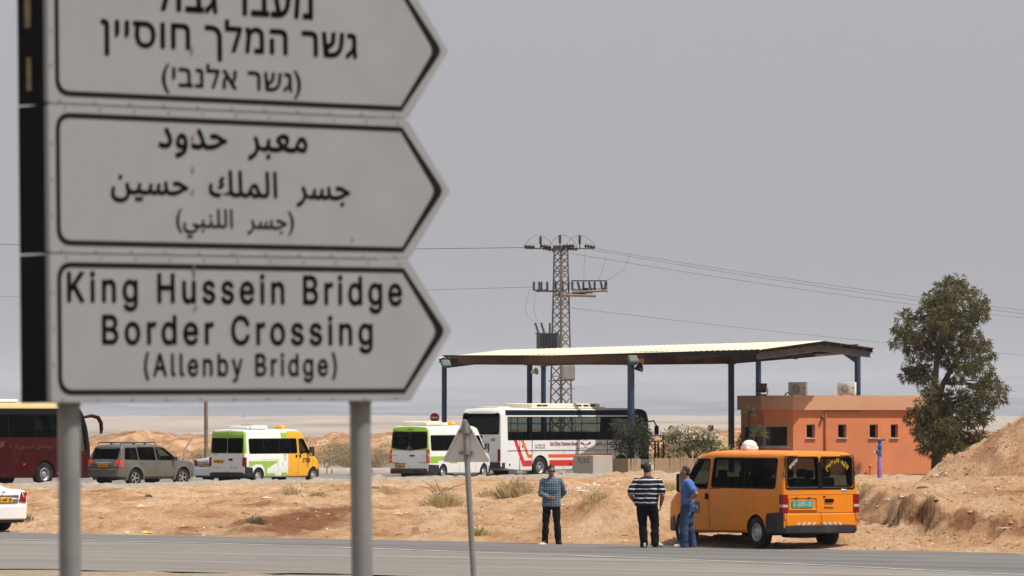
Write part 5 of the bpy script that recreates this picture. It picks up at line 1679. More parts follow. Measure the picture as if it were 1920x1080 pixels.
def pylon():
    b = at(1052, 800, PY); b.z = 0; b.z = hz(b.x, b.y) - .02
    root = empty('power_pylon', b, R(42), 'steel lattice power pylon with transformer rising behind the canopy', 'pylon')
    steel = mat('pylon_steel', (.16, .135, .11), .7, metal=.2, var=.25, scale=1.5)
    brown = mat('insulator_brown', (.030, .016, .014), .35, var=.2)
    dark = mat('insulator_dark', (.018, .018, .02), .35, var=.2)
    grey = mat('transformer_grey', (.055, .068, .070), .6, var=.15, scale=2)
    H = EYE + (775 - 462) / F * PY - b.z
    w0, w1 = .90, .50
    W = lambda z: (w0 + (w1 - w0) * z / H) / 2
    mb = MB()
    for sx in (-1, 1):
        for sy in (-1, 1): mb.cyl((sx * W(0), sy * W(0), 0), (sx * W(H), sy * W(H), H), .055, .045, n=6)
    z = 0; k = 0
    while z < H - .2:
        dz = (W(z) * 2) * .72; z2 = min(H, z + dz)
        for f in range(4):
            a = [(-1, -1), (1, -1), (1, 1), (-1, 1)]
            p, q = a[f], a[(f + 1) % 4]
            P = lambda c, zz: (c[0] * W(zz), c[1] * W(zz), zz)
            mb.cyl(P(p, z), P(q, z2), .027, n=5); mb.cyl(P(q, z), P(p, z2), .027, n=5)
            if k % 4 == 0: mb.cyl(P(p, z), P(q, z), .024, n=5)
        z = z2; k += 1
    mb.box((0, 0, H), (w1 + .1, w1 + .1, .10))
    mb.build('lattice', steel, root, 0)
    Ri = Matrix.Rotation(-R(42), 4, 'Z')

    def loc(px, py, dY=0.0): return Ri @ (at(px, py, PY + dY) - b)
    # top crossarm with its strings
    ca = MB(); ca.tube([loc(985, 466), loc(1112, 466)], .035, 6); ca.box(loc(1052, 466), (.6, .6, .22), 0); ca.build('crossarm', steel, root, 0)
    for p, q, mt in (((983, 462.5), (1003, 463.5), dark), ((1013, 461), (1034, 464), dark), ((1056, 462), (1077, 461), dark), ((1096, 461), (1116, 464), brown), ((1018, 465), (1040, 469), brown), ((1063, 466), (1083, 467), brown)):
        i_ = MB(); insulator(i_, loc(*p, -.4), loc(*q, -.4), .16, 4, 0); i_.build('insulator_string', mt, root, 30)
    for px, y0, y1 in ((1013.5, 457, 443), (1050, 456, 440), (1087, 457, 441)):
        i_ = MB(); i_.cyl(loc(px, 466), loc(px, y0), .03, n=6); insulator(i_, loc(px, y0), loc(px, y1), .125, 6, 0); i_.build('post_insulator', dark, root, 30)
    jm = MB()
    for xa, xm, xb in ((983, 1013, 1037), (1030, 1050, 1082), (1060, 1087, 1115)):
        pts = []
        for t in np.linspace(0, 1, 13):
            x = xa + (xb - xa) * t; pts.append(loc(x, 461 - 20 * math.sin(math.pi * min(1, max(0, t))) ** .8))
        jm.tube(pts, .008, 5)
    jm.build('jumper_wire', M['black'], root)
    # switch platform
    pf = MB(); pf.box(loc(1091, 548.5), (2.6, .35, .14), 0, None); pf2 = MB()
    def bar(mbx, a, c, t, dY=0.0): mbx.tube([loc(*a, dY), loc(*c, dY)], t, 6)
    pf = MB()
    bar(pf, (1036, 553), (1117, 555), .07, -.3); bar(pf, (1036, 552), (1100, 552), .07, .4); bar(pf, (1005, 546), (1062, 546), .05); bar(pf, (1072, 548), (1138, 545), .06, -.2); bar(pf, (1138, 526), (1138, 549), .03)
    bar(pf, (1073, 543), (1137, 541), .02); bar(pf, (1000, 544), (1028, 544), .04)
    pf.build('platform', mat('platform_steel', (.20, .16, .12), .8, var=.25), root, 0)
    sb = MB(); M4 = Ri
    sb.cyl(loc(1073, 546), loc(1096, 549), .16, n=10); sb.box(loc(1103, 545), (.35, .3, .3)); sb.build('switch_gear', grey, root, 25)
    tb = MB(); bar(tb, (1071, 526.5), (1138, 526.5), .03); tb.build('busbar', M['black'], root, 0)
    for px, tilt in ((1001, 0), (1011, 0), (1015, 0), (1026, 0), (1042, 1), (1055, 0), (1066, 0), (1073, 0), (1085, 2), (1094, 0), (1106, 2), (1115, 0), (1128, 2), (1135, -1)):
        i_ = MB(); insulator(i_, loc(px + tilt, 544), loc(px - tilt, 528), .11, 7, 0); i_.build('post_insulator', dark, root, 30)
    # transformer
    tr = MB(); c = loc(1026, 640, -.9)
    M4 = Matrix.Translation(c) @ Ri @ Matrix.Rotation(R(20), 4, 'Z')
    tr.box((0, 0, 0), (1.0, .65, .80), 0, M4, bev=.03); tr.box((0, 0, .42), (1.08, .74, .06), 0, M4)
    for k in range(7): tr.box((.56, -.28 + k * .09, -.02), (.14, .025, .62), 0, M4)
    for k in range(9): tr.box((-.42 + k * .1, -.38, -.02), (.025, .12, .62), 0, M4)
    trn = tr.build('transformer', grey, root, 0)
    for px, py, lean in ((1007, 610, -4), (1018, 609, -4), (1031, 608, 0)):
        i_ = MB(); insulator(i_, loc(px - lean * .6, 624, -.9), loc(px + lean * .9, 605, -.9), .10, 6, 0)
        o = i_.build('bushing', dark, trn, 30)
    cab = MB(); M5 = Matrix.Translation(loc(1064, 699, -.8)) @ Ri @ Matrix.Rotation(R(15), 4, 'Z'); cab.box((0, 0, 0), (.72, .5, .74), 0, M5, bev=.02); cab.box((.0, -.26, .0), (.6, .01, .62), 0, M5); cab.build('meter_cabinet', mat('cabinet_grey', (.22, .22, .20), .6, var=.1), root, 0)
    st = MB(); bar(st, (1028, 714), (1077, 713), .03, -.5); bar(st, (1060, 729), (1078, 729), .02, -.5); st.build('climbing_step', steel, root, 0)
    dw = MB()
    for pts in (((994, 540), (985, 575), (988, 592), (1000, 604)), ((1004, 548), (1001, 575), (1004, 595), (1010, 604)), ((1097, 474), (1095, 505), (1095, 527)), ((1136, 480), (1130, 505), (1122, 527)), ((1182, 474), (1170, 505), (1140, 525))):
        dw.tube([loc(*p) for p in pts], .007, 4)
    dw.build('drop_wire', M['grey_plastic'], root)


pylon()


def wire(label, a, b, sag, r=.016, grp='overhead power lines'):
    a, b = Vector(a), Vector(b)
    pts = [a + (b - a) * t - Vector((0, 0, sag * 4 * t * (1 - t))) for t in np.linspace(0, 1, 40)]
    mb = MB().tube([p - a for p in pts], r, 5)
    o = mb.build('power_line', mat_wire, None, 60, loc=a)
    tag(o, label, 'power line', grp)


mat_wire = mat('wire', (.10, .09, .085), .6, var=.05)
wire('upper left power line running from the pylon top behind the arrow sign', at(984, 464, PY), at(-160, 452, PY + 34), .25)
wire('lower left power line leaving the pylon at the switch platform', at(1000, 538, PY), at(-160, 556, PY + 60), .15, .010)
for y0, y1, Y1, nm in ((465, 575, 305, 'uppermost of the three right power lines from the pylon top to the tree'), (469, 584, 303, 'middle one of the three right power lines between pylon top and tree'), (475, 590, 301, 'lowest of the three right power lines from pylon top to the tree')):
    wire(nm, at(1112 if y0 < 472 else 1070, y0, PY), at(2500, y1 + 60, Y1 + 18), .55, .011)
wire('thin single power line below the three, from pylon shaft towards the tree', at(1070, 577, PY), at(2500, 703, 338), .45, .010)

# wooden pole behind the green van
b = at(387, 800, 268); b.z = hz(b.x, 268) - .1
pm = MB().cyl((0, 0, 0), (-.06, 0, 8.4), .115, .085, 14)
pm.cyl((-.5, -.1, 8.0), (.5, -.1, 8.0), .05, n=6)
tag(pm.build('wooden_pole', mat('weathered_wood', (.20, .14, .09), .9, var=.3, scale=3, bump=.4), None, 40, loc=b), 'brown wooden pole standing behind the green and yellow van, top hidden by the sign', 'pole')


# ------------------------------------------------------------------ the orange building
def building():
    P = at(1487, 800, 243); P.z = .02
    rz = R(20)
    root = empty('building', P, rz, 'low terracotta orange building with chamfered corner and small windows', 'building')
    wallm = mat('orange_render', (.68, .22, .088), .85, var=.10, scale=.7, dirt=(.46, .19, .09), dirt_amt=.6, dirt_scale=.55, bump=.15, bscale=18)
    capm = mat('parapet_render', (.62, .335, .20), .85, var=.08, scale=.7, dirt=(.36, .17, .09), dirt_amt=.3, dirt_scale=.6, bump=.12, bscale=18)
    dark = mat('room_dark', (.02, .017, .015), .9)
    poly = [(7.95, 0), (7.95, 3.86), (-1.07, 3.86), (-1.07, 1.05), (0, 0)]
    w = MB().prism(poly, lambda a, b_, d: Vector((a, b_, d)), -.35, 3.08, 0)
    wall = w.build('wall', [wallm, dark], None, 0)
    cut = []
    wins = [(.70, 1.13), (2.33, 2.76), (3.97, 4.40), (5.07, 5.45), (6.35, 6.75)]
    for a, b_ in wins:
        cut.append(MB().box(((a + b_) / 2, .1, 2.03), (b_ - a, .6, .64), 0))
        cut.append(MB().box(((a + b_) / 2, .9, 2.03), (b_ - a + .1, 1.0, .70), 1))
    d = Vector((-1.07, 1.05)).normalized(); nin = Vector((-d.y, d.x))
    if nin.y < 0: nin = -nin
    c = MB()
    q = lambda t, s_: (d * t + nin * s_)
    pts = [q(.28, -.3), q(1.49, -.3), q(1.49, .9), q(.28, .9)]
    c.add([(p.x, p.y, z) for z in (1.30, 2.29) for p in pts], [(3, 2, 1, 0), (4, 5, 6, 7), (0, 1, 5, 4), (1, 2, 6, 5), (2, 3, 7, 6), (3, 0, 4, 7)], 1); cut.append(c)
    cut.append(MB().box((-.6, 2.35, 1.795), (1.4, 2.5, .99), 1))
    carve(wall, cut, [wallm, dark]); wall.parent = root
    pp = [(8.10, -.16), (8.10, 3.95), (-1.23, 3.95), (-1.23, .98), (-.065, -.16)]
    ip = [(7.9, .04), (7.9, 3.75), (-1.03, 3.75), (-1.03, 1.065), (.015, .04)]
    pm_ = MB(); n = 5
    vs = [Vector((a, b_, 3.04)) for a, b_ in pp] + [Vector((a, b_, 3.73)) for a, b_ in pp] + [Vector((a, b_, 3.73)) for a, b_ in ip] + [Vector((a, b_, 3.45)) for a, b_ in ip]
    pm_.add(vs, [tuple(range(n))] + [(i + k * n, (i + 1) % n + k * n, (i + 1) % n + (k + 1) * n, i + (k + 1) * n) for k in range(3) for i in range(n)] + [tuple(3 * n + i for i in range(n))])
    pm_.build('roof', capm, root, 0)
    fm = mat('window_frame', (.34, .33, .31), .5, var=.08); sm = mat('sill_stone', (.55, .48, .40), .8, var=.1)
    for a, b_ in wins:
        f = MB(); y = .24
        for (x0, z0, x1, z1) in ((a, 1.71, a + .035, 2.35), (b_ - .035, 1.71, b_, 2.35), (a + .035, 1.71, b_ - .035, 1.745), (a + .035, 2.315, b_ - .035, 2.35)):
            f.box(((x0 + x1) / 2, y, (z0 + z1) / 2), (x1 - x0, .05, z1 - z0))
        wo = f.build('window', fm, root, 0)
        MB().box(((a + b_) / 2, y + .01, 2.03), (b_ - a - .07, .008, .57)).build('pane', M['glass_dark'], wo, 0)
        MB().box(((a + b_) / 2, -.015, 1.688), (b_ - a + .10, .13, .04), bev=.008).build('sill', sm, wo, 0)
    # corner window: pane and frame on the chamfer and on the end wall
    f = MB(); gl = MB()
    def bar2(t0, t1, z0, z1, s0=.05, s1=.10):
        pts = [q(t0, s0), q(t1, s0), q(t1, s1), q(t0, s1)]
        f.add([(p.x, p.y, z) for z in (z0, z1) for p in pts], [(3, 2, 1, 0), (4, 5, 6, 7), (0, 1, 5, 4), (1, 2, 6, 5), (2, 3, 7, 6), (3, 0, 4, 7)])
    bar2(.28, .33, 1.30, 2.29); bar2(1.42, 1.50, 1.30, 2.29); bar2(.33, 1.42, 1.30, 1.35); bar2(.33, 1.42, 2.24, 2.29)
    wo = f.build('window', fm, root, 0)
    pts = [q(.33, .07), q(1.42, .07)]
    gl.add([(pts[0].x, pts[0].y, 1.35), (pts[1].x, pts[1].y, 1.35), (pts[1].x, pts[1].y, 2.24), (pts[0].x, pts[0].y, 2.24)], [(0, 1, 2, 3)])
    gl.build('pane', glass('corner_glass', (.30, .22, .2), .35), wo, 0)
    bl = MB(); pts = [q(.34, .25), q(1.42, .25)]
    bl.add([(pts[0].x, pts[0].y, 1.33), (pts[1].x, pts[1].y, 1.33), (pts[1].x, pts[1].y, 2.27), (pts[0].x, pts[0].y, 2.27)], [(0, 1, 2, 3)])
    bl.build('reflection_sheet', mat('pinkish_reflection', (.26, .15, .11), .9, var=.25, scale=3), wo, 0)  # added sheet: the pinkish reflection in the glass is put into its colour
    f = MB()
    for y0, y1, z0, z1 in ((1.12, 1.18, 1.30, 2.29), (3.52, 3.58, 1.30, 2.29), (2.3, 2.35, 1.35, 2.24), (1.18, 3.52, 1.30, 1.35), (1.18, 3.52, 2.24, 2.29)):
        f.box((-1.02, (y0 + y1) / 2, (z0 + z1) / 2), (.06, y1 - y0, z1 - z0))
    wo = f.build('window', fm, root, 0)
    MB().box((-1.01, 2.35, 1.795), (.008, 2.3, .88)).build('pane', M['glass_mid'], wo, 0)
    s_ = MB(); pts = [q(.2, -.06), q(1.56, -.06), q(1.56, .05), q(.2, .05)]
    s_.add([(p.x, p.y, z) for z in (1.25, 1.295) for p in pts], [(3, 2, 1, 0), (4, 5, 6, 7), (0, 1, 5, 4), (1, 2, 6, 5), (2, 3, 7, 6), (3, 0, 4, 7)]); s_.build('sill', sm, wo, 0)
    pipe = mat('pipe_paint', (.50, .15, .055), .7, var=.1)
    dp = MB().tube([(1.66, -.06, -.1), (1.66, -.06, 2.92), (1.68, -.06, 2.97), (1.75, -.06, 2.985), (3.5, -.06, 2.985)], .045, 8); dp.build('drainpipe', pipe, root)
    lm = MB(); lm.box((1.50, -.05, 2.70), (.10, .10, .16), bev=.02); lm.ball((1.50, -.12, 2.68), (.07, .07, .09)); lm.build('wall_lamp', M['grey_plastic'], root)
    st = MB().tube([(3.90, -.18, -.1), (3.90, -.18, .26), (3.93, -.18, .32), (4.05, -.18, .30)], .045, 8); st.ball((3.9, -.18, .36), .07); st.build('pipe_stub', pipe, root)
    # roof things stay on their own
    W = root.matrix_basis if False else Matrix.Translation(P) @ Matrix.Rotation(rz, 4, 'Z')
    return W


BW = building()


def ac_unit(px, label):
    p = at(px, 742, 244.5)
    root = empty('air_conditioner', (p.x, p.y, 3.73), R(-16), label, 'air conditioner', 'air conditioners on the building roof')
    w, h, d = .86, .62, .36
    mb = MB().box((0, 0, h / 2 + .04), (w, d, h), bev=.025); mb.build('casing', M['white_paint'], root, 30)
    sd = MB().box((-w / 2 - .003, .02, h / 2 + .04), (.01, d * .82, h * .86)); sd.build('side_grille', mat('grille_dark', (.12, .10, .085), .7, var=.2), root, 0)
    g = MB(); M4 = Matrix.Translation((-.06, -d / 2 - .006, h / 2 + .04)) @ Matrix.Rotation(R(90), 4, 'X')
    for k in range(7): g.lathe([(.04 + k * .028, 0), (.05 + k * .025, .008), (.06 + k * .025, 0)], 28, 0, M4)
    g.lathe([(.001, .012), (.05, .014), (.05, 0)], 16, 1, M4)
    for k in range(3): g.box((0, 0, -.012), (.48, .10, .004), 0, M4 @ Matrix.Rotation(R(60 * k), 4, 'Z'))
    g.build('fan_grille', [mat('fan_grey', (.28, .27, .26), .6), M['white_paint']], root, 0)
    lg = MB().box((.34, -d / 2 - .004, h * .62), (.12, .004, .05)); lg.build('badge', M['grey_plastic'], root, 0)
    ft = MB()
    for x in (-.28, .28): ft.box((x, 0, .02), (.06, d + .08, .04))
    ft.build('foot', M['grey_plastic'], root, 0)
    return root


ac_unit(1496, 'white air conditioner on the orange roof between floodlight and other unit')
ac_unit(1588, 'white air conditioner on the orange roof beside the rear right canopy post')
p = at(1490, 740, 244.6)
hs_ = MB().tube([(-.55, 0, 0), (-.52, -.05, .12), (-.42, -.05, .2), (-.30, -.04, .16)], .03, 8)
tag(hs_.build('hose', M['black'], None, 50, loc=(p.x + .08, p.y, 3.70)), 'short black hose on the roof beside the left air conditioner', 'hose')
p = at(1429, 742, 245.5)
root = empty('floodlight', (p.x, p.y, 3.70), R(-8), 'old floodlight with amber reflector on the left end of the orange roof', 'floodlight')
mb = MB(); M4 = Matrix.Translation((0, 0, .40)) @ Matrix.Rotation(R(-12), 4, 'X')
mb.add([M4 @ Vector(v) for v in ((-.24, -.16, -.2), (.24, -.16, -.2), (.24, -.1, .22), (-.24, -.1, .22), (-.12, .22, -.16), (.14, .22, -.16), (.14, .14, .16), (-.12, .14, .16))], [(0, 1, 2, 3), (4, 7, 6, 5), (0, 4, 5, 1), (1, 5, 6, 2), (2, 6, 7, 3), (3, 7, 4, 0)])
mb.build('casing', M['rack'], root, 0)
lf = MB(); lf.add([M4 @ Vector(v) for v in ((-.20, -.162, -.15), (.20, -.162, -.15), (.19, -.118, .17), (-.19, -.118, .17))], [(0, 1, 2, 3)]); lf.build('lens', mat('amber_reflector', (.38, .24, .13), .25, metal=.4, var=.35, scale=5), root, 0)  # amber base colour, not emissive
br = MB(); br.box((0, .02, .06), (.46, .26, .12), bev=.02); br.tube([(-.26, 0, .1), (-.27, 0, .4)], .02); br.tube([(.26, 0, .1), (.27, 0, .4)], .02); br.build('bracket', M['grey_plastic'], root)


# ------------------------------------------------------------------ valve pipe, planters, block, posts
def standpipe():
    b = gnd(1649.5, 895, .05); b.z = hz(b.x, b.y) - .03
    root = empty('standpipe', b, 0, 'purple standpipe with blue valve and T handle before the orange building', 'standpipe')
    pur = mat('purple_paint', (.24, .13, .36), .5, var=.12, dirt=(.4, .3, .25), dirt_amt=.3); blu = mat('valve_blue', (.02, .06, .26), .4, var=.15)
    MB().lathe([(.11, 0), (.11, .82), (.09, .86), (.09, 1.0), (.11, 1.02), (.001, 1.04)], 20).build('pipe', pur, root, 40)
    v = MB().lathe([(.10, 1.02), (.10, 1.14), (.085, 1.16), (.085, 1.34), (.10, 1.36), (.10, 1.46), (.07, 1.5), (.07, 1.66), (.11, 1.68), (.11, 1.74), (.001, 1.77)], 18)
    v.cyl((.05, 0, 1.72), (.24, 0, 1.74), .045, n=10); v.cyl((0, 0, 1.17), (-.20, -.03, 1.17), .06, n=12); v.ball((-.10, -.02, 1.2), .09); v.build('valve', blu, root, 40)
    MB().cyl((-.19, -.03, 1.17), (-.25, -.04, 1.17), .045, n=12).build('nozzle', M['chrome'], root, 40)


standpipe()
conc = mat('pale_concrete', (.42, .38, .32), .9, var=.12, scale=1.5, bump=.2, dirt=(.30, .25, .19), dirt_amt=.4, dirt_scale=1.5)
beige = mat('planter_render', (.36, .255, .165), .9, var=.12, scale=1.2, bump=.2, dirt=(.24, .15, .09), dirt_amt=.5, dirt_scale=.9)


def block():
    p = at(1112, 895, 233.5); p.z = hz(p.x, p.y)
    zb = EYE - (896 - 775) / F * 233.5
    root = empty('concrete_block', (p.x, p.y, zb), R(43), 'pale concrete block with black scrawl on its shaded face, before the bus', 'concrete block')
    MB().box((.62, .66, .50), (1.24, 1.32, 1.06), bev=.015).build('block', conc, root, 0)
    t = text_mb('TLY2', 0, 0, .80, .22, lambda a, b_: Vector((-.004, 1.05 - a, .68 + b_)), bold=.01); t.build('lettering', M['grey_plastic'], root, 0)


block()


def planter(px0, pxc, px1, Y, ytop, ybot, label, rz, soil=True):
    p = at(pxc, ybot, Y)
    zb = p.z - .15; zt = EYE - (ytop - 775) / F * Y
    wl = (pxc - px0) / F * Y; wr = (px1 - pxc) / F * Y
    root = empty('planter', (p.x, p.y, zb), rz, label, 'planter', 'rendered planters before the building')
    a = wl / max(.3, math.sin(rz)); b_ = wr / max(.3, math.cos(rz))
    h = zt - zb
    mb = MB()
    for c, dd in (((b_ / 2, .06, h / 2), (b_, .12, h)), ((b_ / 2, a - .06, h / 2), (b_, .12, h)), ((.06, a / 2, h / 2), (.12, a - .24, h)), ((b_ - .06, a / 2, h / 2), (.12, a - .24, h))): mb.box(c, dd)
    mb.build('wall', beige, root, 0)
    MB().box((b_ / 2, a / 2, h - .16), (b_ - .24, a - .24, .12)).build('soil', mat('planter_soil', (.10, .06, .035), .95, var=.3, scale=6), root, 0)
    st = MB()
    for k in range(9):
        x = .12 + RND.random() * (b_ - .3); w = .02 + RND.random() * .03; l = .3 + RND.random() * .5
        st.add([(x, -.003, h), (x + w, -.003, h), (x + w * .6, -.003, h - l), (x + w * .2, -.003, h - l)], [(0, 1, 2, 3)])
    st.build('water_stain', mat('water_stain', (.14, .085, .05), .9), root, 0)
    return root


planter(1142, 1178, 1202, 235.0, 860, 891, 'brown planter box holding the bush beside the blue canopy post', R(50))
planter(1226, 1228, 1345, 231.5, 859, 893, 'long brown planter under the white flowering bush beside the orange minibus', R(10))
# no-entry sign
p = at(815, 783, 246); zb = hz(p.x, 246)
root = empty('no_entry_sign', (p.x, 246, zb), R(12), 'small round red no entry sign behind the lime green shuttle van', 'road sign')
MB().cyl((0, .03, 0), (0, .03, p.z - zb + .2), .03, n=12).build('pole', M['galv'], root)
d = MB(); M4 = Matrix.Translation((0, 0, p.z - zb)) @ Matrix.Rotation(R(90), 4, 'X'); d.lathe([(.001, .012), (.225, .012), (.23, 0), (.225, -.01), (.001, -.01)], 32, 0, M4); db = d.build('disc', mat('sign_red', (.45, .015, .02), .45, var=.05), root, 30)
MB().box((0, -.016, p.z - zb), (.34, .006, .085)).build('bar', mat('sign_bar', (.6, .57, .55), .5), db, 0)


def bent_post(px, ytop, ybase, Y, lean, label, col, h2=.5):
    b = at(px, ybase, Y); b.z = hz(b.x, Y) - .1
    t = at(px, ytop, Y)
    hgt = t.z - b.z
    mb = MB().tube([(0, 0, 0), (0, 0, hgt - h2), (lean * .12, 0, hgt - h2 + .12), (lean * .5, 0, hgt)], .045, 8)
    mb.box((lean * .5, 0, hgt), (.08, .05, .05))
    o = mb.build('fence_post', col, None, 40, loc=b)
    tag(o, label, 'fence post')


bent_post(346, 822, 872, 262, .75, 'pale angled fence post with bent top behind the silver off-roader', mat('post_pale', (.42, .38, .34), .7, metal=.2, var=.1), .55)
bent_post(1244, 799, 870, 252, .75, 'brown angled fence post with bent top right of the bus', mat('post_brown', (.14, .075, .05), .8, var=.2), .5)
# red gate frame right of the bus
b = at(1232, 870, 250); b.z = hz(b.x, 250) - .05
root = empty('gate_frame', b, R(10), 'rusty red gate frame with spiked top just right of the bus', 'gate')
rg = mat('gate_red', (.20, .035, .02), .75, var=.25)
h = EYE - (806 - 775) / F * 250 - b.z
MB().box((-.1, 0, h / 2 - .3), (.09, .09, h - .6)).build('post', rg, root, 0); MB().box((.06, 0, h / 2 - .3), (.09, .09, h - .6)).build('post', rg, root, 0)
mb = MB(); mb.box((0, 0, h - .55), (.7, .06, .06)); mb.box((.0, 0, h - .28), (.9, .05, .05)); mb.tube([(.25, 0, h - .28), (.32, 0, h - .6), (.36, 0, h - .9)], .03, 6); mb.build('top_rail', rg, root, 0)
mb = MB()
for k in range(9): mb.cyl((-.45 + k * .1, 0, h - .28), (-.5 + k * .115, -.02, h - .05 + .06 * (k % 3)), .014, .004, 5)
mb.build('spike', M['black'], root, 0)
# small post sign beside the far road
b = at(613, 893, 254); b.z = hz(b.x, 254)
root = empty('marker_post', b, R(5), 'thin marker post with an empty square frame beside the far road', 'marker post')
h = EYE - (863 - 775) / F * 254 - b.z
MB().cyl((0, 0, -.1), (0, 0, h - .3), .025, n=8).build('stake', M['grey_plastic'], root)
mb = MB()
for c, dd in (((-.13, 0, h - .17), (.04, .03, .34)), ((.13, 0, h - .17), (.04, .03, .34)), ((0, 0, h - .02), (.22, .03, .04)), ((0, 0, h - .32), (.22, .03, .04))): mb.box(c, dd)
mb.build('frame', M['grey_plastic'], root, 0)
# concrete stub by the near road
b = gnd(779, 1005, 0.05); b.z = hz(b.x, b.y)
mb = MB(); mb.add([(-.10, -.1, -.1), (.11, -.1, -.1), (.10, .1, -.1), (-.1, .1, -.1), (-.085, -.085, .15), (.085, -.09, .16), (.085, .09, .155), (-.085, .085, .14)], [(3, 2, 1, 0), (4, 5, 6, 7), (0, 1, 5, 4), (1, 2, 6, 5), (2, 3, 7, 6), (3, 0, 4, 7)])
tag(mb.build('kerb_stub', mat('stub_concrete', (.42, .29, .21), .9, var=.2, bump=.3), None, 0, loc=b), 'small square concrete stub at the road edge left of the leaning pole', 'concrete stub')
# far structure in the haze
b = at(455, 790, 5200); b.z = hz(b.x, 5200) - 1
root = empty('far_tower', b, 0, 'faint hazy structure with a pointed top far out on the plain', 'building')
fm_ = mat('far_grey', (.25, .27, .31), .9)  # lilac grey puts the fading by haze into the colour
s_ = 5200 / F; g = at(455, 786, 5200).z - b.z; g2 = at(455, 773, 5200).z - b.z
MB().box((0, 0, g / 2), (30 * s_, 9, g), bev=.3).build('base', fm_, root, 0)
mb = MB(); mb.cyl((3 * s_, 0, g), (3 * s_, 0, g + (g2 - g) * .45), 8 * s_, 4 * s_, 6); mb.cyl((3 * s_, 0, g + (g2 - g) * .45), (3 * s_, 0, g2), 2.2 * s_, .3, 6); mb.build('spire', fm_, root, 0)
# ------------------------------------------------------------------ people
def capsule(mb, p, q, r0, r1=None, n=12):
    r1 = r0 if r1 is None else r1
    mb.cyl(p, q, r0, r1, n); mb.ball(p, r0, nu=n, nv=8); mb.ball(q, r1, nu=n, nv=8)


def chain(mb, pts, rs):
    for i in range(len(pts) - 1): capsule(mb, pts[i], pts[i + 1], rs[i], rs[i + 1])


def rings(mb, rr, n=24):
    """closed horizontal loft; rr: (x, y, z, rx, ry)"""
    vs = []
    for x, y, z, rx, ry in rr:
        for k in range(n):
            t = 2 * math.pi * k / n
            c, s_ = math.cos(t), math.sin(t)
            vs.append((x + rx * math.copysign(abs(c) ** .85, c), y + ry * math.copysign(abs(s_) ** .85, s_), z))
    fs = [(i * n + k, i * n + (k + 1) % n, (i + 1) * n + (k + 1) % n, (i + 1) * n + k) for i in range(len(rr) - 1) for k in range(n)]
    fs += [tuple(reversed(range(n))), tuple(range((len(rr) - 1) * n, len(rr) * n))]
    mb.add(vs, fs)


def fuse(mb, name, material, parent, voxel, smooth=4, folds=0.0, fscale=9.0, seed=0):
    """one continuous surface from overlapping closed shapes"""
    o = mb.build(name, material, None, 0)
    md = o.modifiers.new('r', 'REMESH'); md.mode = 'VOXEL'; md.voxel_size = voxel
    sm = o.modifiers.new('s', 'SMOOTH'); sm.iterations = smooth; sm.factor = .5
    me = evaluated(o); o.modifiers.clear(); o.data = me
    me.materials.clear(); me.materials.append(material)
    if folds:
        n = len(me.vertices); co = np.empty(n * 3, np.float32); no = np.empty(n * 3, np.float32)
        me.vertices.foreach_get('co', co); me.vertices.foreach_get('normal', no)
        co = co.reshape(-1, 3); no = no.reshape(-1, 3)
        d = fbm(co[:, 0] * fscale + co[:, 2] * fscale * .6 + seed, co[:, 2] * fscale * 1.3 + co[:, 1] * fscale, 3 + seed, 3)
        co = co + no * (d * folds)[:, None]
        me.vertices.foreach_set('co', co.astype(np.float32).ravel()); me.update()
    me.shade_smooth()
    o.parent = parent
    return o


def hand(mb, wrist, d, side, palm, curl=.5):
    """d: along the hand, side: towards the thumb, palm: direction the palm faces"""
    w = Vector(wrist); d = Vector(d).normalized(); side = Vector(side); side = (side - d * side.dot(d)).normalized(); palm = d.cross(side) if d.cross(side).dot(Vector(palm)) > 0 else -d.cross(side)
    for k in (-.028, -.009, .011, .028): capsule(mb, w + side * k * .7, w + d * .085 + side * k, .013, .0125, 8)
    for k, ln in ((.030, .070), (.010, .080), (-.011, .074), (-.030, .058)):
        p = w + d * .085 + side * k; dd = d.copy(); r = .0095
        for sgm in (.45, .32, .23):
            dd = (dd * math.cos(curl * .7) + palm * math.sin(curl * .7)).normalized()
            q = p + dd * ln * sgm; capsule(mb, p, q, r, r * .9, 8); p = q; r *= .92
    p = w + d * .025 + side * .030; dd = (d * .65 + side * .75 + palm * .2).normalized()
    for sgm in (.035, .028):
        q = p + dd * sgm; capsule(mb, p, q, .0115, .010, 8); p = q; dd = (dd + d * .5 + palm * curl * .5).normalized()


def stripes_mat(name, dark, light, period, frac):
    m = bpy.data.materials.new(name); m.use_nodes = True
    nt = m.node_tree; p = nt.nodes['Principled BSDF']; p.inputs['Roughness'].default_value = .9; p.inputs['Specular IOR Level'].default_value = .15
    tc = nod(nt, 'ShaderNodeTexCoord'); sp = nod(nt, 'ShaderNodeSeparateXYZ'); nt.links.new(tc.outputs['Object'], sp.inputs[0])
    nz = nod(nt, 'ShaderNodeTexNoise'); nz.inputs['Scale'].default_value = 5; nt.links.new(tc.outputs['Object'], nz.inputs['Vector'])
    ma = nod(nt, 'ShaderNodeMath', operation='MULTIPLY_ADD'); ma.inputs[1].default_value = .035; nt.links.new(nz.outputs['Fac'], ma.inputs[0]); nt.links.new(sp.outputs['Z'], ma.inputs[2])
    md = nod(nt, 'ShaderNodeMath', operation='MODULO'); md.inputs[1].default_value = period; nt.links.new(ma.outputs[0], md.inputs[0])
    lt = nod(nt, 'ShaderNodeMath', operation='LESS_THAN'); lt.inputs[1].default_value = period * frac; nt.links.new(md.outputs[0], lt.inputs[0])
    mx = nod(nt, 'ShaderNodeMix', data_type='RGBA'); mx.inputs['A'].default_value = (*dark, 1); mx.inputs['B'].default_value = (*light, 1)
    nt.links.new(lt.outputs[0], mx.inputs['Factor']); nt.links.new(mx.outputs['Result'], p.inputs['Base Color'])
    return m


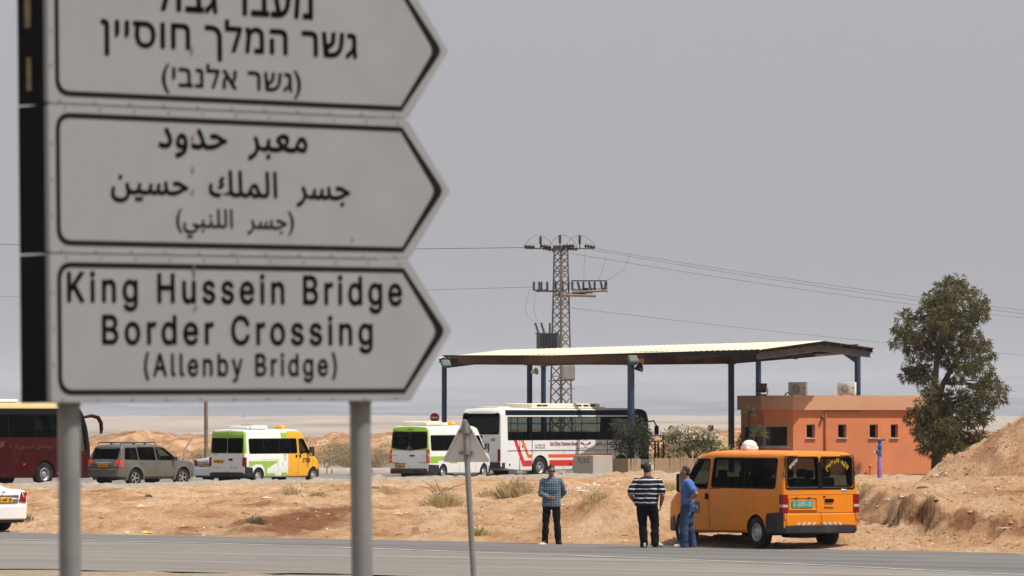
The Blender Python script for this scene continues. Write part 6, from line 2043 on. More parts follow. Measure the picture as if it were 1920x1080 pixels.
def check_mat(name, base, dark, light, period):
    m = bpy.data.materials.new(name); m.use_nodes = True
    nt = m.node_tree; p = nt.nodes['Principled BSDF']; p.inputs['Roughness'].default_value = .9; p.inputs['Specular IOR Level'].default_value = .15
    tc = nod(nt, 'ShaderNodeTexCoord'); sp = nod(nt, 'ShaderNodeSeparateXYZ'); nt.links.new(tc.outputs['Object'], sp.inputs[0])

    def line(axis, fr, off):
        ad = nod(nt, 'ShaderNodeMath', operation='ADD'); ad.inputs[1].default_value = 10 + off; nt.links.new(sp.outputs[axis], ad.inputs[0])
        md = nod(nt, 'ShaderNodeMath', operation='MODULO'); md.inputs[1].default_value = period; nt.links.new(ad.outputs[0], md.inputs[0])
        lt = nod(nt, 'ShaderNodeMath', operation='LESS_THAN'); lt.inputs[1].default_value = period * fr; nt.links.new(md.outputs[0], lt.inputs[0]); return lt.outputs[0]
    cur = None
    for ax, fr, off, col, f in (('X', .45, 0, dark, .75), ('Z', .45, 0, dark, .6), ('X', .14, .03, light, .7), ('Z', .14, .03, light, .6)):
        mx = nod(nt, 'ShaderNodeMix', data_type='RGBA'); mx.inputs['B'].default_value = (*col, 1)
        ml = nod(nt, 'ShaderNodeMath', operation='MULTIPLY'); ml.inputs[1].default_value = f; nt.links.new(line(ax, fr, off), ml.inputs[0]); nt.links.new(ml.outputs[0], mx.inputs['Factor'])
        if cur is None: mx.inputs['A'].default_value = (*base, 1)
        else: nt.links.new(cur, mx.inputs['A'])
        cur = mx.outputs['Result']
    nt.links.new(cur, p.inputs['Base Color'])
    return m


SKIN = mat('skin', (.26, .125, .075), .6, var=.10, scale=14)
HAIR = mat('hair', (.012, .010, .009), .7, var=.3, scale=60)
EYEW = mat('eye_white', (.6, .58, .55), .3, var=.02)


def person(label, loc, rz, S):
    """S: joints in metres; x to the person's right, y forward"""
    V = Vector
    root = empty('person', loc, rz, label, 'person')
    H = S['head']; hc = V(H); f = V(S.get('face', (0, 1, 0))).normalized(); up = V(S.get('headup', (0, 0, 1))).normalized(); rt = f.cross(up).normalized(); up = rt.cross(f)
    HM = Matrix((( rt.x, f.x, up.x, hc.x), (rt.y, f.y, up.y, hc.y), (rt.z, f.z, up.z, hc.z), (0, 0, 0, 1)))
    hs = S.get('headsize', 1.0)
    g = S.get('girth', 1.0)
    # ---- the body: one surface from crown to sole
    b = MB()
    b.ball((0, -.006, .02), (.074 * hs, .096 * hs, .100 * hs), M=HM, nu=20, nv=14)
    b.ball((0, .022, -.055), (.056 * hs, .066 * hs, .066 * hs), M=HM, nu=16, nv=12)
    b.ball((0, .070, -.098), (.026, .022, .018), M=HM)
    capsule(b, HM @ V((0, .090, .012)), HM @ V((0, .112, -.030)), .010, .016, 8)
    for s_ in (-1, 1):
        capsule(b, HM @ V((s_ * .03, .082, .036)), HM @ V((s_ * .052, .070, .034)), .010, .009, 8)
        b.ball((s_ * .078 * hs, -.004, -.008), (.011, .022, .034), M=HM)
        b.ball((s_ * .042, .062, -.03), (.022, .02, .02), M=HM)
    capsule(b, HM @ V((-.022, .088, -.066)), HM @ V((.022, .088, -.066)), .009, .009, 8)
    nk = V(S['neck'])
    capsule(b, nk - V((0, 0, .06)), HM @ V((0, -.02, -.05)), .066 * g * g, .058 * g * g)
    rings(b, [(r_[0], r_[1], r_[2], r_[3] * .86, r_[4] * .86) for r_ in S['torso']])
    for s_ in ('l', 'r'):
        sh, el, wr = V(S['sh_' + s_]), V(S['el_' + s_]), V(S['wr_' + s_])
        chain(b, [sh, sh + (el - sh) * .5, el, el + (wr - el) * .35, wr], [.056 * g, .050 * g, .042 * g, .042 * g, .029])
        hd = S['hand_' + s_]; hand(b, wr, *hd)
        hp, kn, an = V(S['hip_' + s_]), V(S['kn_' + s_]), V(S['an_' + s_])
        chain(b, [hp, kn, kn + (an - kn) * .35, an], [.085 * g, .058, .056, .040])
        ft = V(S['toe_' + s_]); capsule(b, an - V((0, 0, .03)), ft, .040, .030)
    fuse(b, 'body', SKIN, root, .0075, 3)
    for s_ in (-1, 1):
        e = MB(); e.ball((s_ * .032, .083, .018), (.013, .010, .010), M=HM); e.build('eye', EYEW, root, 60)
    # ---- hair
    hr = MB(); ln = S.get('hair', .012)
    hr.ball((0, -.022, .036), (.0755 * hs + ln * .25, .094 * hs + ln * .5, .090 * hs + ln), M=HM, nu=20, nv=14)
    hr.ball((0, -.050, -.020), (.070 * hs, .060 * hs, .075 * hs), M=HM, nu=16, nv=12)
    fuse(hr, 'hair', HAIR, root, .009, 2, .010, 40, 2)
    # ---- trousers
    t = MB(); tg = S.get('leg', 1.0)
    rings(t, S['hips'])
    for s_ in ('l', 'r'):
        hp, kn, an = V(S['hip_' + s_]), V(S['kn_' + s_]), V(S['an_' + s_])
        cf = an + (kn - an).normalized() * S.get('cuff', -.02)
        chain(t, [hp, hp + (kn - hp) * .5, kn, kn + (an - kn) * .5, cf], [.108 * tg, .100 * tg, .086 * tg, .082 * tg, .078 * tg])
    fuse(t, 'trousers', S['trousers'], root, .014, 5, .022, 8, 5)
    # ---- shirt
    t = MB(); rings(t, S['torso'])
    for s_ in ('l', 'r'):
        sh, el, wr = V(S['sh_' + s_]), V(S['el_' + s_]), V(S['wr_' + s_])
        if S['sleeve'] == 'long':
            chain(t, [sh, sh + (el - sh) * .5, el, el + (wr - el) * .5, wr - (wr - el).normalized() * .02], [.080, .068, .060, .056, .046])
        else:
            e = sh + (el - sh) * S.get('sleeve_len', .8)
            capsule(t, sh, e, .080 * g, .082 * g)
    so_ = fuse(t, 'shirt', S['shirt'], root, .013, 5, .016, 9, 9)
    if 'collar' in S:
        c = MB(); M4 = Matrix.Translation(nk + V((0, .005, -.012)))
        c.lathe([(.060 * g, .045), (.075 * g, .03), (.088 * g, -.015), (.078 * g, -.02), (.058 * g, .03), (.060 * g, .045)], 20, 0, M4)
        c.build('collar', S['collar'], root, 50)
    # ---- shoes
    for s_ in ('l', 'r'):
        an, ft = V(S['an_' + s_]), V(S['toe_' + s_]); d = (ft - an); d.z = 0; d.normalize()
        sh = MB(); heel = V((an.x, an.y, ft.z)) - d * .045
        chain(sh, [heel + V((0, 0, .012)), heel + d * .12 + V((0, 0, .014)), ft + d * .012 + V((0, 0, -.002))], [.043, .046, .036])
        capsule(sh, heel + V((0, 0, .05)), heel + d * .06 + V((0, 0, .045)), .040, .040)
        so_ = fuse(sh, 'shoe', S['shoe'], root, .010, 3)
    if S.get('glasses'):
        gl = MB()
        for s_ in (-1, 1):
            gl.ball((s_ * .036, .096, .016), (.032, .008, .023), M=HM)
            gl.tube([HM @ V((s_ * .066, .088, .022)), HM @ V((s_ * .084, .04, .022)), HM @ V((s_ * .084, -.01, .012))], .004, 6)
        gl.tube([HM @ V((-.012, .104, .02)), HM @ V((.012, .104, .02))], .004, 6)
        gl.build('sunglasses', mat('sunglass_black', (.006, .006, .007), .15), root, 50)
    return root


p = gnd(1034, 1020.5, 0)
person('man in blue checked shirt and sunglasses facing the camera at the road edge', (p.x, p.y, ROAD_Z + .004), R(174), dict(
    head=(.0, .035, 1.622), face=(-.25, 1, -.22), neck=(0, 0, 1.47), torso=[(0, .0, .83, .215, .140), (0, 0, .93, .205, .138), (0, .0, 1.08, .195, .135), (0, .005, 1.24, .205, .140), (0, 0, 1.36, .205, .128), (0, -.005, 1.43, .165, .105), (0, 0, 1.475, .085, .075)],
    hips=[(0, 0, .78, .16, .11), (0, 0, .88, .180, .122), (0, 0, .99, .172, .118)],
    sh_r=(.185, -.01, 1.385), el_r=(.235, .05, 1.115), wr_r=(.055, .20, 1.035), hand_r=((-1, .25, -.12), (0, 0, 1), (0, -1, 0), .55),
    sh_l=(-.185, -.01, 1.385), el_l=(-.265, -.13, 1.15), wr_l=(-.13, -.17, .99), hand_l=((.8, .1, -.5), (0, -.2, 1), (0, 1, 0), .6),
    hip_r=(.10, 0, .86), kn_r=(.125, .02, .48), an_r=(.140, -.01, .085), toe_r=(.175, .15, .032),
    hip_l=(-.10, 0, .86), kn_l=(-.120, .02, .48), an_l=(-.150, -.01, .085), toe_l=(-.215, .14, .032),
    shirt=check_mat('checked_cotton', (.10, .145, .195), (.035, .055, .09), (.26, .32, .38), .052), trousers=mat('black_denim', (.010, .011, .015), .95, var=.3, scale=5, spec=.08), sleeve='long',
    shoe=mat('black_leather', (.012, .011, .010), .5), collar=check_mat('collar_check', (.10, .145, .195), (.035, .055, .09), (.26, .32, .38), .052), glasses=True, hair=.016, leg=.92))

p = gnd(1214, 1027, 0)
person('heavy man in navy and white striped polo shirt seen from behind on the road', (p.x, p.y, ROAD_Z + .004), R(-8), dict(
    head=(.0, .05, 1.690), face=(.30, 1, -.05), neck=(0, .0, 1.52), headsize=1.06, girth=1.12,
    torso=[(-.03, .01, .90, .245, .185), (-.03, .015, 1.0, .262, .200), (-.02, .015, 1.14, .262, .195), (-.01, .0, 1.28, .262, .175), (0, -.01, 1.40, .255, .155), (0, -.01, 1.475, .205, .125), (0, 0, 1.525, .10, .085)],
    hips=[(-.02, 0, .80, .21, .15), (-.02, 0, .92, .225, .165), (-.02, 0, 1.02, .22, .16)],
    sh_r=(.245, -.01, 1.42), el_r=(.335, -.05, 1.13), wr_r=(.275, .12, .91), hand_r=((-.15, .5, -.8), (0, .8, .3), (-1, 0, 0), .5),
    sh_l=(-.245, -.01, 1.42), el_l=(-.375, -.08, 1.15), wr_l=(-.25, .12, .93), hand_l=((.2, .5, -.8), (0, .8, .3), (1, 0, 0), .5),
    hip_r=(.115, 0, .88), kn_r=(.155, .06, .50), an_r=(.155, .02, .12), toe_r=(.285, .09, .055),
    hip_l=(-.13, 0, .88), kn_l=(-.100, .02, .48), an_l=(-.065, -.03, .085), toe_l=(-.10, .15, .032),
    shirt=stripes_mat('striped_jersey', (.010, .012, .022), (.52, .53, .55), .098, .27), trousers=mat('black_trousers', (.008, .009, .012), .95, var=.3, scale=5, spec=.06), sleeve='short', sleeve_len=.72,
    shoe=mat('pale_sneaker', (.42, .40, .38), .7), collar=mat('dark_collar', (.03, .018, .018), .9), hair=.010, leg=1.12))

p = gnd(1290, 1026.5, 0)
person('man in blue T-shirt and baggy jeans, hand on hip, at the orange minibus door', (p.x, p.y, ROAD_Z + .004), R(82), dict(
    head=(.0, .065, 1.625), face=(.1, 1, -.05), neck=(0, .01, 1.47),
    torso=[(0, .01, .86, .195, .150), (0, .01, .96, .195, .152), (0, .015, 1.10, .190, .145), (0, .005, 1.24, .200, .140), (0, -.01, 1.36, .200, .130), (0, -.01, 1.43, .160, .105), (0, .0, 1.475, .085, .075)],
    hips=[(0, .0, .76, .17, .135), (0, 0, .88, .182, .145), (0, 0, .99, .175, .14)],
    sh_r=(.185, -.01, 1.385), el_r=(.285, -.16, 1.15), wr_r=(.185, .03, .985), hand_r=((-.3, .7, -.4), (0, 0, 1), (-1, 0, 0), .5),
    sh_l=(-.185, -.02, 1.385), el_l=(-.270, -.21, 1.155), wr_l=(-.195, .0, .99), hand_l=((.3, .8, -.35), (0, .2, 1), (1, 0, 0), .5),
    hip_r=(.095, .0, .86), kn_r=(.11, -.02, .47), an_r=(.11, -.085, .085), toe_r=(.13, .07, .032),
    hip_l=(-.095, .02, .86), kn_l=(-.11, .07, .47), an_l=(-.12, .085, .085), toe_l=(-.16, .25, .032),
    shirt=mat('blue_tshirt', (.055, .13, .36), .9, var=.12, scale=5), trousers=mat('blue_jeans', (.018, .040, .105), .9, var=.45, scale=4, dirt=(.07, .12, .22), dirt_amt=.5, dirt_scale=3), sleeve='short', sleeve_len=.62,
    shoe=mat('white_sneaker', (.55, .54, .52), .7), hair=.006, leg=1.15, cuff=-.045))
# ------------------------------------------------------------------ plants
def ground_hit(px, py):
    """the first ground point on the line of sight through a photo pixel"""
    Yv = np.linspace(89, 330, 6000); d = at(px, py, 100.0)
    Xv = d.x / 100 * Yv; Zv = EYE + (d.z - EYE) / 100 * Yv
    hit = np.nonzero(Zv <= height(Xv, Yv))[0]
    k = hit[0] if len(hit) else len(Yv) - 1
    return Vector((Xv[k], Yv[k], Zv[k]))


def leaf_mat(name, dark, light, trans=.25):
    m = bpy.data.materials.new(name); m.use_nodes = True
    nt = m.node_tree; p = nt.nodes['Principled BSDF']; p.inputs['Roughness'].default_value = .65; p.inputs['Specular IOR Level'].default_value = .25
    geo = nod(nt, 'ShaderNodeNewGeometry'); tc = nod(nt, 'ShaderNodeTexCoord')
    nz = nod(nt, 'ShaderNodeTexNoise'); nz.inputs['Scale'].default_value = 1.4; nz.inputs['Detail'].default_value = 3; nt.links.new(tc.outputs['Object'], nz.inputs['Vector'])
    ad = nod(nt, 'ShaderNodeMath', operation='MULTIPLY_ADD'); ad.inputs[1].default_value = .55; nt.links.new(geo.outputs['Random Per Island'], ad.inputs[0]); nt.links.new(nz.outputs['Fac'], ad.inputs[2])
    c = ramp_cols(nt, ad.outputs[0], [(.35, dark), (.95, light)])
    nt.links.new(c, p.inputs['Base Color'])
    tr = nod(nt, 'ShaderNodeBsdfTranslucent'); nt.links.new(c, tr.inputs['Color'])
    mx = nod(nt, 'ShaderNodeMixShader'); mx.inputs[0].default_value = trans
    nt.links.new(p.outputs[0], mx.inputs[1]); nt.links.new(tr.outputs[0], mx.inputs[2])
    nt.links.new(mx.outputs[0], nt.nodes['Material Output'].inputs['Surface'])
    return m


BARK = mat('bark', (.075, .05, .033), .95, var=.35, scale=5, bump=.6, bscale=14)


def leafquad(mb, p, d, ln, w, m=0, bend=.3):
    d = d.normalized(); s_ = d.cross(Vector((RND.uniform(-1, 1), RND.uniform(-1, 1), RND.uniform(-1, 1))))
    if s_.length < 1e-4: s_ = d.orthogonal()
    s_.normalize(); n = d.cross(s_)
    mid = p + d * ln * .5; tip = p + d * ln - Vector((0, 0, bend * ln * .5))
    mb.add([p - s_ * w * .35, p + s_ * w * .35, mid + s_ * w * .5, tip, mid - s_ * w * .5], [(0, 1, 2, 3, 4)], m)


def rdir():
    while True:
        v = Vector((RND.uniform(-1, 1), RND.uniform(-1, 1), RND.uniform(-1, 1)))
        if .05 < v.length < 1: return v.normalized()


def big_tree():
    Y = 240.0
    b = at(1757, 886, Y); b.z = hz(b.x, Y) - .1
    root = empty('tree', b, 0, 'tall dark feathery tree growing at the right end of the orange building', 'tree')
    cl = [(1793, 530, 17), (1775, 545, 24), (1758, 562, 24), (1792, 565, 27), (1743, 582, 22), (1812, 545, 12), (1835, 562, 16), (1832, 587, 20), (1802, 600, 28), (1770, 602, 28), (1746, 612, 22), (1842, 577, 9),
          (1700, 597, 17), (1690, 620, 17), (1713, 622, 20), (1679, 642, 10), (1705, 650, 16), (1730, 640, 18), (1760, 640, 27), (1800, 640, 27), (1830, 640, 22), (1851, 662, 15), (1841, 690, 20), (1815, 680, 22), (1775, 668, 20),
          (1740, 662, 18), (1714, 692, 20), (1698, 702, 13), (1730, 702, 20), (1743, 722, 17), (1795, 703, 18), (1840, 722, 20), (1861, 716, 15), (1881, 730, 10), (1866, 745, 16), (1846, 757, 17), (1825, 742, 20), (1792, 745, 18),
          (1738, 762, 22), (1718, 782, 19), (1760, 780, 26), (1792, 782, 24), (1822, 782, 22), (1846, 786, 14), (1728, 810, 17), (1755, 815, 24), (1786, 815, 20), (1815, 815, 22), (1841, 820, 12), (1800, 847, 14), (1824, 842, 14), (1752, 845, 15), (1733, 838, 12), (1750, 742, 18), (1766, 765, 18), (1768, 830, 18), (1745, 826, 17), (1774, 800, 20), (1735, 788, 16), (1812, 762, 16), (1830, 830, 16), (1792, 832, 16), (1768, 848, 12)]
    lm = leaf_mat('feathery_foliage', (.024, .026, .010), (.155, .142, .050))
    mb = MB(); lb = MB()
    P = lambda px, py, dy: at(px, py, Y + dy) - b
    trunk = [P(1757, 888, 0), P(1757, 850, .0), P(1756, 800, .1), P(1757, 760, 0), P(1753, 715, -.1), P(1758, 660, .1), P(1770, 600, 0), P(1782, 550, 0)]
    lb.tube(trunk, [.31, .25, .22, .20, .16, .12, .08, .03], 12)
    fork = [P(1757, 765, 0), P(1768, 720, .3), P(1785, 690, .5), P(1810, 650, .6), P(1828, 600, .5)]
    lb.tube(fork, [.17, .13, .11, .08, .03], 10)
    joints = trunk[2:] + fork[1:]
    for px, py, r in cl:
        dy = RND.uniform(-1.5, 1.5) if py < 735 else RND.uniform(-1.7, .6)
        c = P(px, py, dy); rr = r / F * Y
        below = [j for j in joints if j.z < c.z + .4] or joints[:1]
        j = min(below, key=lambda q: (q - c).length)
        mid = (j + c) / 2 + Vector((0, 0, .12))
        lb.tube([j, mid, c, c + (c - mid) * .4], [.05, .035, .022, .008], 6)
        for k in range(5):
            e = c + rdir() * rr * .8; lb.tube([c, (c + e) / 2 + Vector((0, 0, .05)), e], [.016, .011, .005], 5)
        n = int(600 * (rr / .5) ** 2)
        # sprays: bundles of needles round twig ends
        for k in range(max(8, n // 9)):
            d0 = rdir(); t = RND.random() ** .42
            q = c + Vector((d0.x * rr * 1.12, d0.y * rr * 1.25, d0.z * rr * 1.02)) * t
            dd = (d0 + Vector((0, 0, -.25)) + rdir() * .6).normalized()
            for i in range(9):
                leafquad(mb, q + rdir() * .09, (dd + rdir() * .65), RND.uniform(.12, .28), RND.uniform(.028, .05), 0, .5)
    mb.build('crown', lm, root, 0, fix=False); lb.build('trunk', BARK, root, 50)


big_tree()


def bush(name, label, cat, base, w, h, d, n, lm, ll=(.08, .16), lw=.05, group=None, stems=8, flowers=None, holes=.35, lean=0.0, blobs=9):
    b = Vector(base)
    root = empty(name, b, 0, label, cat, group)
    mb = MB(); sb = MB()
    bl = []
    for k in range(blobs):
        bl.append((Vector((RND.uniform(-.38, .38) * w, RND.uniform(-.38, .38) * d, h * RND.uniform(.30, .80))), RND.uniform(.18, .30)))
    for c, r in bl:
        sb.tube([(c.x * .1, c.y * .1, -.05), (c.x * .5, c.y * .5, c.z * .55), tuple(c)], [.022, .016, .006], 5)
        for k in range(n // blobs):
            d0 = rdir(); t = RND.random() ** .5
            q = c + Vector((d0.x * w * r, d0.y * d * r, d0.z * h * r)) * t
            if q.z < .02: continue
            leafquad(mb, q, d0 + Vector((0, 0, .3)) + rdir() * .7, RND.uniform(*ll), lw * RND.uniform(.7, 1.2))
    mb.build('foliage', lm, root, 0, fix=False); sb.build('stem', BARK, root, 50)
    if flowers:
        fb = MB()
        for c, r in bl:
            for k in range(flowers // blobs):
                d0 = rdir(); d0.z = abs(d0.z) * .8; d0.y = -abs(d0.y)
                q = c + Vector((d0.x * w * r, d0.y * d * r, d0.z * h * r)) * RND.uniform(.85, 1.1)
                for i in range(4):
                    leafquad(fb, q + rdir() * .02, rdir() + Vector((0, -.3, .4)), RND.uniform(.07, .12), .085, 0, 0)
        fo = fb.build('blossom', mat('white_blossom', (.62, .58, .46), .7, var=.15, scale=9), root, 0, fix=False)
        fo['kind'] = 'stuff'
    return root


G_DARK = leaf_mat('oleander_leaf', (.06, .085, .03), (.20, .235, .085))
G_GREY = leaf_mat('dusty_leaf', (.022, .032, .018), (.085, .10, .05))
G_DRY = leaf_mat('dry_stalk', (.36, .28, .14), (.62, .51, .30), .3)
G_SCRUB = leaf_mat('grey_scrub', (.15, .12, .065), (.36, .30, .185), .2)
G_SPIKE = leaf_mat('spiky_leaf', (.16, .21, .06), (.50, .50, .22))
G_FRESH = leaf_mat('fresh_leaf', (.09, .12, .03), (.24, .26, .08))

p = at(1299, 860, 232.6)
bush('flowering_bush', 'white flowering oleander bush overflowing the long brown planter', 'bush', (p.x, p.y, p.z - .05), 2.5, 1.5, 1.0, 3400, G_DARK, (.09, .17), .04, flowers=620, blobs=18)
p = at(1178, 862, 236.3)
bush('leafy_bush', 'dusty grey green bush round the blue canopy post in front of the bus', 'bush', (p.x, p.y, p.z - .1), 2.0, 2.15, .9, 2700, G_GREY, (.08, .15), .05, blobs=13)


def spiky(label, base, h, r, n, droop=.3, w=.05, stem=0.0, name='spiky_plant', lm=None):
    b = Vector(base); root = empty(name, b, 0, label, 'plant')
    mb = MB()
    for k in range(n):
        a = RND.random() * 2 * math.pi; el = R(RND.uniform(-15 if stem else 15, 88))
        d = Vector((math.cos(a) * math.cos(el), math.sin(a) * math.cos(el), math.sin(el))); ln = r * RND.uniform(.7, 1.05) * (.8 + .5 * math.sin(el) * (h / max(r, .1) - 1 if not stem else 0))
        s_ = d.cross(Vector((0, 0, 1)))
        s_ = s_.normalized() if s_.length > .01 else Vector((1, 0, 0))
        p0 = Vector((0, 0, stem)); p1 = p0 + d * ln * .5 + Vector((0, 0, .02)); p2 = p0 + d * ln - Vector((0, 0, droop * ln * math.cos(el)))
        mb.add([p0 - s_ * w * .4, p0 + s_ * w * .4, p1 + s_ * w * .5, p2, p1 - s_ * w * .5], [(0, 1, 2, 3, 4)])
    mb.build('leaf_rosette', lm or G_SPIKE, root, 0, fix=False)
    sb = MB()
    if stem: sb.tube([(0, 0, -.1), (.03, 0, stem * .5), (0, 0, stem)], [.045, .035, .035], 8)
    else: sb.cyl((0, 0, -.05), (0, 0, .12), .08, .05, 8)
    sb.build('stem', BARK, root, 50)


p = at(1359, 858, 233); spiky('bright green sword leaved clump right of the flowering bush', (p.x, p.y, p.z), 1.1, .75, 110, .25, .05)
p = at(1377, 860, 234); spiky('small sword leaved clump at the foot of the black canopy post', (p.x, p.y, p.z), .8, .5, 50, .25, .04)
p = at(1404, 774, 242.3); z0 = hz(p.x, p.y); spiky('tall yucca with its head against the orange parapet', (p.x, p.y, z0), .6, .58, 90, .3, .07, p.z - z0, 'yucca')
p = at(1422, 812, 242.0); z0 = hz(p.x, p.y); spiky('shorter yucca with its head in front of the corner window', (p.x, p.y, z0), .6, .70, 110, .3, .07, p.z - z0, 'yucca')
# dark upright plant and the dry orange one near the post
p = at(1333, 850, 233.4)
root = empty('upright_plant', (p.x, p.y, p.z - .3), 0, 'dark narrow upright plant rising out of the white flowering bush', 'plant')
mb = MB()
for k in range(420):
    t = RND.random(); a = RND.random() * 6.283; r_ = .16 * (1 - t * .75)
    leafquad(mb, Vector((math.cos(a) * r_, math.sin(a) * r_, .3 + t * 1.25)), Vector((math.cos(a), math.sin(a), .9)), .12, .035)
mb.build('foliage', leaf_mat('dark_needles', (.02, .016, .012), (.06, .045, .03)), root, 0, fix=False); MB().tube([(0, 0, -.2), (0, 0, 1.6)], [.03, .01], 6).build('stem', BARK, root)
p = at(1391, 835, 243.0); zb = hz(p.x, p.y)
bush('dry_bush', 'dry reddish leaved bush between the black canopy post and corner window', 'bush', (p.x, p.y, zb + .5), .8, 1.6, .6, 420, leaf_mat('dry_leaf', (.12, .05, .02), (.32, .20, .09)), (.09, .16), .06, blobs=7)
p = at(1253, 838, 252); zb = hz(p.x, p.y)
bush('scrub_bush', 'pale olive bush behind the white flowering bush by the brown post', 'bush', (p.x, p.y, zb), 1.6, 1.75, 1.0, 700, G_FRESH, (.08, .16), .04, blobs=8)


def tuft(label, px, py, w, h, n, lm, group=None, name='grass_tuft', cat='grass tuft', z=.3, Y=None):
    if Y is None:
        q = ground_hit(px, py)
    else: q = at(px, py, Y)
    zb = hz(q.x, q.y) - .03
    mb = MB()
    for k in range(n):
        x, y_ = RND.gauss(0, .24) * w, RND.gauss(0, .24) * w
        d = Vector((x / w * 1.5 + RND.gauss(0, .32), y_ / w * 1.2 + RND.gauss(0, .3), 1.1)).normalized()
        ln = h * RND.uniform(.45, 1.08) * (1 - .5 * min(1, abs(x) / w * 1.6))
        s_ = d.cross(rdir()).normalized() * RND.uniform(.004, .011) * (1 + h)
        p0 = Vector((x, y_, 0)); p1 = p0 + d * ln * .6; p2 = p0 + d * ln + Vector((RND.gauss(0, .08), RND.gauss(0, .08), -.05)) * ln
        mb.add([p0 - s_, p0 + s_, p1 + s_ * .7, p2, p1 - s_ * .7], [(0, 1, 2, 3, 4)])
        if k % 3 == 0:
            for i in range(3):
                t = RND.uniform(.4, .95); q0 = p0 + d * ln * t; leafquad(mb, q0, d + rdir() * .9, ln * .28, .012 * (1 + h))
    o = mb.build(name, lm, None, 0, loc=(q.x, q.y, zb), fix=False)
    tag(o, label, cat, group)
    return o


tuft('large dry straw tuft between the leaning pole and the man in checked shirt', 966, 930, 1.0, .62, 520, G_DRY)
tuft('dry straw tuft just left of the leaning sign pole', 830, 948, .95, .50, 460, G_DRY)
tuft('dry tuft on the crest below the yellow front of the shuttle van', 542, 926, .55, .32, 160, G_DRY)
tuft('low tuft beside the dark red earth left of the right grey sign post', 478, 982, .60, .28, 160, leaf_mat('olive_tuft', (.14, .12, .06), (.28, .25, .13)))
tuft('thin dry tuft just right of the right grey sign post', 722, 925, .6, .30, 110, G_DRY)
tuft('pale dry tuft right behind the leaning sign pole', 912, 930, .6, .30, 120, G_DRY)
tuft('small yellow green weed at the road edge right of the leaning pole', 897, 1004, .16, .34, 40, leaf_mat('weed', (.20, .20, .04), (.40, .38, .10)))
tuft('sparse weed near the road edge left of the man in checked shirt', 914, 1004, .2, .26, 26, G_DRY)
tuft('dry tuft behind the litter between the two standing men', 1120, 935, .7, .25, 150, G_DRY)
tuft('dry tuft right of the striped man near the minibus nose', 1253, 920, .7, .40, 170, G_DRY)
tuft('green weed under the tail of the white saloon', 52, 975, .3, .22, 60, G_FRESH)
tuft('dry grass tuft to the right of the orange minibus', 1622, 918, .9, .28, 160, G_DRY)
tuft('low green tuft on the crest left of the right grey sign post', 600, 930, .8, .16, 130, G_FRESH)
# dead branch near the triangle sign
q = ground_hit(824, 932); zb = hz(q.x, q.y)
mb = MB()
for k in range(7):
    a = RND.uniform(-.9, .9); e = Vector((a, RND.uniform(-.3, .3), RND.uniform(.1, .55)))
    mb.tube([(RND.uniform(-.1, .1), 0, 0), e * .5 + Vector((0, 0, .08)), e], [.016, .012, .005], 5)
tag(mb.build('dead_branch', mat('dead_wood', (.16, .10, .065), .9, var=.2), None, 40, loc=(q.x, q.y, zb)), 'bare dead branch lying on the sand left of the triangle sign', 'branch')

# scrub growing along the banks behind the far road
LBL = 'dry grey scrub bush at the foot of the sand bank behind the far road'


def scrub(px, py, Y, w, h, lm):
    q = at(px, py, Y); zb = hz(q.x, Y) - .05; mb = MB()
    bl = [(Vector((RND.gauss(0, .26) * w, RND.gauss(0, .2) * w, h * RND.uniform(.2, .62))), RND.uniform(.16, .30)) for _ in range(7)]
    for c, r in bl:
        mb.tube([(c.x * .2, c.y * .2, -.05), tuple(c)], [.012, .005], 4)
        for k in range(190):
            d0 = rdir(); p0 = c + Vector((d0.x * w * r, d0.y * w * r, d0.z * h * r * 1.3)) * RND.random() ** .6
            if p0.z < 0: continue
            leafquad(mb, p0, d0 + Vector((0, 0, .45)) + rdir() * .7, RND.uniform(.06, .17), RND.uniform(.012, .035))
    tag(mb.build('scrub_bush', lm, None, 0, loc=(q.x, Y, zb), fix=False), LBL, 'bush', 'dry scrub bushes on the bank behind the far road')


for (px, py, Y, w, h) in [(612, 880, 271, 2.6, 1.0), (640, 872, 276, 3.0, 1.5), (670, 868, 279, 2.8, 1.5), (700, 878, 275, 3.0, 1.3), (725, 884, 270, 2.2, .9), (652, 884, 268, 2.4, .8), (688, 880, 282, 3.2, 1.6), (372, 862, 279, 2.8, 1.2),
                          (405, 860, 282, 2.4, 1.1), (350, 866, 277, 2.2, .9), (745, 872, 277, 2.4, 1.1), (1268, 846, 282, 2.4, 1.1), (1220, 850, 277, 2.0, .9), (585, 870, 280, 2.4, 1.0), (625, 872, 283, 3.0, 1.6),
                          (1362, 838, 282, 2.2, 1.0), (1850, 850, 278, 2.6, 1.1), (1890, 855, 274, 2.6, 1.2), (712, 880, 266, 1.8, .6), (668, 880, 265, 1.8, .6)]:
    scrub(px, py, Y, w, h, G_SCRUB)


# ------------------------------------------------------------------ stones, clods, litter
def stones(name, n, region, smin, smax, material, seed, kind='stuff'):
    rr = random.Random(seed); mb = MB()
    for k in range(n):
        q = region(rr)
        if q is None: continue
        x, y_ = q
        z = hz_fast(x, y_)
        s_ = smin + (smax - smin) * rr.random() ** 3.2
        pts = [(rr.uniform(.7, 1.2) * s_, 0, 0), (0, rr.uniform(.7, 1.2) * s_, 0), (-rr.uniform(.7, 1.2) * s_, 0, 0), (0, -rr.uniform(.7, 1.2) * s_, 0), (rr.uniform(-.2, .2) * s_, 0, rr.uniform(.4, .8) * s_), (0, 0, -.4 * s_)]
        a = rr.random() * 6.28; M4 = Matrix.Translation((x, y_, z)) @ Matrix.Rotation(a, 4, 'Z')
        mb.add(pts, [(0, 1, 4), (1, 2, 4), (2, 3, 4), (3, 0, 4), (1, 0, 5), (2, 1, 5), (3, 2, 5), (0, 3, 5)], 0, M4)
    return tag(mb.build(name, material, None, 0, fix=False), kind=kind)


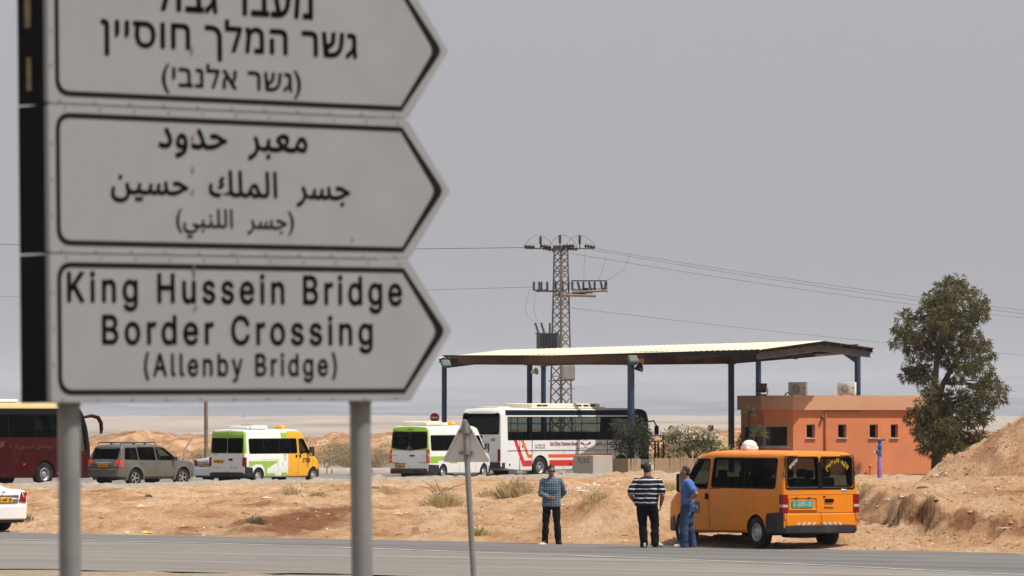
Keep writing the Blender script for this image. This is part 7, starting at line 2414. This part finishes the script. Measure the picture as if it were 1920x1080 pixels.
from mathutils.bvhtree import BVHTree
_g = bpy.data.objects['ground'].data
_xs_lookup = XX; _ys_lookup = ys


def hz_fast(x, y_):
    i = int(np.clip(np.searchsorted(ys, y_) - 1, 0, len(ys) - 2)); j = int(np.clip(np.searchsorted(XX[i], x) - 1, 0, XX.shape[1] - 2))
    t = (y_ - ys[i]) / (ys[i + 1] - ys[i]); u = (x - XX[i, j]) / (XX[i, j + 1] - XX[i, j])
    return float((ZZ[i, j] * (1 - u) + ZZ[i, j + 1] * u) * (1 - t) + (ZZ[i + 1, j] * (1 - u) + ZZ[i + 1, j + 1] * u) * t)


def verge_region(rr):
    px = rr.uniform(-150, 2100); Y = 104 + 125 * rr.random() ** 1.4; x = (px - 960) / F * Y
    e = np.interp(x, EDGE_X, EDGE_Y); f_ = np.interp(x, FARN_X, FARN_Y)
    if Y < e + .1 or Y > f_ - 1: return None
    return x, Y


def bank_region(rr):
    x = rr.uniform(7.0, 17); Y = rr.uniform(106, 150)
    if Y < np.interp(x, EDGE_X, EDGE_Y) + .2: return None
    return x, Y


def trash_region(rr):
    q = gnd(rr.gauss(1110, 60), rr.gauss(925, 7), .3); return q.x, q.y


stones('pale_gravel', 4200, verge_region, .012, .09, mat('stone_pale', (.50, .36, .24), .95, var=.25, scale=.9), 1)
stones('dark_gravel', 3600, verge_region, .012, .10, mat('stone_dark', (.26, .15, .085), .95, var=.3, scale=.9), 2)
stones('soil_clods', 3800, bank_region, .012, .085, mat('clod', (.33, .18, .095), .95, var=.3, scale=.9), 3)
stones('rubble', 260, trash_region, .02, .11, mat('rubble_pale', (.55, .49, .42), .9, var=.3, scale=3), 4)


def scrap(label, px, py, w, h, material, seed, name='litter', cat='litter'):
    q = ground_hit(px, py)
    rr = random.Random(seed); mb = MB(); n = 6
    vs = [(w * (i / n - .5) + rr.uniform(-.02, .02), (j / n - .5) * w * .7 + rr.uniform(-.02, .02), h * .45 * rr.random() * math.sin(math.pi * i / n) * math.sin(math.pi * j / n) + .006) for i in range(n + 1) for j in range(n + 1)]
    fs = [(i * (n + 1) + j, (i + 1) * (n + 1) + j, (i + 1) * (n + 1) + j + 1, i * (n + 1) + j + 1) for i in range(n) for j in range(n)]
    m = len(vs); vs += [(x, y_, z - .004) for x, y_, z in vs]
    fs += [tuple(m + k for k in reversed(f)) for f in fs]
    mb.add(vs, fs)
    z = max(hz_fast(q.x, q.y), ROAD_Z + .006 if abs(hz_fast(q.x, q.y) - ROAD_Z) < .04 else -9)
    tag(mb.build(name, material, None, 40, loc=(q.x, q.y, z), fix=False), label, cat)


wl = mat('white_litter', (.52, .47, .41), .7, var=.1); yl = mat('yellow_litter', (.62, .55, .06), .6, var=.1); bl_ = mat('black_litter', (.02, .018, .016), .8)
scrap('crumpled white paper on the road before the man in checked shirt', 1017, 1024, .20, .12, wl, 1)
scrap('yellow plastic litter at the road edge left of the right sign post', 274, 999, .30, .12, yl, 2)
scrap('white plastic bag snagged in the tuft left of the leaning pole', 836, 928, .18, .40, wl, 3)
scrap('white rag among rubble between the two standing men', 1092, 921, .45, .12, wl, 4)
scrap('white scrap at the foot of the large straw tuft', 950, 930, .30, .14, wl, 5)
scrap('white scrap on the sand below the yellow van front', 500, 934, .32, .12, wl, 6)
scrap('pale rubble scrap on the sand below the silver off-roader', 262, 949, .26, .15, wl, 7)
scrap('white scrap at the road edge left of the yellow litter', 240, 999, .20, .06, wl, 8)
scrap('small white scrap on the road edge beside the dirt bank', 1722, 1031, .14, .06, wl, 9)
scrap('black lump on the sand below the rear of the off-roader', 277, 931, .26, .34, bl_, 10, 'dark_lump', 'lump')
scrap('flat grey stone on top of the dirt bank', 1884, 981, .34, .10, mat('flat_stone', (.34, .30, .26), .9), 11, 'flat_stone', 'stone')
scrap('small dark stone on the dirt bank below the purple standpipe', 1731, 915, .28, .14, mat('dark_stone', (.12, .09, .07), .9), 12, 'stone', 'stone')
